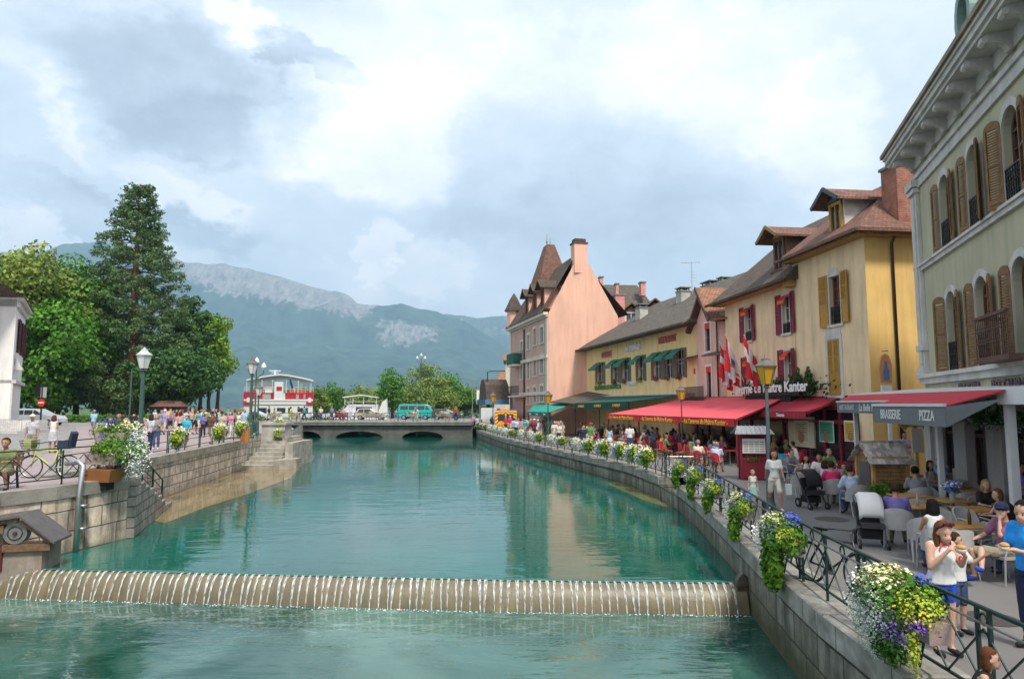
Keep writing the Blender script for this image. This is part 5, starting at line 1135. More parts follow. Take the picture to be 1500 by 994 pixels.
# sloping stair rail of the landing
o = empty('stair_rail', (0,0,0), 0, 'sloping iron handrail beside the mossy landing stairs', 'railing'); mb = MB(); mb.tube([(6.25,28.9,1.0),(6.3,28.8,1.95),(7.5,25.6,1.9),(7.6,25.5,1.0)], .02, 6); mb.bar((6.2,28.7,-.1),(6.2,28.7,1.0),.03); mb.bar((6.25,25.7,-.1),(6.25,25.7,1.0),.04); mb.bar((6.2,28.7,1.0),(6.25,25.7,1.0),.02); mb.build('rail', GREEN_IRON, o)
ll1 = off(WL1, -.3); ll2 = off(WL2, -.3)
railing('dark green iron railing in front of the green bicycle', ll1, ZL+.03, 2.1, True, 4.6, .95, False)
railing('dark green iron railing of the promenade beside the strollers', [(p[0],p[1]) for p in ll2][:], ZL+.03, 2.1, False, 1.4, .95, False, True)
o = empty('stair_railing', (0,0,0), 0, 'sloping dark green railing going down the narrow stone stairs', 'railing'); mb = MB(); P0 = Vector((-11.35,20.5,ZL)); dd = fl
def sp(i): return P0+dd*(i*1.95)+Vector((0,0,-.56*i*.98))
for i in range(4): MB().bar(sp(i)+Vector((0,0,-.3)), sp(i)+Vector((0,0,.98)), .05).build('post', GREEN_IRON, o)
for h in (.98,.66,.36,.06): mb.bar(sp(0)+Vector((0,0,h)), sp(3)+Vector((0,0,h)), .04 if h > .9 else .025)
for i in range(3): mb.bar(sp(i)+Vector((0,0,.36)), sp(i+1)+Vector((0,0,.66)), .02)
mb.build('top_rail', GREEN_IRON, o)

# ---- flowers
PET = {'white': flat('petal_white', (.78,.78,.72), .6), 'cream': flat('petal_cream', (.75,.70,.36), .6), 'purple': flat('petal_purple', (.16,.07,.42), .6), 'lilac': flat('petal_lilac', (.42,.34,.62), .6),
       'yellow': flat('petal_yellow', (.72,.52,.02), .6), 'blue': flat('petal_blue', (.06,.10,.50), .6), 'silver': flat('petal_silver', (.50,.55,.48), .7), 'lime': flat('leaf_chartreuse', (.34,.40,.03), .6)}
leafA = leafmat('box_leaf', (.02,.075,.01), (.10,.25,.02), .25, 3); leafB = leafmat('box_leaf_bright', (.05,.15,.01), (.20,.36,.03), .25, 3)
boxm = mat('planter_box', (.33,.24,.22), .8, .12, 4, .2, 20)
def puff(mb, c, ext, n, size, droop=0, seed=0):
    pass
def flowers(par, spec, scale=1.0, leafsize=.04):
    """spec: (material key or 'leaf'/'bright', centre, extents, count, size)"""
    Cl, Nl = [], []
    groups = {}
    for key, c, e, n, sz in spec:
        n = int(n*scale); q = rs.normal(0,.5,(n,3)); ln = np.linalg.norm(q, axis=1)[:,None]; q = q/(ln+1e-6)*np.minimum(ln, 1.15)
        p = q*np.array(e)+np.array(c); groups.setdefault(key, []).append((p, q+np.array([0,-.3,.5]), np.full(n, sz)))
    leafs = [k for k in groups if k in ('leaf','bright')]
    mats = []; Vc = []; Mi = []
    for key, gl in groups.items():
        C = np.concatenate([g[0] for g in gl]); Nn = np.concatenate([g[1] for g in gl]); sz = np.concatenate([g[2] for g in gl])
        m = leafA if key == 'leaf' else leafB if key == 'bright' else PET[key]
        Vc.append((key, leafmesh('foliage' if key in ('leaf','bright') else 'blossoms', C, Nn, sz, m, .62 if key in ('leaf','bright') else .9)))
    out = []
    for key, me in Vc:
        o = bpy.data.objects.new('foliage' if key in ('leaf','bright') else 'blossoms', me); COL.objects.link(o); o.parent = par; o['kind'] = 'stuff'; out.append(o)
    return out
def planter(label, loc, rz, spec, scale=1, box=(.95,.28,.30), grp='flower boxes hung on the quay railing'):
    o = empty('flower_box', loc, rz, label, 'flower box', grp); w, d, h = box
    mb = MB(); mb.box((0,0,0), (w,d,h), 0, 1.06); b = mb.build('box', boxm, o); mb = MB(); 
    for sx in (-w/2-.012, w/2+.012): mb.tube([(sx*.985,0,-.0),(sx*1.0,0,0)], .04, 10)
    mb.tube([(-.1,-d/2-.004,0),(-.1,-d/2+.02,0)], .035, 10); mb.build('drain_hole', BLACK, b)
    mb = MB(); mb.bar((-w*.3,.1,-h/2),(-w*.3,.18,-h/2-.35),.025); mb.bar((w*.3,.1,-h/2),(w*.3,.18,-h/2-.35),.025); mb.bar((-w*.3,-.1,-h/2-.01),(-w*.3,.2,-h/2-.01),.025); mb.bar((w*.3,-.1,-h/2-.01),(w*.3,.2,-h/2-.01),.025); mb.build('bracket', GREEN_IRON, o)
    flowers(o, spec, scale); return o
# local x runs along the quay away from the viewer, local -y hangs over the water?  (+y = water side)
def spec_big(k=0):
    return [('leaf',(.42,.1,.22),(.78,.36,.36),1500,.04),('bright',(.15,.0,.32),(.45,.3,.26),380,.05),('cream',(.55,.08,.42),(.5,.32,.24),620,.030),('white',(.95,.15,.05),(.34,.34,.5),760,.021),
            ('silver',(.5,.34,-.1),(.5,.18,.5),1700,.016),('white',(.5,.3,.1),(.5,.2,.4),420,.018),('purple',(-.0,.36,-.1),(.35,.12,.24),120,.02),('purple',(-.4,.28,.1),(.22,.1,.1),60,.022),('lime',(-.26,.1,.28),(.34,.28,.24),420,.02),('yellow',(-.25,.2,.25),(.35,.22,.25),60,.022),('lime',(-.42,.32,-.2),(.1,.06,.35),160,.024),('leaf',(.1,.38,-.35),(.35,.12,.22),400,.035),('blue',(-.0,-.1,.62),(.12,.1,.08),26,.025)]
def spec_mid():
    return [('leaf',(0,.1,.15),(.75,.34,.34),1100,.045),('bright',(-.1,.35,-.35),(.32,.16,.5),520,.07),('white',(.65,.2,.0),(.34,.3,.42),620,.024),('cream',(.4,.1,.34),(.42,.26,.2),260,.032),('lilac',(.1,.25,.1),(.5,.2,.25),110,.03),
            ('lime',(-.5,.15,.2),(.25,.22,.18),320,.028),('yellow',(-.4,.15,.2),(.3,.2,.2),60,.026),('blue',(-.15,-.05,.5),(.3,.15,.14),90,.024),('purple',(.1,.3,.2),(.4,.15,.2),70,.026)]
def spec_far():
    return [('leaf',(0,.1,.12),(.62,.32,.24),260,.07),('bright',(-.25,.22,-.02),(.35,.2,.3),190,.075),('silver',(.5,.2,-.08),(.34,.3,.36),620,.035),('white',(.3,.12,.22),(.5,.3,.26),330,.036),('cream',(.1,.1,.3),(.4,.24,.14),150,.04),('lilac',(.1,.3,.1),(.4,.15,.2),45,.045),('lime',(-.5,.12,.1),(.25,.22,.25),150,.05)]
def on_quay(px, py, dist=None):
    """place along the terrace railing where the sight line to pixel (px) crosses it"""
    best = None
    for W_ in (RR1, RR2):
        L_ = plen(W_)
        for i in range(400):
            p, a = pt_at(W_, L_*i/400)
            if p.y < 1: continue
            sx = CX+F*p.x/(p.y*math.cos(PITCH)+(ZR+.7-CZ)*math.sin(PITCH)); e = abs(sx-px)
            if dist and abs(p.y-dist) > dist*.35: continue
            if best is None or e < best[0]: best = (e, p, a)
    return best[1], best[2]
QP = [(1325,7.75,'big'),(1160,12.0,'big2'),(1088,15.4,'mid'),(1038,18.9,'mid'),(1017,22.0,'mid'),(998,25.0,'mid')]
QL = ['huge overflowing flower box with purple and yellow blooms nearest the viewer','flower box with blue and violet spikes beside the leaning bicycle','flower box with long green trailers before the tall lamp post','flower box with violet blooms, next beyond the lamp post','small leafy flower box beside the landing gate','flower box with pale trailers at the top of the landing stairs']
for (px, Y, kd), lb in zip(QP, QL):
    W_ = RR1; s = 0; L_ = plen(W_); p, a = min((pt_at(W_, L_*i/800) for i in range(801)), key=lambda q: abs(q[0].y-Y))
    nx2 = Vector((-math.sin(a), math.cos(a), 0))   # towards the water
    planter(lb, p+nx2*.18+Vector((0,0,ZR+.62)), a, spec_big() if kd == 'big' else spec_mid(), 2.3 if kd == 'big' else 1.9 if kd == 'big2' else 1.0).scale = ((.78,.80,.76) if kd == 'big' else (.92,.85,.85) if kd == 'big2' else (.72,.72,rnd.uniform(.62,.8)))
far = None; s = 2.0; k = 0; L_ = plen(RR2); nth = ['first','second','third','fourth','fifth','sixth','seventh','eighth','ninth','tenth','eleventh','twelfth','thirteenth','fourteenth','fifteenth','sixteenth','seventeenth','eighteenth','nineteenth','twentieth']
while s < L_-1 and k < 20:
    p, a = pt_at(RR2, s); nx2 = Vector((-math.sin(a), math.cos(a), 0)); loc = p+nx2*.15+Vector((0,0,ZR+.66)); lb = f'flower box with white trailers, {nth[k]} beyond the landing stairs'
    if k < 4: far = planter(lb, loc, a, spec_far(), 1.0)
    else: dup(far, loc, a, lb, scale=(rnd.uniform(.7,1.0)*rnd.choice((1,1,-1)), rnd.uniform(.8,1.1), rnd.uniform(.65,.95)))
    s += 2.15+.07*k; k += 1
# promenade flower boxes
def planterL(label, px, py, Y, sp_, sc, z=None, rz=1.9):
    c = at(px, py, Y); return planter(label, c, rz, sp_, sc, grp='flower boxes of the promenade')
ct = flat('planter_orange_wood', (.28,.11,.03), .7)
pb = planterL('big white flowering planter beside the green bicycle', 152, 672, 19.5, [(a_,(c_[0]*1.0,c_[1],c_[2]),e_,n_,s_) for a_, c_, e_, n_, s_ in spec_big()], 1.2, rz=-.2); pb.children[0].scale = (.8,.9,.5)
mb = MB(); mb.box((0,0,-.45), (.8,.45,.35), 0, 1.25); mb.build('wooden_tub', ct, pb); mb = MB(); mb.box((0,0,-.72),(.5,.3,.25)); mb.build('foot', BLACK, pb)
planterL('cream and white flower box behind the bicycle child seat', 165, 640, 22.5, spec_mid(), 1, rz=-.1)
for px, py, Y, lb in ((267,643,27.5,'leafy white flower box on the promenade railing below the boy in turquoise'),(327,634,33.5,'bright green flower box on the promenade railing before the man in brown'),(357,628,38.5,'white flower box on the promenade railing by the orange bin'),(411,637,45.8,'cream flower box on the squat stone pier'),(412,622,46.5,'small flower tuft above the squat stone pier')):
    planterL(lb, px, py, Y, spec_far(), 1.2 if Y < 45 else .9)
for i, px in enumerate((404,430,540,553,602,646,652)):
    c = at(px, 610, BY0-.1); planter('flower box hung on the bridge railing '+('above the stone pier','left of the motorbikes','under the beige hatchback nose','beside the beige hatchback bumper','under the teal van','under the grey minivan door','under the grey minivan bonnet')[i], (c.x,BY0-.1,ZB+.75), 0, spec_far(), .35, grp='flower boxes of the bridge')

# ---- lamp posts
amber = flat('amber_glass', (.62,.33,.02), .25); frost = flat('frosted_glass', (.62,.64,.62), .3); lampg = mat('lamp_post_paint', (.10,.14,.15), .5, .3, 4, .1)
gpost = mat('green_post', (.04,.09,.075), .5, .15, 4, .05)
def lamp(label, loc, H, glass, post, s=1.0, r=.055, ball=False, cap=None):
    o = empty('street_lamp', loc, 0, label, 'street lamp'); mb = MB(); mb.lathe((0,0,0), [(r*2.6,0),(r*2.6,.12),(r*1.9,.2),(r*1.7,.9),(r*1.1,1.0),(r,1.1),(r*.8,H-.75*s),(r*1.6,H-.73*s),(r*.7,H-.66*s)], 10); mb.build('post', post, o)
    z = H-.66*s; g = MB(); g.lathe((0,0,z), [(.13*s,0),(.25*s,.44*s)], 6); ln = g.build('lantern_glass', glass, o)
    f = MB()
    for k in range(6):
        a = 2*math.pi*k/6; f.bar((.135*s*math.cos(a),.135*s*math.sin(a),z-.005),(.257*s*math.cos(a),.257*s*math.sin(a),z+.44*s),.016*s)
    f.lathe((0,0,z+.44*s), [(.29*s,0),(.29*s,.03*s),(.17*s,.12*s),(.12*s,.17*s),(.12*s,.2*s),(.05*s,.24*s),(.02*s,.3*s)], 6); f.build('lantern_frame', cap or mat('lamp_cap', (.13,.11,.10), .5, .2, 6), o); return o
lamp('tall lamp post with amber lantern standing before the tavern sign', gp(1129,745), 4.35, amber, lampg, 1.15, .06)
lamp('slim lamp post with small amber lantern before the red awning', (gp(1000,671)), 4.0, amber, gpost, 1.1, .05)
lamp('amber lantern lamp post by the teal awning', gp(803,643), 4.1, amber, gpost, 1.5, .06)
lamp('distant amber lantern lamp post by the ambulance', gp(722,631), 4.3, amber, gpost, 1.6, .06)
lamp('tall green lamp post with frosted lantern by the narrow stairs', gp(203,680,ZL), 4.15, frost, gpost, 1.05, .085, cap=mat('pale_cap', (.42,.44,.42)))
lamp('dark lamp post at the top of the broad stairs', (at(366,640,44).x,44,ZL), 5.05, frost, gpost, 1.4, .1)
lamp('shorter pale lantern post beside the three armed lamp', (at(377,630,50).x,50,ZL), 3.6, frost, gpost, 1.2, .06)
def multi(label, loc, H, arms=3):
    o = empty('street_lamp', loc, 0, label, 'street lamp'); mb = MB(); mb.lathe((0,0,0), [(.16,0),(.14,.8),(.07,1),(.05,H-.9)], 8)
    pts = [(-.55,0,H-.75),(.55,0,H-.75),(0,0,H-.35)][:arms]
    for p in pts: mb.tube([(0,0,H-1.5),(p[0]*.6,0,H-1.25),(p[0],0,H-1.1),(p[0],0,p[2]-.1)], .035, 6)
    mb.build('post', gpost, o)
    for p in pts:
        g = MB(); g.lathe((p[0],0,p[2]-.1), [(.08,0),(.2,.2),(.16,.4),(.05,.52),(.02,.6)], 8); g.build('lantern_glass', frost, o)
multi('three armed lamp with pale lanterns before the red and white boat', (at(373,620,52).x,52,ZL), 5.6)
multi('far three armed lamp rising behind the teal van', (at(616,600,98).x,98,ZB), 9.2)
def pole(label, px, Y, z, H, arm=0, m=None, sign=None, name='street_lamp', cat='street lamp', r=.07):
    x = at(px, 600, Y).x; o = empty(name, (x,Y,z), 0, label, cat); mb = MB(); mb.tube([(0,0,0),(0,0,H)]+([(arm*.15,0,H+.12),(arm,0,H+.15)] if arm else []), r, 6); mb.build('post', m or gpost, o)
    return o
pole('plain dark pole standing before the giant conifer', 190, 62, ZL, 5.3, 0)
o = pole('traffic signal pole with a long arm over the quay road', 714, 85, ZR, 7.0, 2.2, GREEN_IRON, name='traffic_signal', cat='traffic signal'); mb = MB(); mb.box((.1,-.15,2.6),(.35,.3,1.1)); mb.build('signal_head', BLACK, o); 
o = pole('curved grey mast carrying two white banners', 703, 92, ZR, 6.2, 0, STEEL, name='banner_mast', cat='mast'); mb = MB(); mb.b2(-.45,.0,-.05,.05,3.0,4.9) ; mb.b2(.1,.55,-.05,.05,3.0,4.9); mb.build('banner', flat('banner_white', (.75,.75,.72)), o)
o = pole('slender distant light mast behind the lakeside trees', 692, 110, ZR, 7.0, 0, STEEL)
c = at(61,590,60); o = empty('no_entry_sign', (c.x,60,ZL), 0, 'traffic light pole with a round red no entry sign', 'road sign'); MB().tube([(0,0,0),(0,0,3.9)], .07, 8).build('post', BLACK, o)
mb = MB(); mb.tube([(0.05,-.12,2.3),(0.05,-.16,2.3)], .33, 18); sg = mb.build('sign_disc', flat('sign_red', (.6,.02,.02)), o); mb = MB(); mb.b2(-.18,.28,-.18,-.165,2.25,2.36); mb.build('bar', WHITE, sg)
mb = MB(); mb.box((-.35,0,3.3),(.4,.3,.9)); mb.build('signal_head', BLACK, o); mb = MB(); mb.box((.12,0,3.2),(.5,.05,.9)); mb.build('plate', flat('plate_grey', (.35,.36,.34)), o)
# vertical pipe on the left quay wall
c = at(118,690,18.6); mb = MB(); mb.tube([(c.x-.5,18.75,ZL+.55),(c.x-.15,18.72,ZL+.62),(c.x,18.7,ZL+.5),(c.x+.0,18.6,ZL-.2),(c.x+.02,18.55,.0)], .07, 10); mb.box((c.x+.06,18.7,ZL-.55),(.2,.2,.05)); mb.box((c.x+.06,18.7,.6),(.2,.2,.05)); tag(mb.build('steel_pipe', STEEL, None, True), 'grey steel pipe running down the stained quay wall', 'pipe')

# ================================================================ awnings and terrace structures
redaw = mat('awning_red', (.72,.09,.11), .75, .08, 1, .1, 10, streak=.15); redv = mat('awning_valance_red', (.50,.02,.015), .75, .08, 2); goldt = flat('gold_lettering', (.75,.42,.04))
def awning(label, bn, bf, fn, ff, m, mv, drop, name='awning', txt=None, n=3, tm=None, tsz=.4, posts=True, pm=None, zg=ZR, wave=0, tsx=None):
    """bn/bf back near/far, fn/ff front near/far corners"""
    bn, bf, fn, ff = map(Vector, (bn, bf, fn, ff)); o = empty(name, (fn.x, fn.y, zg), 0, label, 'awning'); O = Vector((fn.x, fn.y, zg)); a, b, c, d = bn-O, bf-O, ff-O, fn-O
    mb = MB(); K = 24; vs = []
    for i in range(K+1):
        t = i/K; p = a+(b-a)*t; q = d+(c-d)*t; mid = (p+q)/2-Vector((0,0,.05))
        for z in (p, mid, q): vs.append(z)
    mb.add(vs, [(i*3+k, i*3+k+1, i*3+k+4, i*3+k+3) for i in range(K) for k in range(2)]); cn = mb.build('canopy', m, o, False); s_ = cn.modifiers.new('t','SOLIDIFY'); s_.thickness = .03
    mb = MB(); 
    vs = []
    for i in range(K*2+1):
        t = i/(K*2); q = d+(c-d)*t; wv = .02*math.sin(i*1.7); vs += [q+Vector((-.02,0,.0)), q+Vector((wv-.03,0,-drop))]
    mb.add(vs, [(i*2,i*2+1,i*2+3,i*2+2) for i in range(K*2)]); mb.quad(d, d+Vector((0,0,-drop)), d+(a-d)*.999*0+(a-d)*.0+Vector((0,0,-drop)), d) if 0 else None
    vl = mb.build('valance', mv, o); s_ = vl.modifiers.new('t','SOLIDIFY'); s_.thickness = .012
    fr = MB(); fr.tube([d+Vector((0,0,.02)), c+Vector((0,0,.02))], .04, 6); fr.tube([a,b], .07, 6)
    for t in (0,.33,.66,1): fr.bar(a+(b-a)*t-Vector((0,0,.1)), d+(c-d)*t-Vector((0,0,.06)), .05)
    fr.build('frame', pm or RST, o)
    if posts:
        for t in posts if isinstance(posts, (list,tuple)) else (.0,.33,.66,1):
            q = d+(c-d)*t; MB().bar((q.x+.1,q.y,0),(q.x+.1,q.y,q.z),.09).build('post', pm or RST, o)
    if txt:
        dr = (d-c).normalized(); rz = math.atan2(dr.y, dr.x)
        for i in range(n):
            t = (i+.5)/n; q = c+(d-c)*t; text_obj('lettering', txt, tsz, tm or goldt, o, (q.x-.075, q.y-.02, q.z-drop*.52), (math.pi/2, 0, rz), .006, tsx or 1.0, .0, .008)
    return o
zf = 3.16; za = 4.32
bn = FB.w(-6.6,0,za); bf = FB.w(-20.6,0,za)
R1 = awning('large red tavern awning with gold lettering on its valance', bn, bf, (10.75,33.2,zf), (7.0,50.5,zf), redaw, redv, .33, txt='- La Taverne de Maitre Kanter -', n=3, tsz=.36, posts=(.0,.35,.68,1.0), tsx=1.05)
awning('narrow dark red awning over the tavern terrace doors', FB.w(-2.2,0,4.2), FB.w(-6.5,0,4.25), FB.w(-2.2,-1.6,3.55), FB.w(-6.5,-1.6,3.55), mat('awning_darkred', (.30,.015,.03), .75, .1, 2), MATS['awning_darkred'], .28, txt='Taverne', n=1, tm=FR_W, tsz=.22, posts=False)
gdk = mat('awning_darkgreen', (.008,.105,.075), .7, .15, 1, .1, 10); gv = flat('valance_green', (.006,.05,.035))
gB = FD.w(-1.0,0,4.62); gC = FD.w(-16,0,4.62); f1 = at(919,588,52); f2 = at(841,591,63)
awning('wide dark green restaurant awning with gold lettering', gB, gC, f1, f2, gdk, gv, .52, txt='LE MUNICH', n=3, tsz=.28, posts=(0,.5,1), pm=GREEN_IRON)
mb = MB(); a1 = at(872,570,68); mb.slab([f2+Vector((0,0.2,.05)), at(806,588,69), at(868,571,69.5)+Vector((0,.3,0)), gC+Vector((0,-.2,.05))], .12); tag(mb.build('lean_to_roof', tileG), 'grey lean-to roof between the green awning and the salmon gable', 'roof')
tealm = mat('awning_teal', (.015,.27,.20), .7, .12, 1)
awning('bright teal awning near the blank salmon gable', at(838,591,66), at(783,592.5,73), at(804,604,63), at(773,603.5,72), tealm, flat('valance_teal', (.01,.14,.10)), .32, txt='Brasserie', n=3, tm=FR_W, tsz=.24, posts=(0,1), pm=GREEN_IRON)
# brasserie canopy, right
FCn = Fac((12.15,24.3), (-.15,-1)); cz0 = 4.12
CA = empty('brasserie_canopy', FCn.o, FCn.rz, 'white framed brasserie canopy with red cloth and grey lettered valance', 'canopy'); whp = mat('white_post', (.62,.62,.62), .5, .06, 3)
mb = MB(); Lc = 24.3/.989
mb.b2(-.1,9.4,-.12,.06,cz0-.02,cz0+.12); mb.b2(9.4,16,-.12,.1,cz0-.22,cz0+.12); mb.b2(-.1,16,3.0,3.1,cz0+.2,cz0+.4); mb.b2(-.12,0,-.1,3.1,cz0,cz0+.15)
for x in (3.3,6.3,9.4): mb.b2(x-.06,x+.06,-.1,3.1,cz0-.14,cz0-.03)
mb.build('frame', whp, CA)
for px, nm in ((1252,0),(1372,1),(1477,2),(1302,3)):
    off_ = 0 if nm != 3 else 2.2
    x, _ = FCn.uz(px, 640, off_); w = .16 if nm == 2 else .12; mb = MB(); mb.b2(x-w/2,x+w/2,off_-w/2+.06,off_+w/2+.06,ZR,cz0-.02); mb.build('post', whp, CA)
xa = FCn.uz(1346,600)[0]; xb = FCn.uz(1448,600,-.5)[0]
redc = mat('canopy_red', (.50,.03,.05), .75, .08, 2); gry = mat('valance_grey', (.14,.155,.165), .8, .08, 4)
mb = MB(); mb.slab([(-.05,-.14,cz0+.10),(xa,-.14,cz0+.10),(xa,-.55,cz0-.12),(-.05,-.55,cz0-.12)],.03); mb.build('red_cloth', redc, CA)
mb = MB(); mb.slab([(xa+.05,-.14,cz0+.10),(xb,-.14,cz0+.10),(xb-.3,-1.2,cz0-.24),(xa+.05,-1.2,cz0-.24)],.03); mb.build('red_cloth', redc, CA)
mb = MB(); mb.slab([(-.1,3.05,cz0+.4),(16,3.05,cz0+.4),(16,-.1,cz0+.14),(-.1,-.1,cz0+.14)],.03); mb.build('roof_cloth', flat('cloth_white', (.6,.6,.58)), CA)
mb = MB(); mb.b2(-.05,xa,-.58,-.56,cz0-.50,cz0-.15); v1 = mb.build('valance', gry, CA); mb = MB(); mb.b2(-.05,xa,-.62,-.55,cz0-.15,cz0-.10); mb.b2(xa+.05,xb-.3,-1.26,-1.19,cz0-.27,cz0-.2); mb.build('front_bar', whp, CA)
mb = MB(); mb.b2(xa+.05,xb-.3,-1.23,-1.21,cz0-.72,cz0-.27); mb.add([(xb-.3,-1.21,cz0-.72),(xb-.3,-1.21,cz0-.27),(xb+.2,-.3,cz0-.1)],[(0,1,2)]); v2 = mb.build('valance', gry, CA)
text_obj('lettering', 'BRASSERIE', .34, FR_W, v2, (xa+(xb-xa)*.28,-1.24,cz0-.49), ext=.003, bold=.006, sx=.85); text_obj('lettering', 'PIZZA', .34, FR_W, v2, (xa+(xb-xa)*.74,-1.24,cz0-.49), ext=.003, bold=.006, sx=.85)
text_obj('lettering', 'La Belle Helene', .32, FR_W, v1, (xa*.62,-.60,cz0-.33), ext=.003, bold=.004, shear=.2); text_obj('lettering', 'RESTAURANT', .24, flat('letter_pale', (.45,.46,.46)), v1, (xa*.2,-.60,cz0-.33), ext=.003, bold=.004)
for x in (2.0,4.4,6.9,8.6):
    o = empty('hanging_basket', FCn.w(x,.9,cz0-.62), 0, 'hanging flower basket under the brasserie canopy '+('at its far end','above the waiter','above the wooden hut end','beside the thick white post')[[2.0,4.4,6.9,8.6].index(x)], 'hanging basket')
    mb = MB(); mb.lathe((0,0,-.1), [(.08,0),(.2,.16)], 10); mb.build('pot', flat('pot_dark', (.05,.04,.03)), o); mb = MB(); mb.bar((0,0,0),(0,0,.55),.015); mb.build('hook', IRON, o); flowers(o, [('leaf',(0,0,.1),(.5,.45,.3),420,.05),('lilac',(0,0,.05),(.5,.45,.28),60,.035),('purple',(0,0,.0),(.45,.4,.25),30,.03)], 1)

# tavern fronts at ground level: near-black panel painted as the unlit rooms, red frames, posters
SH = empty('tavern_front', FB.o, FB.rz, 'dark red tavern shop front with dark panels for unlit bays under the awnings', 'shop front')
mb = MB(); mb.b2(-20.5,-.9,-.06,-.004,ZR,ZR+2.75); mb.build('dark_room_panel', flat('dark_room_panel', (.018,.013,.014), .15), SH)
mb = MB()
for x in (-20.4,-18.6,-16.6,-14.4,-12.4,-10.6,-8.8,-7.0,-5.75,-4.55,-3.3,-2.1,-1.0): mb.b2(x-.07,x+.07,-.14,-.06,ZR,ZR+2.8)
mb.b2(-20.5,-.9,-.15,-.06,ZR+2.15,ZR+2.3); mb.b2(-20.5,-.9,-.16,-.06,ZR+2.75,ZR+2.9); mb.b2(-20.5,-.9,-.12,-.06,ZR,ZR+.55); mb.build('red_frame', RST, SH)
def board(par, fac, x0p, y0p, x1p, y1p, m, ox=0, y=-.18, fm=FR_W, label=None):
    x0, z0 = fac.uz(x0p, y1p); x1, z1 = fac.uz(x1p, y0p); mb = MB(); mb.b2(x0+ox-.05, x1+ox+.05, y, y+.03, z0-.05, z1+.05); f = mb.build('poster', fm, par); mb = MB(); mb.b2(x0+ox, x1+ox, y-.01, y, z0, z1); mb.build('print', m, f); return (x0+ox, x1+ox, z0, z1, f)
paperm = flat('paper_cream', (.58,.50,.34)); 
mb = MB(); x0, z0 = FB.uz(1160,652); x1, z1 = FB.uz(1196,612); mb.b2(x0,x1,-.15,-.07,z0,z1+.05); mb.build('cream_panel', paperm, SH)
for (a_, b_, c_, d_, m_, body) in ((1170,618,1188,645,flat('poster_pale', (.50,.44,.27)),'menu'),(1207,618,1225,645,flat('poster_green', (.04,.36,.22)),'menu'),(1244,618,1260,644,flat('poster_yellow', (.62,.36,.03)),'menu')):
    x0, x1, z0, z1, pf = board(SH, FB, a_, b_, c_, d_, m_)
    q = MB(); w_ = x1-x0
    for i in range(5): q.b2(x0+w_*.15, x1-w_*(.15+.1*(i%2)), -.2, -.193, z1-.12-i*.09, z1-.09-i*.09)
    q.build('print_lines', flat('print_ink', (.10,.09,.07)), pf); q = MB(); q.cur = 0; q.lathe(((x0+x1)/2,-.2,z0+.2),[(.01,0),(.01,.001)],6) if 0 else q.tube([((x0+x1)/2,-.205,z0+(z1-z0)*.22),((x0+x1)/2,-.193,z0+(z1-z0)*.22)], w_*.24, 12); q.build('print_dish', mat('dish_brown', (.35,.18,.08), .6, .6, 20), pf)
# tavern sign: white blackletter-like words on dark boards
signw = flat('sign_white', (.80,.78,.74))
mb = MB(); mb.b2(-9.6,-4.5,-.62,-.55,4.35,4.95); mb.b2(-9.6,-4.5,-.55,-.004,4.3,4.4); sb_ = mb.build('sign_board', flat('sign_black', (.02,.017,.016)), SH)
o = text_obj('lettering', 'Taverne de Maitre Kanter', .72, signw, SH, (0,0,0), ext=.015, bold=.016)
x0, z0 = FB.uz(1072,573,-.7); x1, z1 = FB.uz(1182,562,-.7); w = max(v.co.x for v in o.data.vertices)-min(v.co.x for v in o.data.vertices); o.location = ((x0+x1)/2,-.68,(z0+z1)/2); o.scale = ((x1-x0)/w,1,1)
blossoms('trailing_plants', (-7.0,-.35,4.75), (4.6,.3,.5), 500, [flat('leaf_deep', (.02,.05,.015))], SH, leaf=mat('leaf_deep2', (.015,.05,.015), .6, .3, 4, 0, island=.5), nl=700, size=.09)
def topiary(x, z, h, r):
    cl = [((0,0,h*t), r*(1.05-t)*1.0+.05) for t in (.1,.25,.4,.55,.7,.85,.97)]; C, Nn = clouds(cl, 4000, 1.0); me = leafmesh('clipped_shrub', C, Nn, .05, L_dark); o = bpy.data.objects.new('clipped_shrub', me); COL.objects.link(o); p = FB.w(x,-.3,z); o.location = p; return o
for px, lb in ((1169,'taller clipped cone shrub on the tavern sign box, left one'),(1184,'clipped cone shrub on the tavern sign box, right one'),(1105,'clipped cone shrub behind the flags on the tavern sign box')):
    tag(topiary(FB.uz(px,553,-.3)[0], 4.5, 1.15, .30), lb, 'shrub')
# hanging pub sign at the corner
x, z = FB.uz(1297,540); c = at(1297,540,27.4); o = empty('hanging_sign', (c.x,27.4,c.z), 0, 'tall narrow pub sign with a bottle picture hung at the ochre house corner', 'sign')
mb = MB(); mb.yprism([(-.22,-.55),(.22,-.55),(.26,.1),(.15,.5),(0,.62),(-.15,.5),(-.26,.1)], -.04, .04); mb.build('board', flat('sign_orange', (.55,.25,.10)), o); mb = MB(); mb.yprism([(-.12,-.45),(.12,-.45),(.12,-.1),(.05,.1),(.05,.3),(-.05,.3),(-.05,.1),(-.12,-.1)], -.055, -.042); mb.build('bottle_picture', flat('pic_blue', (.10,.18,.38)), o); mb = MB(); mb.b2(-.2,.2,-.05,.05,-.95,-.65); mb.build('plate', WHITE, o); mb = MB(); mb.bar((.3,.3,.75),(-.1,0,.7),.03); mb.build('bracket', IRON, o)

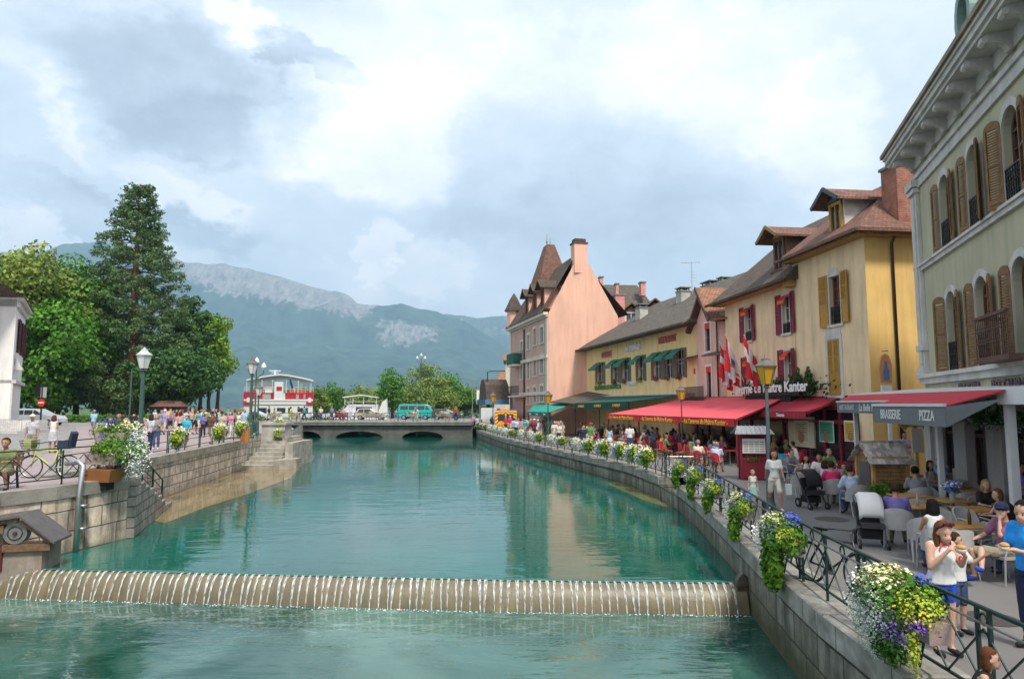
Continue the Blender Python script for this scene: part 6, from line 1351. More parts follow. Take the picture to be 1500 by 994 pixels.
# menu kiosk in dark red
kp = gp(1104,702); o = empty('menu_kiosk', kp, -.15, 'dark red wooden menu stand with grey metal roof', 'kiosk'); o.scale = (.8,.8,.92)
mb = MB()
for sx in (-.62,.62):
    for sy in (-.3,.3): mb.b2(sx-.05,sx+.05,sy-.05,sy+.05,0,2.05)
mb.b2(-.6,.6,-.28,.28,.05,.95); mb.b2(-.6,.6,-.22,.22,1.95,2.05); mb.b2(-.62,.62,.2,.26,.9,2.0); mb.build('body', RST, o)
mb = MB(); mb.slab([(-.95,-.65,2.0),(.95,-.65,2.0),(.75,0,2.32),(-.75,0,2.32)],.03); mb.slab([(.95,.65,2.0),(-.95,.65,2.0),(-.75,0,2.32),(.75,0,2.32)],.03)
for i in range(8): x = -.85+.24*i; mb.bar((x,-.66,2.02),(x*.85,0,2.35),.025)
mb.build('roof', mat('zinc_roof', (.30,.31,.32), .5, .15, 3, metal=.3), o)
mb = MB(); mb.b2(-.55,.55,-.33,-.3,1.15,1.78); mn = mb.build('menu_board', FR_W, o); mb = MB()
for i in range(4):
    for j in range(5): mb.b2(-.48+.26*i,-.28+.26*i,-.34,-.331,1.22+.1*j,1.26+.1*j)
mb.build('menu_print', mat('menu_print', (.35,.30,.22), .7, .5, 9), mn); flowers(o, [('leaf',(0,-.3,.9),(.45,.1,.12),200,.03)], 1)

# wooden hut
hp = at(1292,700,20.6); hp.z = ZR; o = empty('wooden_hut', (hp.x*.96, hp.y*.96, ZR), .0, 'little wooden hut with shingle roof beside the canopy', 'hut'); plank = brick('pine_planks', (.38,.22,.09), (.30,.17,.07), (.10,.06,.03), 3, .13, .01, stain=.35, stcol=(.16,.09,.04), bump=.7); pine = mat('pine', (.46,.27,.09), .7, .25, 3, .3, 20, aniso=(6,6,.6), streak=.3)
hw_, hd_, h0, h1 = .58, .55, .75, 1.75; O = 0.28
mb = MB(); mb.b2(-hw_,hw_,-hd_,hd_,.35,1.72); mb.add([(-hw_,-hd_,1.72),(-hw_,hd_,1.72),(-hw_,0,2.12)],[(0,1,2)]); mb.build('plank_wall', plank, o)
mb = MB()
for sx in (-hw_,hw_):
    for sy in (-hd_,hd_): mb.b2(sx-.05,sx+.05,sy-.05,sy+.05,0,1.78)
mb.b2(-hw_-.03,hw_+.03,-hd_-.04,-hd_-.003,1.66,1.8)
for i in range(14): mb.tube([(-hw_+.04+.085*i,-hd_-.05,1.64),(-hw_+.04+.085*i,-hd_-.01,1.64)], .045, 8)
mb.build('frame', pine, o)
mb = MB(); mb.b2(-hw_-.02,-hw_-.006,-.36,.36,.85,1.6); mb.build('window', flat('hut_window', (.10,.10,.10), .2), o)
sh = mat('shingle', (.40,.36,.32), .85, .2, 6, .4, 18, island=.35); mb = MB()
for side in (-1,1):
    for row in range(6):
        t0 = row/6; z0 = 1.72-.12+(2.26-1.6)*t0; y0 = side*(hd_+.2)*(1-t0)
        for k in range(11):
            x = -hw_-.22+.145*k+(row%2)*.06; mb.box((x+.07, y0-side*.07, z0+.05+rnd.uniform(-.006,.006)), (.135,.24,.022), 0, 1, Matrix.Rotation(side*-.72 if side < 0 else -.72, 4, 'X') if side > 0 else Matrix.Rotation(.72, 4, 'X'))
mb.build('shingle_roof', sh, o)
mb = MB(); mb.b2(-.95,.55,-.95,-.62,.3,.62); mb.build('flower_trough', plank, o); flowers(o, [('leaf',(-.25,-.8,.78),(.62,.22,.2),700,.05),('bright',(-.25,-.8,.8),(.6,.2,.18),300,.05)], 1); o.scale = (.82,.82,.86); blossoms('geraniums', (-.5,-.78,1.0), (.45,.15,.12), 30, [flat('geranium', (.6,.06,.02))], o, size=.03)
# mail / bird table shaped stand behind the waiter
bp_ = at(1340,620,24.6); o = empty('wooden_stand', (bp_.x,24.6,ZR), 0, 'wooden bird table shaped sign stand behind the waiter', 'stand'); mb = MB(); mb.bar((0,0,0),(0,0,2.3),.1); mb.b2(-.28,.28,-.1,.1,2.2,2.3); mb.bar((-.55,0,2.25),(0,0,2.85),.08,.5); mb.bar((.55,0,2.25),(0,0,2.85),.08,.5); mb.build('frame', MATS['pine'], o); mb = MB(); mb.b2(-.2,.2,-.12,-.08,1.3,2.15); mb.build('board', flat('board_white', (.5,.5,.48)), o)

# flags on the tavern front
def flagm(name, kind):
    m, nt, p = _new(name); p.inputs['Roughness'].default_value = .8; return m
redf, whf, blf, orf = flat('flag_red', (.60,.02,.03), .8), flat('flag_white', (.72,.70,.72), .8), flat('flag_blue', (.04,.10,.35), .8), flat('flag_orange', (.65,.18,.02), .8)
def flag(label, p0, p1, w, mats_, seed):
    """pole from p0 up to p1, cloth hanging in folds from the tip"""
    r = random.Random(seed); p0, p1 = Vector(p0), Vector(p1); o = empty('flag', p0, 0, label, 'flag'); MB().tube([(0,0,0), p1-p0], .02, 6).build('pole', WHITE, o)
    d = p1-p0; nU, nV = 14, 18; Lh = 2.0; vs = []
    for i in range(nU+1):
        u = i/nU; base = d*(1-u*.55)
        for j in range(nV+1):
            v = j/nV; fold = .09*math.sin(u*17+v*3+seed)*(0.3+v); vs.append(base+Vector((.10*u+fold, .12*math.cos(u*13+seed)*v, -v*Lh*(1-.25*u)-.05+.03*math.sin(v*9+u*4))))
    mb = MB(); fs = [(i*(nV+1)+j, (i+1)*(nV+1)+j, (i+1)*(nV+1)+j+1, i*(nV+1)+j+1) for i in range(nU) for j in range(nV)]; mb.add(vs, fs)
    if mats_ == 'a': mb.mi = [(0 if (f//nV) < 3 else 2 if 5 <= f % nV < 9 and 6 < (f//nV) < 12 else 3 if 9 <= f % nV < 11 else 0 if f % nV > 11 and (f//nV) > 9 else 1) for f in range(len(fs))]
    else: mb.mi = [(1 if 5 <= f//nV <= 8 or 5 <= f % nV <= 8 else 0) for f in range(len(fs))]
    mb.build('cloth', [redf, whf, blf, orf], o, True)
c1 = FB.w(FB.uz(1098,560)[0],-.3,5.1); flag('white red and blue flag drooping before the tavern window', c1, (c1.x-1.3,c1.y-.9,c1.z+2.7), 1, 'a', 2)
c2 = FB.w(FB.uz(1130,560)[0],-.3,4.9); flag('red flag with a white cross beside the amber lantern', c2, (c2.x-1.4,c2.y-.9,c2.z+2.6), 1, 'b', 5)
c3 = FB.w(FB.uz(1086,560)[0],-.3,5.0); flag('red flag hanging close to the tavern shutter', c3, (c3.x-1.1,c3.y-.6,c3.z+2.5), 1, 'c', 8)
# TV aerial
c = at(1014,420,56); mb = MB(); mb.tube([(c.x,56,c.z-1),(c.x,56,c.z+2.1)], .035, 5); mb.bar((c.x-.9,56,c.z+2.0),(c.x+.7,56,c.z+2.1),.03)
for i in range(6): mb.bar((c.x-.8+.28*i,55.7,c.z+2.02),(c.x-.8+.28*i,56.3,c.z+2.02),.02)
for i in range(4): mb.bar((c.x-.2,56,c.z+.5+.25*i),(c.x+.4,56,c.z+.5+.25*i),.02)
tag(mb.build('roof_aerial', STEEL), 'thin roof aerial above the yellow house chimneys', 'aerial')

# terrace fence of the tavern
o = empty('terrace_fence', (0,0,0), 0, 'low dark fence before the red chairs under the posters', 'fence'); a = gp(1122,688); b = gp(1262,690); mb = MB()
for h in (.35,.62,.9): mb.bar(a+Vector((0,0,h)), b+Vector((0,0,h)), .03)
for i in range(9): p = a+(b-a)*(i/8); mb.bar(p, p+Vector((0,0,.95)), .035)
mb.build('rail', flat('fence_brown', (.06,.045,.04)), o)
# ================================================================ people
skins = [mat('skin_fair', (.50,.29,.20), .6, .08, 8, 0), mat('skin_tan', (.38,.20,.12), .6, .08, 8, 0), mat('skin_dark', (.16,.08,.05), .6, .08, 8, 0)]
hairs = {k: mat('hair_'+k, c, .75, .3, 45, .9, 70, aniso=(60,60,6), streak=.5, bdist=.012, spec=.15) for k, c in {'brown':(.06,.03,.018),'black':(.012,.010,.010),'blond':(.42,.28,.12),'grey':(.30,.29,.28),'auburn':(.14,.05,.022),'white':(.55,.54,.52)}.items()}
CL = {}
def cloth(k):
    T_ = {'white':(.68,.68,.68),'black':(.015,.015,.018),'grey':(.22,.22,.24),'navy':(.015,.022,.06),'blue':(.03,.12,.42),'sky':(.25,.45,.65),'turquoise':(.02,.38,.52),'red':(.50,.02,.03),'pink':(.62,.20,.30),'magenta':(.60,.02,.13),'purple':(.17,.13,.38),'lilac':(.32,.26,.52),'green':(.10,.25,.08),'olive':(.17,.20,.09),'beige':(.42,.36,.27),'khaki':(.26,.23,.16),'brown':(.10,.055,.035),'maroon':(.14,.02,.04),'denim':(.05,.08,.16),'palegrey':(.42,.43,.45),'paleblue':(.42,.52,.68),'orange':(.60,.20,.03),'cobalt':(.01,.26,.70),'mint':(.25,.50,.40),'royal':(.015,.06,.42),'yellow':(.65,.48,.06),'grape':(.24,.10,.17),'cream':(.60,.55,.45)}
    if k not in CL: CL[k] = mat('cloth_'+k, T_[k], .85, .22, 9, .7, 11, bdist=.035)
    return CL[k]
V3 = Vector
def limb(mb, pts, rs_, n=8):
    mb.tube(pts, rs_, n); mb.ball(pts[0], rs_[0]*1.0, n); mb.ball(pts[-1], rs_[-1]*1.0, n)
def loft(mb, rings, n=14):
    """rings: (centre, half width x, half depth y)"""
    vs = [V3(c)+V3((rx*math.cos(2*math.pi*k/n), ry*math.sin(2*math.pi*k/n), 0)) for c, rx, ry in rings for k in range(n)]; N_ = len(rings)
    mb.add(vs, [(i*n+k, i*n+(k+1)%n, (i+1)*n+(k+1)%n, (i+1)*n+k) for i in range(N_-1) for k in range(n)]+[tuple(range(n))[::-1], tuple((N_-1)*n+k for k in range(n))])
def remesh(mb, name, vox, m, sm=3):
    me = mb.mesh('tmp', m); o = bpy.data.objects.new('tmp', me); COL.objects.link(o)
    r = o.modifiers.new('r','REMESH'); r.mode = 'VOXEL'; r.voxel_size = vox; r.use_smooth_shade = True
    s_ = o.modifiers.new('s','SMOOTH'); s_.factor = .5; s_.iterations = sm
    dg = bpy.context.evaluated_depsgraph_get(); out = bpy.data.meshes.new_from_object(o.evaluated_get(dg)); out.name = name
    bpy.data.objects.remove(o); out.materials.clear(); out.materials.append(m); out.polygons.foreach_set('use_smooth', [True]*len(out.polygons)); return out
def tuft(hm, hc, n):
    co = np.array([v.co[:] for v in hm.vertices]); nn = np.array([v.normal[:] for v in hm.vertices]); k = rs.randint(0, len(co), n); p = co[k]+nn[k]*.002; nr = nn[k]
    dn = np.array([0,0,-1.0])+rs.normal(0,.25,(n,3))-.0*nr; t = dn-nr*np.sum(dn*nr,1)[:,None]*.85; t /= np.linalg.norm(t,axis=1)[:,None]; b = np.cross(t, nr); b /= np.linalg.norm(b,axis=1)[:,None]+1e-9
    L_ = rs.uniform(.02,.05,n)[:,None]; w = .0028; q_ = p+t*L_+nr*.004; nf = len(hm.polygons)
    vs = [tuple(c) for c in co]; fs = [tuple(f.vertices) for f in hm.polygons]; b0 = len(vs)
    for i in range(n): vs += [tuple(p[i]-b[i]*w), tuple(p[i]+b[i]*w), tuple(q_[i])]; fs.append((b0+3*i, b0+3*i+1, b0+3*i+2))
    me = bpy.data.meshes.new('hair'); me.from_pydata(vs, [], fs); me.materials.append(hm.materials[0]); me.polygons.foreach_set('use_smooth', [True]*len(fs)); me.update(); return me
def figure(P, vox=.026, fem=False, hair='short', top='tee', bottom='long', fingers=False, build=1.0):
    """P: joints (metres, facing -y): hip, chest, neck, head, and L/R sh, el, ha, kn, an, to"""
    b = build; B_, T_, L_, S_, H_ = MB(), MB(), MB(), MB(), MB()
    hip, chest, neck, head = (V3(P[k]) for k in ('hip','chest','neck','head'))
    ww = .135 if not fem else .14; cw_ = .175 if not fem else .145; wa = .125 if not fem else .105
    mid = hip.lerp(chest, .45)
    tor = [(hip+V3((0,0,-.07)), ww*.9*b, .10*b), (hip+V3((0,0,.02)), ww*1.05*b, .12*b), (mid, wa*b*1.05, .10*b), (chest, cw_*b, .115*b), (chest.lerp(neck,.6), cw_*.92*b, .10*b), (neck+V3((0,0,-.02)), .075, .065)]
    loft(B_, tor); up = (head-neck)
    limb(B_, [neck+V3((0,0,-.06)), neck+up*.5], [.062,.055])
    fwd = V3(P.get('face', (0,-1,0))).normalized(); fwd2 = V3((fwd.x, fwd.y, 0)).normalized(); side_ = V3((-fwd2.y, fwd2.x, 0))
    hc = head+V3((0,0,.0)); B_.ball(hc+V3((0,0,.03)), .092, 12, 1.16); B_.ball(hc+fwd*.035-V3((0,0,.045)), .066, 10, 1.0); B_.ball(hc+fwd*.05-V3((0,0,.085)), .034, 8, .9)
    B_.tube([hc+fwd*.075+V3((0,0,.03)), hc+fwd*.105-V3((0,0,.022))], [.013,.02], 6)
    for s_ in (-1,1): B_.ball(hc+side_*.088*s_+V3((0,0,.0)), .022, 6, 1.4)
    sh_, sl_ = (.052,.042) if not fem else (.044,.034)
    for s_ in 'LR':
        sh, el, ha = V3(P['sh'+s_]), V3(P['el'+s_]), V3(P['ha'+s_]); kn, an, to = V3(P['kn'+s_]), V3(P['an'+s_]), V3(P['to'+s_]); hp = hip+V3((.085*(1 if s_ == 'L' else -1), 0, -.05))
        limb(B_, [sh, sh.lerp(el,.5), el], [.055*b,.046*b,.038]); limb(B_, [el, el.lerp(ha,.35), ha], [.039,.038,.025])
        d = (ha-el).normalized(); 
        hd = V3(P.get('hd'+s_, tuple(d))).normalized(); sd = hd.cross(V3((0,0,1))); sd = sd.normalized() if sd.length > .2 else V3((0,1,0)); pn = hd.cross(sd)
        limb(B_, [ha, ha+hd*.05, ha+hd*.085], [.024,.033,.03], 8)
        if fingers:
            for k in range(4):
                o_ = sd*(.026-.0175*k)*1.05; L1 = (.034,.040,.037,.028)[k]; base = ha+hd*.085+o_; q1 = base+hd*L1*.9+pn*.008; q2 = q1+(hd*.7+pn*.8).normalized()*L1*.75; q3 = q2+(hd*.2+pn).normalized()*L1*.5
                B_.tube([base-hd*.02, q1, q2, q3], [.0095,.009,.008,.007], 6)
            q = ha+hd*.02+sd*.025; B_.tube([q, q+(hd+sd*1.2).normalized()*.04, q+(hd*1.5+sd*.7+pn*.5).normalized()*.075], [.012,.0105,.008], 6)
        else:
            for k in range(4): q0 = ha+hd*.07+sd*(.024-.016*k); B_.tube([q0, q0+hd*(.06+.01*(k in (1,2)))+pn*.014], [.010,.008], 5)
            q0 = ha+hd*.02+sd*.022; B_.tube([q0, q0+(hd+sd).normalized()*.055], [.012,.009], 5)
        limb(B_, [hp, hp.lerp(kn,.5), kn], [.092*b,.076*b,.056]); limb(B_, [kn, kn.lerp(an,.32), an], [.055,.056,.035])
        limb(B_, [an, an.lerp(to,.5)-V3((0,0,.0)), to], [.036,.036,.026])
        # clothes
        if top in ('tee','shirt','long','dress'):
            fr_ = {'tee':.72,'shirt':.8,'dress':.3,'long':1}[top]; e = .017
            limb(T_, [sh, sh.lerp(el, fr_)], [.055*b+e+.006, .046*b+e+.008])
            if top == 'long': limb(T_, [el, el.lerp(ha,.9)], [.055,.040])
        if top == 'tank': limb(T_, [sh+V3((0,0,.01)), sh.lerp(neck,.5)+V3((0,0,-.0))], [.045*b,.05])
        if bottom in ('long','shorts'):
            e = .016; k1 = kn.lerp(hp,.12 if not fingers or not fem else .5) if bottom == 'shorts' else kn
            limb(L_, [hp, hp.lerp(k1,.5), k1], [.094*b+e,.080*b+e,.06+e+(.012 if bottom == 'shorts' else 0)])
            if bottom == 'long': limb(L_, [kn, kn.lerp(an,.4), an+V3((0,0,.03))], [.06+e*.8,.06+e,.05])
        limb(S_, [an-V3((0,0,.012)), an.lerp(to,.5)-V3((0,0,.008)), to], [.041,.043,.034])
    if bottom != 'skirt': loft(L_, [(hip+V3((0,0,-.09)), ww*1.02*b+.01, .115*b), (hip+V3((0,0,.03)), ww*1.07*b+.012, .13*b), (hip.lerp(mid,.5), wa*b*1.12+.01, .115*b)])
    else:
        kk = (V3(P['knL'])+V3(P['knR']))/2; loft(L_, [(hip+V3((0,0,.08)), .135,.115), (hip+V3((0,0,-.05)), .175, .15), (hip.lerp(kk,.55)+V3((0,0,-.02)), .20,.17), (hip.lerp(kk,.95), .225,.2)][::-1])
    e = .018
    neckc = 1.0 if top != 'tank' else .86
    loft(T_, [(hip+V3((0,0,-.02)), ww*1.13*b+e, .135*b+e*.6), (mid, wa*b*1.1+e, .105*b+e), (chest, cw_*b+e, .115*b+e), (chest.lerp(neck,.55), cw_*(.9 if top != 'tank' else .8)*b+e*.7, .098*b+e*.7), (chest.lerp(neck,.9), .095, .085)])
    if fem: 
        for s_ in (-1,1): T_.ball(chest+side_*.065*s_+fwd2*.085-V3((0,0,.03)), .058, 8); 
    # hair
    if hair != 'none':
        H_.ball(hc+V3((0,0,.052))-fwd2*.022, .102, 12, 1.06)
        if hair in ('long','bob'):
            for k in range(5):
                a = (k-2)*.55; dv = (-fwd2*math.cos(a)+side_*math.sin(a)); L2 = .30 if hair == 'long' else .15
                H_.tube([hc+V3((0,0,.06))+dv*.07, hc+dv*.088-V3((0,0,.03)), hc+dv*.085-V3((0,0,L2*.6)), hc+dv*.07-V3((0,0,L2))], [.04,.042,.04,.018], 8)
        if hair == 'bun': H_.ball(hc-fwd2*.11+V3((0,0,.06)), .045, 8)
        if hair == 'cap':
            H_ = MB(); H_.ball(hc+V3((0,0,.062)), .106, 14, .92); q = hc+V3((0,0,.065)); vs_ = [q+side_*x_*.085+fwd2*(y_) for x_, y_ in ((-1,.06),(1,.06),(.75,.17),(0,.195),(-.75,.17))]; H_.add([v+V3((0,0,.006)) for v in vs_]+[v-V3((0,0,.006)) for v in vs_], [(0,1,2,3,4),(9,8,7,6,5),(0,5,6,1),(1,6,7,2),(2,7,8,3),(3,8,9,4),(4,9,5,0)])
    def carve(me, keep):
        return me
    out = {'body': remesh(B_, 'body', vox, skins[0]), 'shirt': remesh(T_, 'shirt', vox, cloth('white')), 'trousers': remesh(L_, 'trousers', vox, cloth('navy')), 'shoes': remesh(S_, 'shoes', vox*.9, cloth('black'), 1)}
    if hair != 'none':
        if hair == 'cap': hm = H_.mesh('hair', hairs['brown'], True)
        else:
            hm = remesh(H_, 'hair', vox*.7, hairs['brown'], 2)
            # clear the face: pull hair vertices in front of the forehead back into the skull
            for v in hm.vertices:
                r_ = v.co-hc; f_ = r_.dot(fwd2)
                if f_ > .02 and r_.z < .088: v.co = v.co-fwd2*(f_+.01)*1.0; v.co = hc+(v.co-hc)*.8
            hm = tuft(hm, hc, 1500 if hair in ('long','bob') else 900)
        out['hair'] = hm
    fc = MB()
    for s_ in (-1,1): fc.ball(hc+fwd*.086+side_*.032*s_+V3((0,0,.02)), .0105, 6, .7)
    for s_ in (-1,1): fc.bar(hc+fwd*.09+side_*.02*s_+V3((0,0,.043)), hc+fwd*.082+side_*.047*s_+V3((0,0,.041)), .006)
    out['eyes'] = fc.mesh('eyes', flat('eye_dark', (.02,.015,.012), .3), True)
    mo = MB(); mo.tube([hc+fwd*.092+side_*.02-V3((0,0,.052)), hc+fwd*.099-V3((0,0,.054)), hc+fwd*.092-side_*.02-V3((0,0,.052))], [.003,.006,.003], 6); out['mouth'] = mo.mesh('mouth', flat('lip', (.42,.12,.10), .5), True)
    return out
def pose(kind, h=1.0, lean=0, arms='down', step=.0, width=.17):
    P = {}
    if kind in ('stand','walk'):
        hz = .93; P['hip'] = (0,0,hz)
        P['chest'] = (0,-.02-lean*.3,1.25); P['neck'] = (0,-.0-lean*.5,1.45); P['head'] = (0,-.03-lean*.7,1.585)
        for s_, g in (('L',1),('R',-1)):
            st_ = step*g; P['kn'+s_] = (.10*g, -st_*.5-.02-(.05 if step and g > 0 else 0), .50); P['an'+s_] = (.10*g, -st_+(.02), .075+(.05 if step and g < 0 else 0)); P['to'+s_] = (.12*g, -st_-.14, .04)
    else:
        P['hip'] = (0,.05,.50); P['chest'] = (0,.02-lean*.35,.83); P['neck'] = (0,.01-lean*.55,1.03); P['head'] = (0,-.03-lean*.72,1.17)
        for s_, g in (('L',1),('R',-1)): P['kn'+s_] = (.12*g,-.38,.50); P['an'+s_] = (.12*g,-.34+.12*(g if step else 0),.075); P['to'+s_] = (.13*g,-.49+.12*(g if step else 0),.04)
    nk = V3(P['neck']); z = nk.z-.06
    for s_, g in (('L',1),('R',-1)):
        sx = width*g; sh = V3((sx, nk.y, z)); P['sh'+s_] = tuple(sh); am = arms if isinstance(arms, str) else arms[0 if g > 0 else 1]
        if am == 'down': el = sh+V3((.06*g, .03, -.28)); ha = el+V3((.01*g,-.07,-.23))
        elif am == 'swing': el = sh+V3((.05*g, -.09*g+.03,-.26)); ha = el+V3((0,-.16*g-.05,-.19))
        elif am == 'bent': el = sh+V3((.05*g, 0,-.27)); ha = el+V3((-.10*g,-.21,.06))
        elif am == 'table': el = sh+V3((.06*g,-.12,-.24)); ha = el+V3((-.10*g,-.22,.0))
        elif am == 'mouth': el = sh+V3((.03*g,-.12,-.24)); ha = el+V3((-.13*g,-.13,.20))
        elif am == 'hip': el = sh+V3((.16*g,.03,-.23)); ha = el+V3((-.10*g,-.06,-.19))
        elif am == 'out': el = sh+V3((.10*g,-.02,-.26)); ha = el+V3((.08*g,-.05,-.23))
        P['el'+s_] = tuple(el); P['ha'+s_] = tuple(ha)
    return P
TPL = {}
def T(key):
    if key in TPL: return TPL[key]
    kd, g, hr, tp, bt = key.split('/')[:5]; arms = {'stand':'down','standb':'bent','walk':'swing','sit':'table','sitm':('table','mouth'),'hip':('hip','down'),'kid':'down'}[kd]
    P = pose('sit' if kd.startswith('sit') else 'walk' if kd == 'walk' else 'stand', 1, .12 if kd.startswith('sit') else .02, arms, .24 if kd in ('walk','kid') else (.1 if kd.startswith('sit') else 0), .17 if g == 'm' else .145)
    TPL[key] = figure(P, .03, g == 'f', hr, tp, bt, build=1.0 if g == 'm' else .9); return TPL[key]
LABELS = {}
NPEOPLE = [0]
def person(label, loc, rz, key, shirt='white', legs='denim', hair='brown', skin=0, h=1.72, shoes='black', group=None, tpl=None, seatz=None):
    t = tpl or T(key); s_ = h/1.72
    if label in LABELS: print('DUPLICATE', label)
    LABELS[label] = 1; NPEOPLE[0] += 1
    o = bpy.data.objects.new('person', t['body']); COL.objects.link(o); o.location = loc; o.rotation_euler = (0,0,rz); o.scale = (s_,)*3; tag(o, label, 'person', group)
    setmat(o, skins[skin])
    near = V3(loc).length < 45
    for nm in ('shirt','trousers','shoes','hair','eyes','mouth'):
        if nm not in t or (nm in ('eyes','mouth') and not near): continue
        nm2 = nm
        if nm == 'trousers' and key and 'skirt' in key: nm2 = 'skirt'
        if nm == 'trousers' and key and 'shorts' in key: nm2 = 'shorts'
        if nm == 'hair' and key and '/cap' in key: nm2 = 'cap'
        c = bpy.data.objects.new(nm2, t[nm]); COL.objects.link(c); c.parent = o
        if nm == 'shirt': setmat(c, cloth(shirt))
        elif nm == 'trousers': setmat(c, cloth(legs))
        elif nm == 'shoes': setmat(c, cloth(shoes))
        elif nm == 'hair': setmat(c, cloth(hair) if nm2 == 'cap' else hairs[hair])
    return o
# ---------------------------------------------------------------- chairs and tables
def chair_grey():
    o = empty('wicker_chair', (0,0,0), 0, 'x', 'chair'); wk = mat('wicker_grey', (.36,.35,.34), .7, .15, 5, .8, 90, bdist=.006); al = flat('chair_aluminium', (.42,.43,.43), .4, .5)
    mb = MB(); mb.b2(-.24,.24,-.22,.22,.42,.46); mb.build('seat', wk, o)
    mb = MB(); n = 12; vs = []
    for i in range(n+1):
        a = math.pi*(i/n); x = .285*math.cos(a); y = .06+.22*math.sin(a); hz_ = .60+.25*math.sin(a)**.6
        vs += [(x,y,.40),(x*1.03,y*1.05,hz_),(x*1.12,y*1.12+.01,hz_),(x*1.09,y*1.08+.01,.40)]
    mb.add(vs, [(i*4+k,(i+1)*4+k,(i+1)*4+(k+1)%4,i*4+(k+1)%4) for i in range(n) for k in range(4)]); mb.build('backrest', wk, o)
    for sx in (-1,1):
        MB().tube([(sx*.27,-.24,0),(sx*.275,-.22,.45),(sx*.28,-.16,.64),(sx*.28,.05,.66)], .016, 6).build('leg', al, o); MB().tube([(sx*.25,.30,0),(sx*.24,.20,.45)], .016, 6).build('leg', al, o)
    return o
def chair_red():
    o = empty('bistro_chair', (0,0,0), 0, 'x', 'chair'); bam = mat('bamboo', (.42,.20,.07), .5, .2, 12, .2); rw = mat('red_weave', (.48,.02,.03), .55, .15, 20, .4, 60)
    mb = MB(); mb.lathe((0,0,.44), [(.21,0),(.22,.02),(.20,.04)], 14); mb.build('seat', rw, o)
    mb = MB(); vs = []; n = 10
    for i in range(n+1):
        a = math.pi*i/n; x = .2*math.cos(a); vs += [(x,.2-.03*math.cos(2*a),.52+.0),(x,.22-.03*math.cos(2*a),.56+.34*math.sin(a)**.55)]
    mb.add(vs, [(i*2,i*2+1,i*2+3,i*2+2) for i in range(n)]); b = mb.build('backrest', rw, o); sm = b.modifiers.new('t','SOLIDIFY'); sm.thickness = .025
    for sx in (-1,1):
        MB().tube([(sx*.19,-.18,0),(sx*.17,-.15,.44)], .017, 6).build('leg', bam, o); MB().tube([(sx*.2,.24,0),(sx*.17,.16,.44),(sx*.19,.21,.75)], .017, 6).build('leg', bam, o)
    mb = MB(); mb.tube([(-.18,-.16,.2),(.18,-.16,.2)], .011, 5); mb.tube([(-.19,.2,.2),(.19,.2,.2)], .011, 5); mb.tube([(-.185,-.16,.24),(-.185,.2,.24)], .011, 5); mb.tube([(.185,-.16,.24),(.185,.2,.24)], .011, 5); mb.tube([(-.1,-.16,.2),(0,-.16,.38),(.1,-.16,.2)], .01, 5); mb.build('stretcher', bam, o)
    return o
def table_proto(w=.75, d=.75, m=None, nm='table'):
    o = empty(nm, (0,0,0), 0, 'x', 'table'); mb = MB(); mb.b2(-w/2,w/2,-d/2,d/2,.71,.74); mb.build('tabletop', m or mat('table_wood', (.42,.22,.06), .45, .2, 4, .15, 20, aniso=(1,6,1), streak=.25), o)
    mb = MB(); mb.bar((0,0,.03),(0,0,.71),.06); mb.bar((-w*.38,0,.02),(w*.38,0,.02),.05,.03); mb.bar((0,-d*.38,.025),(0,d*.38,.025),.05,.03); mb.build('pedestal', flat('table_leg', (.25,.26,.27), .4, .4), o); return o
CG, CRD, TBW = chair_grey(), chair_red(), table_proto()
TBR = table_proto(.7,.7, flat('table_red', (.30,.03,.03)), 'table')
protos = {'g': CG, 'r': CRD, 't': TBW, 'tr': TBR}; used = {}
def put(kind, label, loc, rz, group):
    if label in LABELS: print('DUPLICATE', label)
    LABELS[label] = 1
    if kind not in used: used[kind] = 1; o = protos[kind]; o.location = loc; o.rotation_euler = (0,0,rz); o['label'] = label; o['group'] = group; return o
    return dup(protos[kind], loc, rz, label, group)
def face(dx, dy): return math.atan2(dx, -dy)      # rz so that local -y points along (dx,dy)
# ================================================================ placing the crowd
# --- terrace of the brasserie (near right)
GG, GT = 'grey wicker chairs of the brasserie', 'wooden brasserie tables'
def q(px, py): return gp(px, py, ZR)
def qd(px, D): return V3(((px-CX)/F*(D*math.cos(PITCH)+(ZR-CZ)*math.sin(PITCH)), D, ZR))
def sit(label, px, D, rz, key, shirt, legs, hair, skin=0, h=1.72, chair='g', clabel=None, dz=0, **k):
    p = qd(px, D); person(label, p+V3((0,0,dz)), rz, key, shirt, legs, hair, skin, h, **k)
    if chair: put(chair, clabel, p+V3((0,.07,0)) if False else p+V3((-math.sin(rz)*.06, math.cos(rz)*.06, 0)), rz, GG if chair == 'g' else 'red bistro chairs of the tavern')
M_, Fm = 'm', 'f'
SITM, SITF, SITC = 'sit/m/short/shirt/long', 'sit/f/long/tank/long', 'sit/m/cap/tee/shorts'
put('t', 'wooden table between the seated man in lilac and the long haired woman', qd(1352,15.6), 0, GT)
put('t', 'wooden table at which the blonde woman in black leans', qd(1436,15.2), .1, GT)
put('t', 'wooden table behind the girl with the sandwich', qd(1412,13.2), .05, GT)
put('t', 'wooden table with the blue bouquet under the canopy', qd(1398,16.6), .1, GT)
put('t', 'wooden table of the family by the wooden hut', qd(1238,20.9), .1, GT)
put('t', 'wooden table of the woman with orange drinks', qd(1186,23.0), .1, GT)
put('t', 'wooden table in front of the man in the dark blue shirt near the hut', qd(1335,17.4), .1, GT)
put('t', 'empty wooden table deep under the canopy beside the stone piers', qd(1395,19.5), .1, GT)
put('t', 'empty wooden table deep under the canopy behind the thick post', qd(1440,18.2), .1, GT)
sit('man in a lilac purple shirt seated with his back turned, beside the black stroller', 1316, 14.8, face(.5,.86), SITM, 'purple','khaki','brown',1, 1.74, clabel='grey wicker chair under the man in lilac purple')
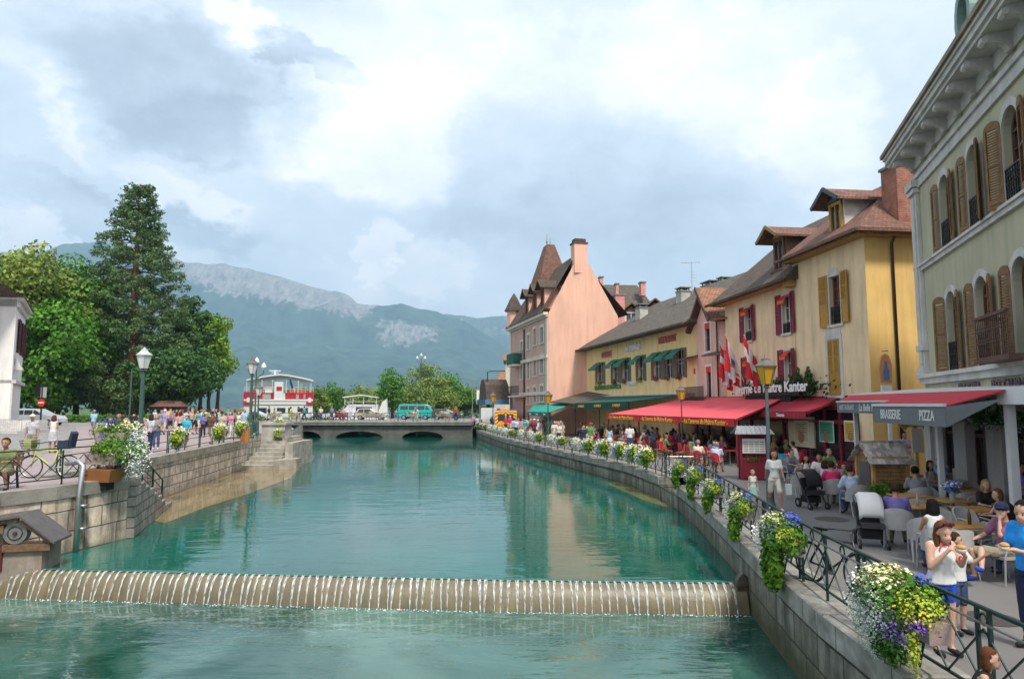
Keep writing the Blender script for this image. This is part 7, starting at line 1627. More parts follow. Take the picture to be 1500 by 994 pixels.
put('g', 'empty grey wicker chair beside the long haired woman', qd(1357,13.6), face(.4,.9), GG)
sit('woman with long dark hair seen from behind at the wooden table', 1374, 12.7, face(.2,.97), SITF, 'white','denim','black',1,1.66, clabel='grey wicker chair under the woman with long dark hair')
sit('blonde woman in a black top resting her arms on the table', 1446, 16.2, face(-.2,-.98), 'sit/f/bob/tee/long','black','black','blond',0,1.66, clabel='grey wicker chair under the blonde woman in black')
sit('curly haired woman mostly hidden behind the thick white post', 1474, 14.6, face(-.9,.2), 'sit/f/bob/tank/long','beige','beige','auburn',0,1.62, clabel='grey wicker chair behind the thick white post')
sit('person in a red top behind the man in the navy cap', 1490, 12.2, face(-.2,.9), 'sit/f/long/tee/long','red','denim','black',1,1.66, clabel='grey wicker chair under the person in the red top')
sit('man in a light blue shirt and jeans seated with his back turned', 1250, 19.0, face(-.15,.98), 'sit/m/short/long/long','paleblue','denim','brown',1,1.76, clabel='grey wicker chair under the man in the light blue shirt')
sit('man in a magenta pink polo shirt seated with his back turned', 1221, 20.5, face(.2,.97), SITM,'magenta','khaki','brown',1,1.74, clabel='grey wicker chair under the man in magenta pink')
sit('woman in a grey top beside the man in magenta', 1209, 21.6, face(.6,.7), 'sit/f/bob/tank/long','palegrey','denim','brown',1,1.66, clabel='grey wicker chair under the woman in grey')
sit('boy facing forward between the two fathers at the family table', 1236, 22.9, face(-.1,-.99), 'sit/m/short/tee/shorts','green','denim','auburn',0,1.4, clabel='grey wicker chair under the boy at the family table')
sit('small blond child at the family table beside the boy', 1233, 22.0, face(0,-1), 'sit/m/short/tee/shorts','mint','denim','blond',0,1.2, clabel='grey wicker chair under the small blond child')
sit('child in a bright blue cap by the wooden hut', 1262, 24, face(-.6,-.4), SITC,'maroon','denim','blue',0,1.45, clabel='grey wicker chair under the child in the blue cap')
sit('dark haired woman in sunglasses behind the orange drinks', 1181, 24, face(-.1,-1), SITF,'white','denim','black',1,1.66, clabel='grey wicker chair under the woman with the orange drinks')
sit('man in a white shirt and sunglasses leaning over his table', 1203, 23.6, face(-.5,-.8), SITM,'white','denim','black',1,1.76, clabel='grey wicker chair under the man in the white shirt and sunglasses')
sit('man with shaved head in a slate shirt by the canopy post', 1346, 18.5, face(.2,.97), SITM,'grey','black','black',1,1.76, clabel='grey wicker chair under the man in the slate shirt')
sit('woman in sunglasses resting her chin beside the wooden hut', 1325, 19.8, face(.3,-.95), 'sitm/f/long/tank/long','black','black','black',1,1.66, clabel='grey wicker chair under the woman resting her chin')
for i, (px, D, rz) in enumerate(((1338,16.2,2.9),(1392,14.3,.2),(1411,17.4,3.0),(1365,18.3,.1),(1426,14.4,.3),(1170,22.2,3.3),(1410,20.2,2.6),(1432,19.2,.2),(1386,21.3,.4),(1462,17.2,2.9),(1462,18.8,.2),(1397,12.3,3.3))):
    put('g', 'empty grey wicker chair '+('across the table from the man in lilac','behind the table of the long haired woman','beside the flowered table','left of the canopy post','at the corner of the flowered table','beside the woman with the orange drinks','deep under the canopy, third from the wall','deep under the canopy against the stone pier','deep under the canopy by the dark doorway','behind the blonde woman','behind the blonde woman close to the wall','right behind the girl with the sandwich')[i], qd(px,D), rz, GG)
for i, (px, D, rz, key, c_, hr) in enumerate(((1290,22.6,3.0,SITM,'navy','grey'),(1362,21.0,.2,SITF,'white','brown'),(1382,22.4,2.9,SITM,'sky','black'),(1407,21.6,.1,SITM,'beige','grey'),(1428,20.8,3.0,SITF,'red','blond'),(1158,26.5,.4,SITM,'grey','brown'),(1146,28.0,2.8,SITF,'turquoise','black'),(1214,26.4,.1,SITM,'green','grey'))):
    w_ = ['right behind the wooden hut','beside the canopy post, far side','in the middle of the canopy shade','near the stone pier under the canopy','by the dark doorway under the canopy','in front of the low fence','between the menu stand and the low fence','behind the man in white and sunglasses'][i]
    sit(f'diner with {hr} hair in {c_} {w_}', px, D, rz, key, c_, 'denim', hr, i % 3 == 0, 1.72, clabel=f'grey wicker chair of the diner in {c_} {w_}')
for x_, y_, r_, w_ in ((1218,760,.42,'before the black stroller'),(1452,906,.36,'near the railing at the right edge')):
    p = q(x_, y_); mb = MB(); mb.lathe((p.x,p.y,ZR+.004), [(r_,0),(r_,.004),(r_*.9,.005)], 20); tag(mb.build('manhole_cover', mat('cast_iron', (.06,.055,.05), .6, .3, 30, .5, 60)), 'round iron manhole cover in the terrace asphalt '+w_, 'manhole cover')
tp = qd(1398,16.6); o = empty('bouquet', tp+V3((0,0,.74)), 0, 'blue and white bouquet on a table under the canopy', 'bouquet'); MB().lathe((0,0,0),[(.05,0),(.07,.15),(.05,.2)],10).build('vase', flat('vase_glass', (.3,.35,.4), .1), o); flowers(o, [('blue',(0,0,.32),(.2,.2,.14),120,.03),('white',(0,0,.34),(.2,.2,.13),70,.028),('leaf',(0,0,.25),(.16,.16,.1),80,.03)],1)
for i, (px, D, x) in enumerate(((1347,15.6,0),(1424,13.2,1),(1183,23.0,2),(1190,22.9,3))):
    p = qd(px, D)+V3((0,0,.74)); mb = MB(); (mb.lathe(p, [(.03,0),(.035,.12),(.028,.2),(.012,.25),(.012,.29)], 8) if x < 2 else mb.lathe(p, [(.03,0),(.038,.16)], 8)); tag(mb.build('bottle' if x < 2 else 'glass', [flat('bottle_glass', (.35,.36,.34), .15), flat('bottle_brown', (.10,.05,.02), .2), flat('orange_drink', (.75,.28,.02), .2), flat('orange_drink', (.75,.28,.02), .2)][x], None, True), ['clear bottle on the table of the man in lilac','dark bottle on the table behind the sandwich girl','glass of orange drink, near one of the pair','glass of orange drink, far one of the pair'][x], 'bottle' if x < 2 else 'glass')
p = qd(1333,12.4)+V3((0,0,.74)); 
# waiter, blue girl, standing people
person('waiter in a lilac shirt standing beside the wooden hut with black trousers', qd(1327,27.0)+V3((0,0,.15)), .2, 'standb/m/short/shirt/long','lilac','black','black',1,1.78)
person('waitress in a blue grey top at the right edge under the canopy', qd(1497,16.0), 1.2, 'standb/f/bun/tee/long','purple','black','black',1,1.68)
# girl with sandwich, boy, man in blue, man in cap: own poses
def custom(label, loc, rz, P, fem, hr, tp_, bt, shirt, legs, hair, skin, h, build=1.0, vox=.015, shoes='black'):
    t = figure(P, vox, fem, hr, tp_, bt, True, build); return person(label, loc, rz, 'x/x/%s/%s/%s' % (hr, tp_, bt), shirt, legs, hair, skin, h, shoes, tpl=t)
P = pose('stand', 1, .06, 'down', 0, .15)
P.update(head=(0,-.11,1.565), face=(0,-.85,-.5), elL=(.21,-.12,1.15), haL=(.12,-.32,1.31), hdL=(-.6,-.2,.5), elR=(-.22,-.12,1.13), haR=(-.09,-.27,1.36), hdR=(.6,-.1,.6))
gl = gp(1384,962); gloc = qd(1384,8.55)
girl = custom('girl in a white tank top and blue shorts eating a sandwich by the railing', gloc, face(-.05,-1)+.15, P, True, 'long','tank','shorts','white','royal','auburn',0,1.60,1.12)
def attach_print(par, pts, m, name='shirt_print'):
    mb = MB()
    for (x, z, s_) in pts:
        for k in range(14):
            a = rnd.uniform(0,6.28); r_ = s_*rnd.random()**.5; mb.box((x+r_*math.cos(a), -.150, z+r_*math.sin(a)), (.014,.004,.009), rnd.uniform(-.5,.5))
    return mb
sh_ob = child(girl, 'shirt')
mb = MB()
def pol(cx_, cz_, w_, h_, n=10): return [(cx_+w_*math.cos(2*math.pi*k/n), cz_+h_*math.sin(2*math.pi*k/n)) for k in range(n)]
for cx_, cz_, w_, h_ in ((.0,1.20,.035,.012),(.045,1.20,.012,.03),(-.03,1.08,.02,.035),(0,1.07,.015,.04),(.03,1.08,.02,.03),(.0,1.03,.05,.012),(.02,.98,.03,.02),(-.02,1.0,.012,.012)):
    mb.yprism([(a, b) for a, b in pol(cx_, cz_, w_, h_)][::-1], -.142, -.128)
pr_ = mb.build('shirt_print', flat('print_pink', (.75,.12,.30)), sh_ob)
mb = MB(); mb.ring((0,-.128,1.33), .09, .012, 'y', 14, 6); mb.build('necklace', flat('red_scarf', (.75,.03,.03)), girl)
mb = MB(); hd_ = V3((0,-.11,1.565)); mb.tube([hd_+V3((-.10,-.0,.06)), hd_+V3((-.06,-.085,.105)), hd_+V3((0,-.10,.12)), hd_+V3((.06,-.085,.105)), hd_+V3((.10,0,.06))], .012, 6); mb.b2(-.07,-.01,-.225,-.19,1.665,1.70); mb.b2(.01,.07,-.225,-.19,1.665,1.70); mb.build('sunglasses', flat('shades', (.06,.01,.02), .2), girl)
mb = MB(); mb.ring((.15,-.205,1.245), .036, .012, 'x', 10, 5); mb.build('bracelet', flat('pink_band', (.7,.08,.2)), girl)
def sandwich(label, loc, sc=1.0):
    o = empty('sandwich', loc, 0, label, 'sandwich'); MB().ball((0,0,0), .06*sc, 10, .7).build('paper', mat('paper_wrap', (.55,.50,.45), .8, .2, 20, .5), o); mb = MB(); mb.ball((0,-.01,.035*sc), .055*sc, 10, .6); mb.build('bread', mat('bread', (.50,.27,.08), .8, .2, 15, .3), o)
s_ = 1.60/1.72; R_ = Matrix.Rotation(girl.rotation_euler.z, 4, 'Z'); sandwich('wrapped sandwich held by the girl in the white tank top', gloc+R_ @ V3((.04*s_,-.34*s_,1.39*s_)))
P = pose('stand', 1, .0, 'down', 0, .15); P.update(elL=(.26,-.1,1.20), haL=(.36,-.25,1.34), face=(.6,-.8,0))
custom('boy in a white shirt and checked shorts behind the girl', qd(1406,9.3), face(.3,-.95), P, False, 'short','tee','shorts','white','denim','brown',0,1.30)
P = pose('stand', 1, .03, 'down', 0, .18); P.update(elL=(.24,-.06,1.12), haL=(.12,-.30,1.17), hdL=(-.55,-.8,.2), elR=(-.23,-.06,1.12), haR=(-.10,-.31,1.19), hdR=(.5,-.8,.2), face=(.2,-.9,-.35), head=(0,-.07,1.58))
ml = qd(1520,8.7); man = custom('man in a bright blue tee shirt holding food at the right edge', ml, face(-.95,-.25), P, False, 'short','tee','long','cobalt','navy','black',0,1.80)
R_ = Matrix.Rotation(man.rotation_euler.z, 4, 'Z'); sandwich('filled bun held by the man in bright blue', ml+R_ @ V3((.0,-.42,1.25)), 1.0)
mb = MB(); mb.ring((.14,-.25,1.155), .036, .011, 'y', 10, 5); mb.build('wristwatch', STEEL, man)
P = pose('sit', 1, .0, 'table', 0, .17); P.update(hip=(0,.10,.50), chest=(.02,.14,.82), neck=(.03,.10,1.02), head=(.05,.04,1.17), face=(.55,-.8,-.1), shL=(.19,.10,.97), elL=(.20,-.15,.80), haL=(.10,-.06,1.03), hdL=(-.2,.1,.9), shR=(-.15,.10,.97), elR=(-.22,-.08,.74), haR=(-.20,-.33,.66), knL=(.10,-.42,.56), anL=(.30,-.60,.30), toL=(.36,-.74,.33), knR=(-.14,-.40,.50), anR=(-.15,-.36,.075), toR=(-.17,-.52,.04))
cl_ = qd(1468,11.9); custom('man in a navy cap and plum shirt lounging with crossed legs', cl_, face(-.95,-.1), P, False, 'cap','tee','shorts','grape','khaki','navy',0,1.76, shoes='royal')
put('g', 'grey wicker chair under the man in the navy cap', cl_+V3((.06,0,0)), face(-.95,-.1), GG)
P = pose('sit', 1, .18, 'bent', 0, .13)
cl2 = qd(1436,6.7); custom('auburn haired child in a black top crouching behind the railing', cl2+V3((0,0,-.22)), face(.75,-.6), P, True, 'bob','tank','shorts','black','denim','auburn',0,1.25)
person('woman in a white tee and pale pink shorts walking with a child', q(1136,747), face(-.1,-1), 'walk/f/bob/tee/shorts','white','cream','brown',1,1.70, shoes='white')
person('little girl in a white tank top and mint skirt held by the hand', q(1104,744), face(-.1,-1), 'kid/f/bun/tank/skirt','white','mint','blond',0,1.10, shoes='pink')
p = q(1136,747); mb = MB(); mb.b2(p.x+.24,p.x+.40,p.y-.22,p.y-.14,ZR+.46,ZR+.76); tag(mb.build('shopping_bag', WHITE), 'small white bag carried by the walking woman', 'bag')

# --- strollers
def stroller(label, loc, rz, hood, body, s=1.0):
    o = empty('stroller', loc, rz, label, 'stroller'); o.scale = (s,s,s)
    for sx in (-1,1):
        for y, r_ in ((-.30,.10),(.30,.14)):
            w = MB(); w.tube([(sx*.27-.025,y,r_),(sx*.27+.025,y,r_)], r_, 14); ww = w.build('wheel', TYRE, o); w = MB(); w.tube([(sx*.27-.03,y,r_),(sx*.27+.03,y,r_)], r_*.45, 10); w.build('hub', STEEL, ww)
    mb = MB()
    for sx in (-.25,.25): mb.tube([(sx,-.3,.12),(sx,.1,.55),(sx,.42,1.0)], .018, 6); mb.tube([(sx,.3,.14),(sx,-.12,.62)], .018, 6)
    mb.tube([(-.25,.42,1.0),(-.2,.46,1.04),(.2,.46,1.04),(.25,.42,1.0)], .018, 6); mb.build('frame', flat('stroller_frame', (.05,.05,.055), .4, .5), o)
    mb = MB(); mb.xprism([(-.32,.42),(.16,.38),(.30,.80),(.22,.86),(.1,.5),(-.28,.52)], -.22, .22); mb.build('seat', body, o); mb = MB(); mb.b2(-.2,.2,-.1,.3,.17,.36); mb.build('basket', body, o)
    mb = MB(); n = 8; vs = []
    for i in range(n+1):
        a = math.pi*.62*i/n-.15; y, z = .12-.36*math.sin(a)+.1, .68+.38*math.cos(a); vs += [(-.24,y,z-.03),(-.16,y,z+.03),(.16,y,z+.03),(.24,y,z-.03)]
    mb.add(vs, [(i*4+k,i*4+k+1,(i+1)*4+k+1,(i+1)*4+k) for i in range(n) for k in range(3)]); h = mb.build('hood', hood, o, True); m_ = h.modifiers.new('t','SOLIDIFY'); m_.thickness = .02; return o
blk = mat('stroller_fabric', (.014,.014,.017), .8, .2, 6, .2)
stroller('black stroller with a white hood beside the man in lilac', q(1277,800), -.3, mat('hood_white', (.55,.55,.56), .8, .06, 4), blk, 1.0)
stroller('all black stroller parked beside the family table', q(1191,744), .15, blk, blk, 1.0)
# --- bicycles
def bicycle(label, loc, rz, fm_, seat_child=False, basket=False, tyre=TYRE):
    o = empty('bicycle', loc, rz, label, 'bicycle')
    for y in (-.52,.52):
        w = MB(); w.ring((0,y,.34), .325, .018, 'x', 24, 6); wh = w.build('wheel', tyre, o); w = MB(); w.ring((0,y,.34), .30, .010, 'x', 24, 4)
        for k in range(14): a = 2*math.pi*k/14; w.bar((0,y,.34),(0,y+.3*math.cos(a),.34+.3*math.sin(a)),.004)
        w.build('rim', STEEL, wh)
    mb = MB(); A_, B_, C_, D_ = (0,.52,.34),(0,.1,.30),(0,.22,.80),(0,-.36,.80)
    for a, b in ((A_,B_),(B_,C_),(B_,(0,-.38,.66)),(C_,D_),(A_,C_),((0,-.52,.34),(0,-.36,.95))): mb.tube([a,b], .018, 8)
    mb.build('frame', fm_, o, True); mb = MB(); mb.tube([(0,.23,.8),(0,.25,.93)], .014, 6); mb.add([(-.07,.36,.95),(.07,.36,.95),(.02,.1,.95),(-.02,.1,.95),(-.05,.34,.90),(.05,.34,.90),(0,.12,.91)], [(0,3,2,1),(0,1,5,4),(1,2,6,5),(3,0,4,6),(2,3,6)]); mb.build('saddle', BLACK, o)
    mb = MB(); mb.tube([(-.30,-.22,1.02),(-.26,-.30,1.03),(0,-.37,1.0),(.26,-.30,1.03),(.30,-.22,1.02)], .014, 6); mb.build('handlebar', BLACK, o); mb = MB(); mb.tube([(.02,.1,.30),(.06,.1,.30)],.09,12); mb.bar((.08,.1,.3),(.08,.02,.16),.02); mb.bar((-.08,.1,.3),(-.08,.18,.44),.02); mb.build('crank', STEEL, o)
    if basket:
        mb = MB(); 
        for z_ in (.86,.94,1.02,1.1):
            e_ = (z_-.86)*.2; mb.bar((-.16-e_,-.72-e_,z_),(.16+e_,-.72-e_,z_),.01); mb.bar((-.16-e_,-.44,z_),(.16+e_,-.44,z_),.01); mb.bar((-.16-e_,-.72-e_,z_),(-.16-e_,-.44,z_),.01); mb.bar((.16+e_,-.72-e_,z_),(.16+e_,-.44,z_),.01)
        for i in range(8): x = -.2+.057*i; mb.bar((x*.8,-.72,.86),(x,-.77,1.1),.008); mb.bar((x*.8,-.44,.86),(x,-.44,1.1),.008)
        bk_ = mb.build('basket', BLACK, o); mb = MB(); mb.b2(-.13,.13,-.7,-.48,.88,1.12); mb.build('bag', flat('bag_lime', (.35,.42,.15)), bk_)
    if seat_child:
        mb = MB(); mb.xprism([(.28,.86),(.62,.86),(.70,1.3),(.64,1.36),(.52,.95),(.28,.95)], -.15, .15); mb.b2(-.19,-.15,.3,.6,.86,1.1); mb.b2(.15,.19,.3,.6,.86,1.1); mb.build('child_seat', mat('seat_navy', (.02,.03,.06), .6, .2, 5), o)
    return o
bl = gp(70,708,ZL); bicycle('lime green bicycle with child seat and basket against the railing', at(72,690,20.3).xy.to_3d()*1+V3((0,0,ZL)), 1.62+math.pi, flat('lime_paint', (.45,.58,.08), .35), True, True)
bicycle('black bicycle leaning on the terrace railing behind the flowers', qd(1222,11.35)+V3((.02,0,.02)), 0.35, flat('bike_black', (.03,.03,.035), .35))
p = qd(1210,11.7)
# --- bench with two people at the left edge
c = gp(-8,716,ZL); o = empty('park_bench', (c.x,c.y,ZL), .25, 'brown wooden bench with green iron legs facing away from the canal', 'bench')
for i in range(4): MB().b2(-1.4,.55,-.22-.0+.13*i-.2,-.11+.13*i-.2,.42,.46) if 0 else None
mb = MB(); [mb.b2(-1.5,.55,-.45+.13*i,-.34+.13*i,.43,.46) for i in range(4)]; mb.build('seat', WOODB, o); mb = MB(); [mb.b2(-1.5,.55,.05+.02*i,.08+.02*i,.58+.13*i,.69+.13*i) for i in range(3)]; mb.build('backrest', WOODB, o)
for x in (-1.2,.45): MB().tube([(x,-.42,0),(x,-.4,.42),(x,.05,.44),(x,.14,.95)], .03, 6).build('leg', GREEN_IRON, o); MB().tube([(x,.05,.42),(x,.16,0)], .03, 6).build('leg', GREEN_IRON, o)
person('man in an olive shirt sitting on the brown bench', (c.x+.42,c.y-.22,ZL), .25, 'sit/m/short/tee/shorts','olive','khaki','brown',1,1.72)
person('grey haired person on the bench at the picture edge', (c.x-.15,c.y-.36,ZL), .3, 'sit/f/bob/tee/long','beige','denim','grey',1,1.65)

# --- promenade people: (px, py feet, height m, key, shirt, legs, hair, skin, facing(dx,dy), shoes, label)
PP = [(45,670,1.74,'stand/m/cap/shirt/shorts','palegrey','khaki','cream',1,(.1,-1),'brown','older man in a pale shirt and cap with a crossed bag behind the bicycle'),
 (76,663,1.66,'standb/f/bob/tank/skirt','white','palegrey','auburn',1,(-.3,1),'brown','red haired woman with a pink bag on her shoulder'),
 (136,637,1.76,'walk/m/short/tee/shorts','sky','grey','grey',1,(0,1),'brown','man in a blue patterned shirt walking away near the silver car'),
 (159,668,1.62,'standb/f/bob/tee/skirt','white','pink','auburn',1,(.5,-.8),'white','woman in white holding a child near the planter'),
 (172,668,1.80,'stand/m/short/tee/long','black','black','black',1,(.2,-1),'black','man in sunglasses and a black shirt behind the planter'),
 (181,678,1.64,'stand/f/bob/tee/long','lilac','beige','blond',1,(.5,.5),'white','blonde woman in a lilac tee before the green lamp post'),
 (191,681,1.30,'kid/m/short/tee/shorts','blue','denim','brown',0,(.2,.9),'white','boy in a blue tee shirt against the green lamp post'),
 (219,662,1.70,'walk/f/bob/tee/long','palegrey','navy','brown',1,(.1,1),'white','woman in a grey top and dark jeans seen from behind'),
 (228,658,1.68,'standb/f/bob/tee/long','grey','denim','blond',0,(.2,-1),'white','woman in sunglasses facing the woman in grey'),
 (206,650,1.72,'stand/f/long/tank/long','red','cream','black',0,(0,-1),'black','woman in a red top right of the green lamp post'),
 (194,643,1.75,'stand/m/short/tee/long','black','denim','black',0,(0,1),'black','man in a black tee left of the green lamp post'),
 (272,655,1.60,'walk/m/short/tee/shorts','turquoise','khaki','brown',0,(.1,-1),'red','boy in a turquoise tee walking above the flower box'),
 (309,650,1.78,'walk/m/cap/tee/shorts','brown','khaki','navy',1,(0,-1),'brown','man in a brown shirt and dark cap with shoulder straps'),
 (324,645,1.74,'walk/m/cap/tee/shorts','beige','khaki','navy',1,(.1,-1),'brown','man in a beige shirt and navy cap walking beside the man in brown'),
 (337,640,1.70,'walk/f/long/tee/long','pink','cream','auburn',0,(0,-1),'white','woman in pink with a black backpack on the promenade'),
 (349,638,1.68,'walk/f/bob/tank/skirt','cream','beige','brown',0,(.1,-1),'white','woman in a cream top before the dark lamp post'),
 (372,630,1.62,'stand/f/bob/tee/skirt','navy','navy','brown',1,(.3,-.8),'black','woman in a dark blue dress at the top of the broad stairs'),
 (297,640,1.60,'standb/f/bob/tee/long','purple','black','brown',1,(0,-1),'black','woman in purple partly behind the man in brown'),
 (357,634,1.74,'walk/m/short/tee/shorts','sky','blue','grey',0,(0,1),'white','man in light blue and royal blue shorts by the dark lamp post'),
 (263,640,1.68,'stand/f/long/tank/long','beige','black','brown',0,(.2,1),'black','woman in beige beside the boy in turquoise'),
 (243,622,1.70,'walk/f/long/tank/shorts','cream','black','brown',0,(0,1),'black','woman in shorts with a dark bag near the kiosk'),
 (249,621,1.66,'walk/f/bob/tee/shorts','white','pink','blond',0,(.1,1),'white','blonde woman in white beside the woman with the dark bag'),
 (295,616,1.76,'walk/m/short/tee/long','white','black','black',1,(0,1),'black','man in white and black trousers near the red car'),
 (278,614,1.70,'stand/f/bob/tee/long','purple','black','brown',0,(0,1),'black','woman in purple left of the red car'),
 (153,612,1.72,'sit/m/cap/tee/shorts','red','black','grey',0,(1,.2),'black','cyclist in red on the road below the giant conifer'),
 (166,612,1.74,'stand/m/short/tee/long','white','grey','brown',0,(0,1),'black','man in white on the road below the giant conifer'),
 (187,614,1.70,'stand/f/bob/tee/long','navy','black','black',0,(0,-1),'black','woman in navy near the dark green van'),
 (213,612,1.70,'stand/m/short/tee/long','beige','khaki','blond',0,(0,-1),'black','man in beige beside the small pale car on the promenade')]
for px, py, h, key, sh_, lg, hr, sk, fd, shoe, lb in PP: person(lb, gp(px, py, ZL), face(*fd), key, sh_, lg, hr, sk, h, shoes=shoe, group='people strolling on the promenade')
R2 = random.Random(77)
tops = ['white','pink','red','sky','navy','black','beige','lilac','turquoise','magenta','grey','green','cream','maroon','paleblue','mint','orange','olive','yellow','purple']
def uniq(base):
    return base
def crowd(n, locf, zname, keys, group, hmin=1.55, hmax=1.82, chair=None):
    seen = {}
    for i in range(n):
        loc, rz, where = locf(i); top_ = tops[(i*7+len(zname))%len(tops)]; leg = R2.choice(['denim','khaki','black','beige','navy','cream']); hr = ['brown','black','blond','grey','auburn'][(i//2)%5]; key = keys[i%len(keys)]
        who = 'man' if '/m/' in key else 'woman'; verb = 'seated' if key.startswith('sit') else 'standing' if key.startswith('stand') else 'walking'
        lb = f"{hr} haired {who} in {top_} {where}" if '/cap/' not in key else f"{who} in {top_} and a cap {where}"
        hcol = hr if '/cap/' not in key else R2.choice(['navy','white','red'])
        if lb in LABELS: lb = lb.replace(f'in {top_} ', f'in {top_} and {leg} ', 1)
        if lb in LABELS: lb += ' ('+['near side','far side'][i%2]+')'
        person(lb, loc, rz, key, top_, leg, hcol, i%5 == 3 and 1 or 0, R2.uniform(hmin, hmax), group=group)
        if chair: put(chair, f"red chair of the {who} {where}", loc, rz, 'red bistro chairs of the tavern')
ks = ['walk/m/short/tee/long','walk/f/long/tank/skirt','stand/f/bob/tee/long','walk/m/cap/tee/shorts','stand/m/short/shirt/long','standb/f/bun/tank/shorts']
def promen(i):
    D = R2.uniform(48,66); px = 228+134*((i*37)%30)/30; p = at(px,600,D); w = 'in the crowd by the kiosk' if px < 262 else 'in the crowd left of the red car' if px < 280 else 'in the crowd by the red car' if px < 300 else 'between red car and dark lamp post' if px < 335 else 'just behind the dark lamp post'
    return (p.x, D, ZL), R2.choice([0,3.1,.5,2.6]), w
crowd(42, promen, 'prom', ks, 'distant crowd of the promenade')
def onbridge(i):
    px = (394,402,426,438,470,486,503,608,612,655,700,694,446,580,668,722)[i]; w = ('on the bridge behind the silver sedan tail','on the bridge right of the silver sedan','on the bridge below the boat stern','on the bridge before the boat doors','on the bridge by the motorbikes','on the bridge left of the tour boat','on the bridge behind the motorbikes','on the bridge at the teal van door','on the bridge left of the teal van','on the bridge beside the grey minivan','at the bridge end before the signal pole','near the bridge end corner','on the bridge below the boat emblem','on the bridge between hatchback and teal van','on the bridge behind the grey minivan','by the white truck at the bridge end')[i]
    D = BY0+1.3+(i%3)*.5; return (at(px,600,D).x, D, ZB if px < 690 else ZR), R2.choice([1.57,-1.57,0,3.1]), w
crowd(16, onbridge, 'brid', ks, 'people on the bridge')
# walking crowd along the far terrace quay
def farq(i):
    s_ = 6+(i*2.0+(.9 if i > 20 else 0))%42; p, a = pt_at(RR2, min(s_+10, plen(RR2)-2)); o_ = 1.2+2.6*((i*13)%10)/10; p = p+V3((math.sin(a)*o_, -math.cos(a)*o_, ZR)); k_ = int((s_)/2.15)
    return p, R2.choice([0,3.14,.3,2.8]), f'on the quay by the {nth[min(19,max(0,k_))]} far flower box'
crowd(34, farq, 'farq', ks, 'people walking on the terrace quay')
# seated crowds below the awnings
def under_red(i):
    row, k = divmod(i, 12); t = (k+.5)/12; fx = 10.75+(7.0-10.75)*t; fy = 33.2+(50.5-33.2)*t; ox = -.5+1.65*row+(.35 if k % 2 else 0); nm = ['front row','second row','third row','back row'][row]
    return (fx+ox, fy+R2.uniform(-.25,.25), ZR), (R2.choice([0,3.14]) if row % 2 else R2.choice([1.57,-1.3,1.9])), f'under the red awning, {nm}, {nth[k]} from the kiosk'
crowd(48, under_red, 'red', ['sit/m/short/shirt/long','sit/f/long/tank/long','sit/f/bob/tee/long','sitm/m/short/tee/shorts'], 'diners under the red awning', chair='r')
for i in range(14):
    t = (i+.5)/14; fx = 10.9+(6.9-10.9)*t-.95; fy = 32.0+19*t; put('r', f'empty red bistro chair at the tavern terrace edge, {nth[i]} from the kiosk', (fx,fy,ZR), 1.57+R2.uniform(-.4,.4)+math.pi*(i%2), 'red bistro chairs of the tavern')
for i in range(24):
    row, k = divmod(i, 8); t = (k+.5)/8; fx = 10.75-3.75*t+[.3,1.9,3.6][row]; fy = 33.2+17.3*t; put('tr', f'dark red table under the red awning, {["front","middle","back"][row]} row, {nth[k]} from the menu kiosk', (fx,fy,ZR), 0, 'dark red tavern tables')
for i in range(9):
    put('r', f'red bistro chair behind the low fence, {nth[i]} from the menu kiosk', q(1132,686).lerp(q(1255,688), i/8.5)+V3((0,1.0+.4*(i%2),0)), R2.uniform(-.5,.5)+(0 if i % 2 else 3.1), 'red bistro chairs of the tavern')
sit('white haired man in a pale blue shirt at the edge of the red terrace', 1050, 30.5, face(.5,.8), SITM,'paleblue','grey','grey',0,1.76,'r','red bistro chair under the white haired man')
sit('grey haired man in a pale pink shirt and white trousers on the red terrace', 1023, 32.2, face(.4,.9), 'sit/m/short/long/long','cream','white','grey',0,1.76,'r','red bistro chair under the man in white trousers')
sit('man in a white football shirt behind the menu kiosk', 1166, 31.0, face(-.6,.6), SITM,'white','denim','brown',0,1.76,'r','red bistro chair behind the menu kiosk')
person('man in a white tee with a dark backpack on the terrace quay', q(923,664), face(.2,1), 'stand/m/short/tee/shorts','white','denim','brown',0,1.80)
person('woman with a blue bag standing by the red terrace', q(893,664), face(.2,1), 'stand/f/long/tank/skirt','sky','white','brown',0,1.68)
def under_green(i):
    row, k = divmod(i, 11); t = (k+.5)/11; a = f1+(f2-f1)*t; return (a.x+.6+1.9*row, a.y+R2.uniform(-.3,.3), ZR), R2.choice([0,3.14,1.57,-1.57]), f'under the green awning, {["quay side","wall side"][row]}, {nth[k]} from its end'
crowd(22, under_green, 'gre', ['sit/m/short/shirt/long','sit/f/bob/tee/long','sit/f/long/tank/long'], 'diners under the green awning')
def under_teal(i):
    D = 66+i*1.2; return (at(806-2.1*i,600,D).x, D, ZR), R2.choice([0,3.14]), f'near the teal awning, {nth[i]} from the amber lantern'
crowd(10, under_teal, 'tea', ks[:3]+['sit/m/short/shirt/long'], 'people by the teal awning')
print('PEOPLE', NPEOPLE[0])
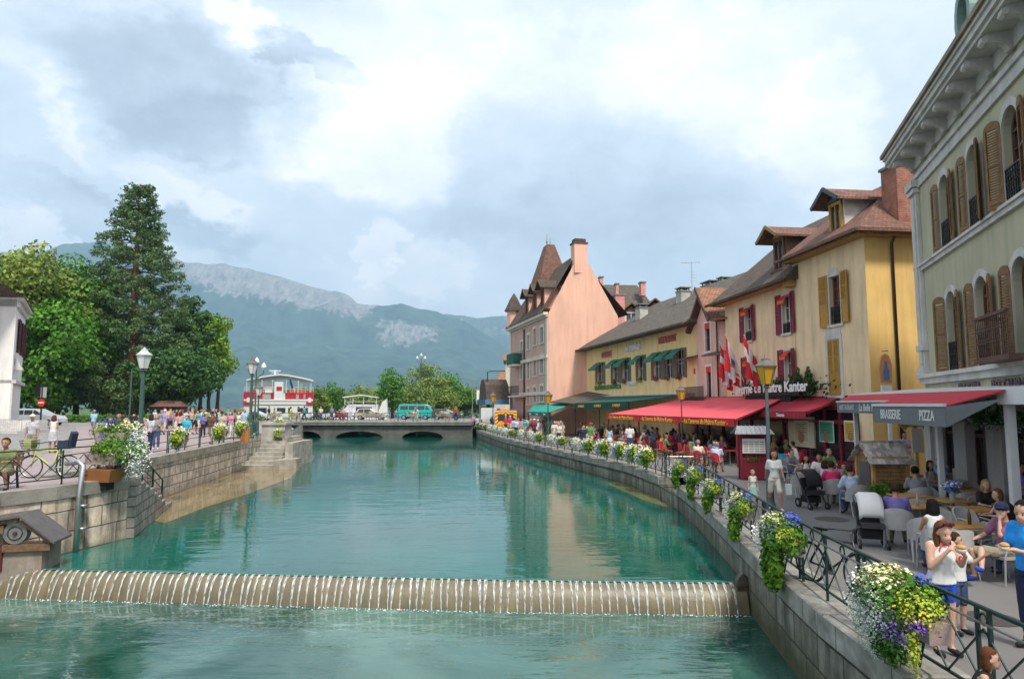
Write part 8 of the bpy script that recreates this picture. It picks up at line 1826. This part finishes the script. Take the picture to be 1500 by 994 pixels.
# ================================================================ vehicles and boats
def vehicle(label, name, cat, loc, rz, L_, W_, H_, paint, prof, glassp, wheels=(.18,.80), wr=.31, extra=None, group=None):
    """prof: side outline (x 0..L, z); glassp: list of side window polygons"""
    o = empty(name, loc, rz, label, cat, group); mb = MB(); n = len(prof); zc = max(p[1] for p in prof)
    def yw(z): return W_/2*(1 if z < zc*.55 else 1-.16*(z-zc*.55)/(zc*.45))
    vs = [(x-L_/2, -yw(z), z) for x, z in prof]+[(x-L_/2, yw(z), z) for x, z in prof]
    mb.add(vs, [tuple(range(n)), tuple(range(n,2*n))[::-1]]+[(i,n+i,n+(i+1)%n,(i+1)%n) for i in range(n)]); b = mb.build('body', paint, o)
    bv = b.modifiers.new('b','BEVEL'); bv.width = .05; bv.segments = 2; bv.limit_method = 'ANGLE'
    for g in glassp:
        for s_ in (-1,1):
            mb = MB(); pts_ = [(x-L_/2, s_*(yw(z)+.006), z) for x, z in g]; mb.quad(*(pts_ if s_ < 0 else pts_[::-1])); mb.build('window', GLASS, o)
    for t in wheels:
        for s_ in (-1,1):
            x = L_*t-L_/2; w = MB(); w.tube([(x,s_*(W_/2-.18),wr),(x,s_*(W_/2+.01),wr)], wr, 16); wh = w.build('wheel', TYRE, o); w = MB(); w.tube([(x,s_*(W_/2-.0),wr),(x,s_*(W_/2+.02),wr)], wr*.62, 12); w.build('rim', STEEL, wh)
    for s_ in (-1,1):
        mb = MB(); mb.box((L_/2-.03, s_*W_*.36, H_*.45), (.1,.3,.14)); mb.build('headlight', flat('headlamp', (.6,.6,.58), .15), o); mb = MB(); mb.box((-L_/2+.02, s_*W_*.40, H_*.52), (.07,.18,.26)); mb.build('tail_light', flat('tail_red', (.45,.01,.01), .3), o)
    return o
hatch = [(0,.3),(.02,.75),(.12,.95),(.45,1.42),(1.1,1.5),(2.0,1.47),(2.75,1.08),(3.75,.92),(4.15,.7),(4.2,.3)]
hg = [[(.45,.98),(.62,1.36),(1.2,1.41),(1.2,.98)],[(1.28,.98),(1.28,1.41),(1.95,1.38),(2.5,1.03),(2.45,.98)]]
sedan = [(0,.3),(.0,.8),(.1,.95),(.75,1.0),(1.35,1.42),(2.5,1.44),(3.3,1.02),(4.2,.88),(4.5,.65),(4.5,.3)]
sg_ = [[(1.0,1.03),(1.45,1.36),(1.95,1.37),(1.95,1.03)],[(2.03,1.03),(2.03,1.37),(2.5,1.36),(3.05,1.03)]]
van_ = [(0,.35),(.0,1.2),(.12,1.9),(.35,1.98),(3.6,1.95),(3.9,1.85),(4.25,1.25),(4.35,1.0),(4.38,.35)]
vg = [[(.3,1.28),(.35,1.75),(1.3,1.77),(1.3,1.28)],[(1.42,1.28),(1.42,1.77),(2.4,1.77),(2.4,1.28)],[(2.52,1.28),(2.52,1.77),(3.4,1.75),(3.4,1.28)],[(3.5,1.28),(3.5,1.72),(3.75,1.7),(4.05,1.28)]]
mpv = [(0,.3),(.0,1.0),(.2,1.6),(.6,1.7),(2.3,1.66),(3.3,1.12),(4.3,.95),(4.55,.7),(4.6,.3)]
mg = [[(.3,1.1),(.42,1.5),(1.1,1.56),(1.1,1.1)],[(1.18,1.1),(1.18,1.56),(2.0,1.54),(2.0,1.1)],[(2.08,1.1),(2.08,1.54),(2.35,1.5),(2.95,1.1)]]
def paintm(k, c, r=.3): return mat('paint_'+k, c, r, .04, 2, 0, spec=.6, metal=.15)
def vx(px0, px1, Y): a, b = at(px0,600,Y), at(px1,600,Y); return (a.x+b.x)/2, b.x-a.x
def vput(label, name, cat, px0, px1, Y, z, H_, paint, prof, gl_, flip=False, **k):
    xc, L_ = vx(px0, px1, Y); l0 = max(p[0] for p in prof); s_ = L_/l0; pr = [(x*s_, zz*s_) for x, zz in prof]; g2 = [[(x*s_, zz*s_) for x, zz in g] for g in gl_]
    return vehicle(label, name, cat, (xc,Y,z), math.pi if flip else 0, L_, 1.72*s_ if s_ < 1.2 else 1.8, H_, paint, pr, g2, wr=.31*s_, **k)
silver_p = paintm('silver', (.48,.50,.52)); 
vput('beige hatchback on the bridge in front of the tour boat', 'hatchback', 'car', 521, 568, 90, ZB, 1.5, paintm('beige', (.42,.38,.30)), hatch, hg)
vput('teal camper van with white roof edge on the bridge', 'camper_van', 'van', 584, 634, 90.5, ZB, 1.95, paintm('teal', (.01,.36,.31)), van_, vg)
vput('dark grey minivan at the right end of the bridge', 'minivan', 'car', 633, 677, 89.5, ZB, 1.7, paintm('darkgrey', (.05,.055,.06)), mpv, mg)
vput('silver sedan on the bridge before the red and white boat', 'sedan', 'car', 356, 398, 86, ZB, 1.45, silver_p, sedan, sg_)
vput('silver car parked along the park behind the no entry sign', 'parked_car', 'car', 27, 93, 71, ZL, 1.5, silver_p, mpv, mg)
vput('bright red car behind the promenade crowd', 'parked_car', 'car', 262, 296, 74, ZL, 1.4, paintm('red', (.5,.015,.02)), hatch, hg)
vput('dark green van on the road under the giant conifer', 'van', 'van', 176, 206, 73, ZL, 1.9, paintm('darkgreen', (.02,.06,.05)), van_, vg)
vput('small pale car beside the green lamp post on the road', 'parked_car', 'car', 204, 232, 70, ZL, 1.4, silver_p, hatch, hg)
# ambulance seen from behind
c = at(738,618,74); o = empty('ambulance', (c.x+.2,75,ZR), 0, 'ambulance with red and yellow chevrons across its rear doors', 'ambulance'); w_, h_ = 1.2, 2.35
mb = MB(); mb.b2(-w_,w_,.02,5.2,.45,h_); mb.b2(-w_*.95,w_*.95,5.2,6.4,.45,1.7); b = mb.build('body', paintm('orange', (.60,.16,.04)), o); yl = flat('chevron_yellow', (.85,.62,.02), .4); rdd = flat('chevron_red', (.60,.05,.02), .4)
mb = MB(); mb.b2(-w_+.02,w_-.02,-.015,.02,.5,h_-.05); b2_ = mb.build('rear_door', yl, o)
mb = MB()
for k in range(-9, 10):
    if k % 2: continue
    for s_ in (-1,1):
        P_ = [(0,k*.2+1.2+.0),(0,k*.2+1.4),(s_*1.15,k*.2+.55),(s_*1.15,k*.2+.35)]
        P_ = [(x, min(max(z_,.52),h_-.07)) for x, z_ in P_]
        if abs(P_[0][1]-P_[1][1])+abs(P_[2][1]-P_[3][1]) > .05: mb.add([(x,-.022,z_) for x, z_ in P_], [(0,1,2,3)])
mb.build('chevrons', rdd, b2_); mb = MB(); mb.b2(-.85,-.08,-.035,-.02,1.2,1.95); mb.b2(.08,.85,-.035,-.02,1.2,1.95); mb.build('rear_window', GLASS, b2_)
mb = MB(); mb.b2(-1.0,-.6,.1,.4,h_,h_+.18); mb.b2(.6,1.0,.1,.4,h_,h_+.18); mb.build('beacon', flat('beacon_blue', (.02,.08,.6), .2), o)
for sx in (-1,1):
    for y in (1.0,4.6): MB().tube([(sx*.95,y,.36),(sx*1.18,y,.36)], .36, 14).build('wheel', TYRE, o)
c = at(717,610,80); o = empty('white_truck', (c.x,80,ZR), 0, 'white box truck parked beside the ambulance', 'truck'); MB().b2(-1.0,1.0,0,5,.6,2.6).build('body', paintm('white', (.65,.65,.65)), o); MB().b2(-.95,.95,5,6.5,.5,2.0).build('cab', paintm('white', (.65,.65,.65)), o); [MB().tube([(sx*.8,y,.4),(sx*1.02,y,.4)], .4, 12).build('wheel', TYRE, o) for sx in (-1,1) for y in (1,5.5)]; mb = MB(); mb.b2(-.98,-.82,-.03,0,.9,1.3); mb.build('tail_light', flat('tail_red', (.45,.01,.01)), o)
# motorbikes on the bridge
def moto(label, px, Y, rz, c_):
    o = empty('motorbike', (at(px,600,Y).x,Y,ZB), rz, label, 'motorbike', 'motorbikes parked on the bridge')
    for y in (-.65,.65): MB().ring((0,y,.3), .27, .06, 'x', 14, 6).build('wheel', TYRE, o)
    mb = MB(); mb.xprism([(-.7,.5),(-.55,.95),(-.35,.8),(.1,.8),(.7,.85),(.8,.7),(.3,.35),(-.3,.3)], -.14, .14); mb.build('body', c_, o); mb = MB(); mb.xprism([(-.1,.8),(.65,.84),(.6,.92),(0,.88)], -.13,.13); mb.build('saddle', BLACK, o); mb = MB(); mb.tube([(-.35,-.45,1.05),(0,-.55,1.0),(.35,-.45,1.05)], .02, 5); mb.build('handlebar', BLACK, o); return o
for i, px in enumerate((452,460,468,476,484,494,501,509)):
    moto('parked motorbike on the bridge, '+('nearest the boat stern','second from the boat stern','third from the boat stern','fourth from the boat stern','left of the tour boat stair','below the tour boat stair','red one next to the hatchback','closest to the hatchback')[i], px, 88+.3*(i%3), 1.2+.2*(i%2), paintm(['white','darkgrey','red','silver'][i%4], (.3,.3,.3)))
# ---- big red and white boat beyond the bridge, seen from astern
Y = 112; xl, xr = at(360,600,Y).x, at(456,600,Y).x; xm = (xl+xr)/2; w = (xr-xl)/2
def zpx(y): return at(400, y, Y).z
o = empty('passenger_boat', (xm,Y,0), .30, 'large red and white double deck passenger boat beyond the bridge', 'boat'); bw = paintm('boat_white', (.68,.68,.67), .4); brd = flat('boat_red', (.42,.01,.035), .45); Z = lambda y: zpx(y)
MB().prism([(-w,0),(w,0),(w,26),(w*.5,34),(0,38),(-w*.5,34),(-w,26)], -.6, Z(612)).build('hull', bw, o)
mb = MB(); mb.b2(-w,w,0,24,Z(612),Z(592)); mb.b2(-w,w,-.15,24,Z(592),Z(586)); mb.b2(-w,w,-.25,.1,Z(587),Z(584.5)); dk = mb.build('lower_deck', bw, o)
mb = MB()
for a_, b_ in ((-.60,-.34),(-.05,.2),(.28,.36),(.55,.72),(.78,.86)): mb.b2(a_*w,b_*w,-.03,.0,Z(605),Z(597))
mb.build('window', GLASS, dk)
mb = MB(); mb.b2(-w,w,.4,24,Z(586),Z(575)); ud = mb.build('upper_deck', bw, o)
mb = MB(); mb.b2(-w-.05,-w*.72,-.2,1.2,Z(593),Z(574)); mb.b2(w*.8,w+.05,-.2,1.2,Z(593),Z(574)); mb.b2(-w*.72,-.1*w,.36,.42,Z(585),Z(575)); mb.b2(.18*w,.8*w,.36,.42,Z(585),Z(575)); mb.build('red_panel', brd, ud)
mb = MB(); mb.b2(-.47*w,-.24*w,.32,.36,Z(584),Z(577)); mb.b2(.5*w,.58*w,.32,.36,Z(584),Z(577)); mb.b2(-.7*w,-.62*w,.32,.36,Z(584),Z(577)); mb.b2(.72*w,.78*w,.32,.36,Z(584),Z(577)); mb.build('panel_window', flat('boat_glass', (.30,.36,.34), .2), ud)
mb = MB()
for cx_ in (-.87*w,.9*w): mb.yprism([(cx_-.3,Z(589)),(cx_+.3,Z(589)),(cx_+.2,Z(587)),(cx_+.3,Z(584)),(cx_+.12,Z(582)),(cx_-.12,Z(582)),(cx_-.3,Z(584)),(cx_-.2,Z(587))], -.26, -.205)
mb.build('emblem', bw, ud)
mb = MB(); mb.b2(-.14*w,.12*w,-.1,2,Z(586),Z(559)); mb.b2(-.45*w,-.2*w,1,3,Z(576),Z(560)); mb.build('stair_tower', bw, o)
mb = MB(); mb.b2(-.08*w,.08*w,-.14,-.1,Z(572),Z(566)); mb.build('life_raft', brd, o)
rf = MB(); zr0, zr1 = Z(558), Z(549.5)
K = 12; P_ = [(-w*.95+1.95*w*k/K, zr0+(zr1-zr0)*(1-abs(2*k/K-1)**1.4)) for k in range(K+1)]
for p_, q_ in zip(P_, P_[1:]): rf.yprism([p_, q_, (q_[0],q_[1]+.22), (p_[0],p_[1]+.22)], -.3, 20)
rf.build('roof', bw, o)
mb = MB()
for x in (-w*.93,-w*.5,-w*.2,w*.2,w*.55,w*.93): mb.bar((x,0,Z(575)),(x,0,Z(556)),.09)
for y in (Z(570),Z(567)): mb.bar((-w,-.05,y),(w,-.05,y),.05)
for i in range(19): x = -w+2*w*i/18; mb.bar((x,-.05,Z(575)),(x,-.05,Z(567)),.04)
mb.build('railing', bw, o); mb = MB()
for x in (-.75,-.5,.35,.55,.75): mb.b2((x-.08)*w,(x+.08)*w,1.0,1.3,Z(575),Z(570))
mb.build('bench_row', flat('bench_orange', (.60,.10,.03)), o)
mb = MB(); mb.bar((-.15*w,2,zr1),(-.15*w,2,Z(541)),.25); mb.bar((-.32*w,2,Z(542)),(.02*w,2,Z(542)),.14); mb.bar((-.26*w,2,Z(545)),(-.04*w,2,Z(545)),.1); mb.build('mast', bw, o)
mb = MB(); a_ = V3((.28*w,-.3,Z(548))); mb.tube([(.42*w,-.2,Z(570)),tuple(a_)], .04, 5); mb.build('flag_staff', bw, o); mb = MB(); mb.add([tuple(a_),(.30*w,-.35,Z(560)),(.36*w,-.3,Z(569)),(.42*w,-.25,Z(568)),(.36*w,-.3,Z(558))],[(0,1,2,3,4)]); f_ = mb.build('flag', flat('flag_navy', (.015,.03,.10)), o)
# white tour boat with stern stair
Y = 104; xl, xr = at(490,600,Y).x, at(567,600,Y).x; xm = (xl+xr)/2; w = (xr-xl)/2; Z = lambda y: at(528, y, Y).z
o = empty('tour_boat', (xm,Y,0), .12, 'white tour boat with a curved stair and open canopy beyond the bridge', 'boat')
MB().prism([(-w,0),(w,0),(w,4),(w*.3,5),(-w,4.5)], -.5, Z(606)).build('hull', bw, o)
mb = MB(); K = 8; P_ = [(-w,Z(608))]+[(-w+ .55*w*math.sin(math.pi/2*k/K), Z(608)+(Z(588)-Z(608))*(1-math.cos(math.pi/2*k/K))**.6) for k in range(K+1)]+[(-.45*w,Z(608))]; mb.yprism(P_, 0, 3); mb.b2(-.45*w,.62*w,.5,4,Z(606),Z(592)); mb.add([(.6*w,.2,Z(608)),(w,.2,Z(608)),(.95*w,.2,Z(584)),(.8*w,.2,Z(588)),(.6*w,3,Z(608)),(w,3,Z(608)),(.95*w,3,Z(584)),(.8*w,3,Z(588))],[(0,1,2,3),(7,6,5,4),(3,2,6,7),(1,5,6,2)]); mb.build('cabin', bw, o)
mb = MB()
for k in range(7): x = -.97*w+.075*w*k; z_ = Z(606)+(Z(588)-Z(606))*(k/7); mb.b2(x,x+.08*w,-.15,0,z_,z_+.12)
mb.build('stair', flat('boat_grey', (.35,.37,.38)), o)
mb = MB(); mb.yprism([(-.68*w,Z(581)),(.0,Z(577.5)),(.62*w,Z(581)),(.62*w,Z(582.5)),(0,Z(579)),(-.68*w,Z(582.5))][::-1], -.2, 4); mb.build('canopy', bw, o); mb = MB(); [mb.bar((x*w,0,Z(592)),(x*w,0,Z(581)),.08) for x in (-.6,-.3,.1,.58)]; mb.bar((-.6*w,0,Z(588)),(.6*w,0,Z(588)),.05); mb.build('railing', bw, o); mb = MB(); mb.b2(-.2*w,.4*w,.46,.5,Z(603),Z(596)); mb.build('window', GLASS, o)
# moored white boats seen through the arches
for i, (p0_, p1_) in enumerate(((492,530),(610,640),(380,420))):
    Yb = 100+i*3; a_, b_ = at(p0_,620,Yb), at(p1_,620,Yb); m_ = (a_.x+b_.x)/2; wl = (b_.x-a_.x)/2; o = empty('moored_boat', (m_,Yb,0), 0, 'white hull seen through the '+('middle','right','left')[i]+' bridge arch', 'boat'); mb = MB(); vs = [(-wl*.85,0,-.2),(wl*.9,0,-.2),(wl*1.1,0,1.3),(-wl,0,1.2),(-wl*.85,1.8,-.2),(wl*.9,1.8,-.2),(wl*1.1,1.8,1.3),(-wl,1.8,1.2)]; mb.add(vs, [(0,1,2,3),(7,6,5,4),(3,2,6,7),(1,5,6,2),(0,3,7,4)]); mb.build('hull', bw, o); mb = MB(); mb.b2(-wl*.4,wl*.3,.4,1.4,1.2,1.7); mb.build('cabin', bw, o)
# kiosk under the trees
c = at(243,600,86); o = empty('park_kiosk', (c.x,86,ZL), 0, 'dark kiosk with a brown hipped roof under the low dark tree', 'kiosk'); o.scale = (.68,.68,.85); MB().b2(-2.6,2.6,0,3,0,2.2).build('body', flat('kiosk_green', (.02,.04,.04)), o); mb = MB(); mb.add([(-3,-.5,2.2),(3,-.5,2.2),(3,3.5,2.2),(-3,3.5,2.2),(-2,1.4,3.1),(2,1.4,3.1)],[(0,1,5,4),(1,2,5),(2,3,4,5),(3,0,4)]); mb.build('roof', tileR, o); mb = MB(); mb.b2(-1.8,-.2,-.03,0,.9,1.9); mb.b2(.3,2.2,-.03,0,.9,1.9); mb.build('window', GLASS, o)
# orange bin, hydraulic hut at the left wall
c = at(359,640,40); mb = MB(); mb.lathe((c.x,40,ZL), [(.26,0),(.28,.8),(.24,.85)], 10); tag(mb.build('litter_bin', flat('bin_orange', (.45,.16,.03))), 'orange litter bin on the promenade by the flower box', 'bin')
hb = empty('winch_housing', (-11.62,16.6,0), .22, 'rusty winch under a small grey gable roof at the weir end', 'winch'); cw2 = mat('old_concrete', (.27,.23,.19), .85, .3, 2, .5, 10, streak=.7, dirt=(.16,.07,.04)); rust = mat('rust_iron', (.07,.04,.03), .8, .4, 10, .4, 30)
mb = MB(); mb.b2(-.45,.75,-.5,.9,-1,.72); mb.build('base', cw2, hb)
mb = MB(); mb.slab([(-1.0,-.75,1.62),(.15,-.75,1.78),(.15,.6,1.78),(-1.0,.6,1.62)],.07); mb.slab([(.15,-.75,1.78),(1.15,-.75,.95),(1.15,.6,.95),(.15,.6,1.78)],.07); mb.build('roof', mat('slate_sheet', (.10,.09,.09), .6, .2, 4, .2), hb)
mb = MB(); mb.bar((-.9,-.6,1.5),(.1,-.6,1.65),.1); mb.bar((.15,-.6,1.6),(1.0,-.6,.92),.1); mb.bar((-.3,-.55,.78),(1.0,-.55,.78),.14,.2); mb.bar((-.8,-.5,1.35),(-.3,-.5,1.35),.2,.25); mb.bar((.8,-.5,.72),(.8,-.5,1.05),.08); mb.build('beam', WOODB, hb)
mb = MB(); mb.tube([(.0,-.55,1.22),(.0,-.25,1.22)], .33, 20); g_ = mb.build('gear_wheel', mat('gear_grey', (.22,.22,.22), .5, .3, 6, .3, metal=.4), hb); mb = MB(); mb.ring((.0,-.56,1.22), .2, .02, 'y', 16, 4); mb.tube([(.0,-.6,1.22),(.0,-.54,1.22)], .06, 8); mb.build('rim', rust, g_)
mb = MB()
for i in range(14): a_ = V3((-.25-.085*i,-.42-.01*i,1.0-.105*i)); mb.bar(a_+V3((-.09,0,.05)), a_+V3((.09,0,-.05)), .05)
mb.bar((-.2,-.4,1.15),(-1.35,-.55,-.3),.05); mb.bar((-.1,-.4,1.0),(-1.25,-.55,-.45),.05); mb.build('chain_ladder', rust, hb)
mb = MB(); mb.bar((-.35,-.55,.75),(-.35,-.5,.1),.09); mb.add([(-1.9,-.9,-.3),(-1.3,-.9,-.3),(-1.15,-.9,.35),(-1.55,-.85,.75),(-1.95,-.8,.3),(-1.6,-.3,.2)],[(0,1,2,3,4),(1,5,2),(2,5,3),(3,5,4),(4,5,0)]); mb.build('paddle', mat('rust_red', (.10,.02,.018), .7, .3, 8), hb)
for i, (px, py) in enumerate(((62,792),)):
    pass
hb.scale = (.76,.76,.76); o = empty('crowd_barrier', (at(8,630,48).x,48,ZL), .0, 'grey metal crowd barrier before the entrance steps', 'barrier'); mb = MB(); mb.tube([(-1.1,0,.1),(-1.1,0,1.1),(1.1,0,1.1),(1.1,0,.1)], .025, 6); mb.bar((-1.1,0,.25),(1.1,0,.25),.03); [mb.bar((-1.0+.16*i,0,.25),(-1.0+.16*i,0,1.1),.015) for i in range(13)]; mb.build('rail', STEEL, o)
for a in list(protos.values()):
    if a['label'] == 'x': bpy.data.objects.remove(a)
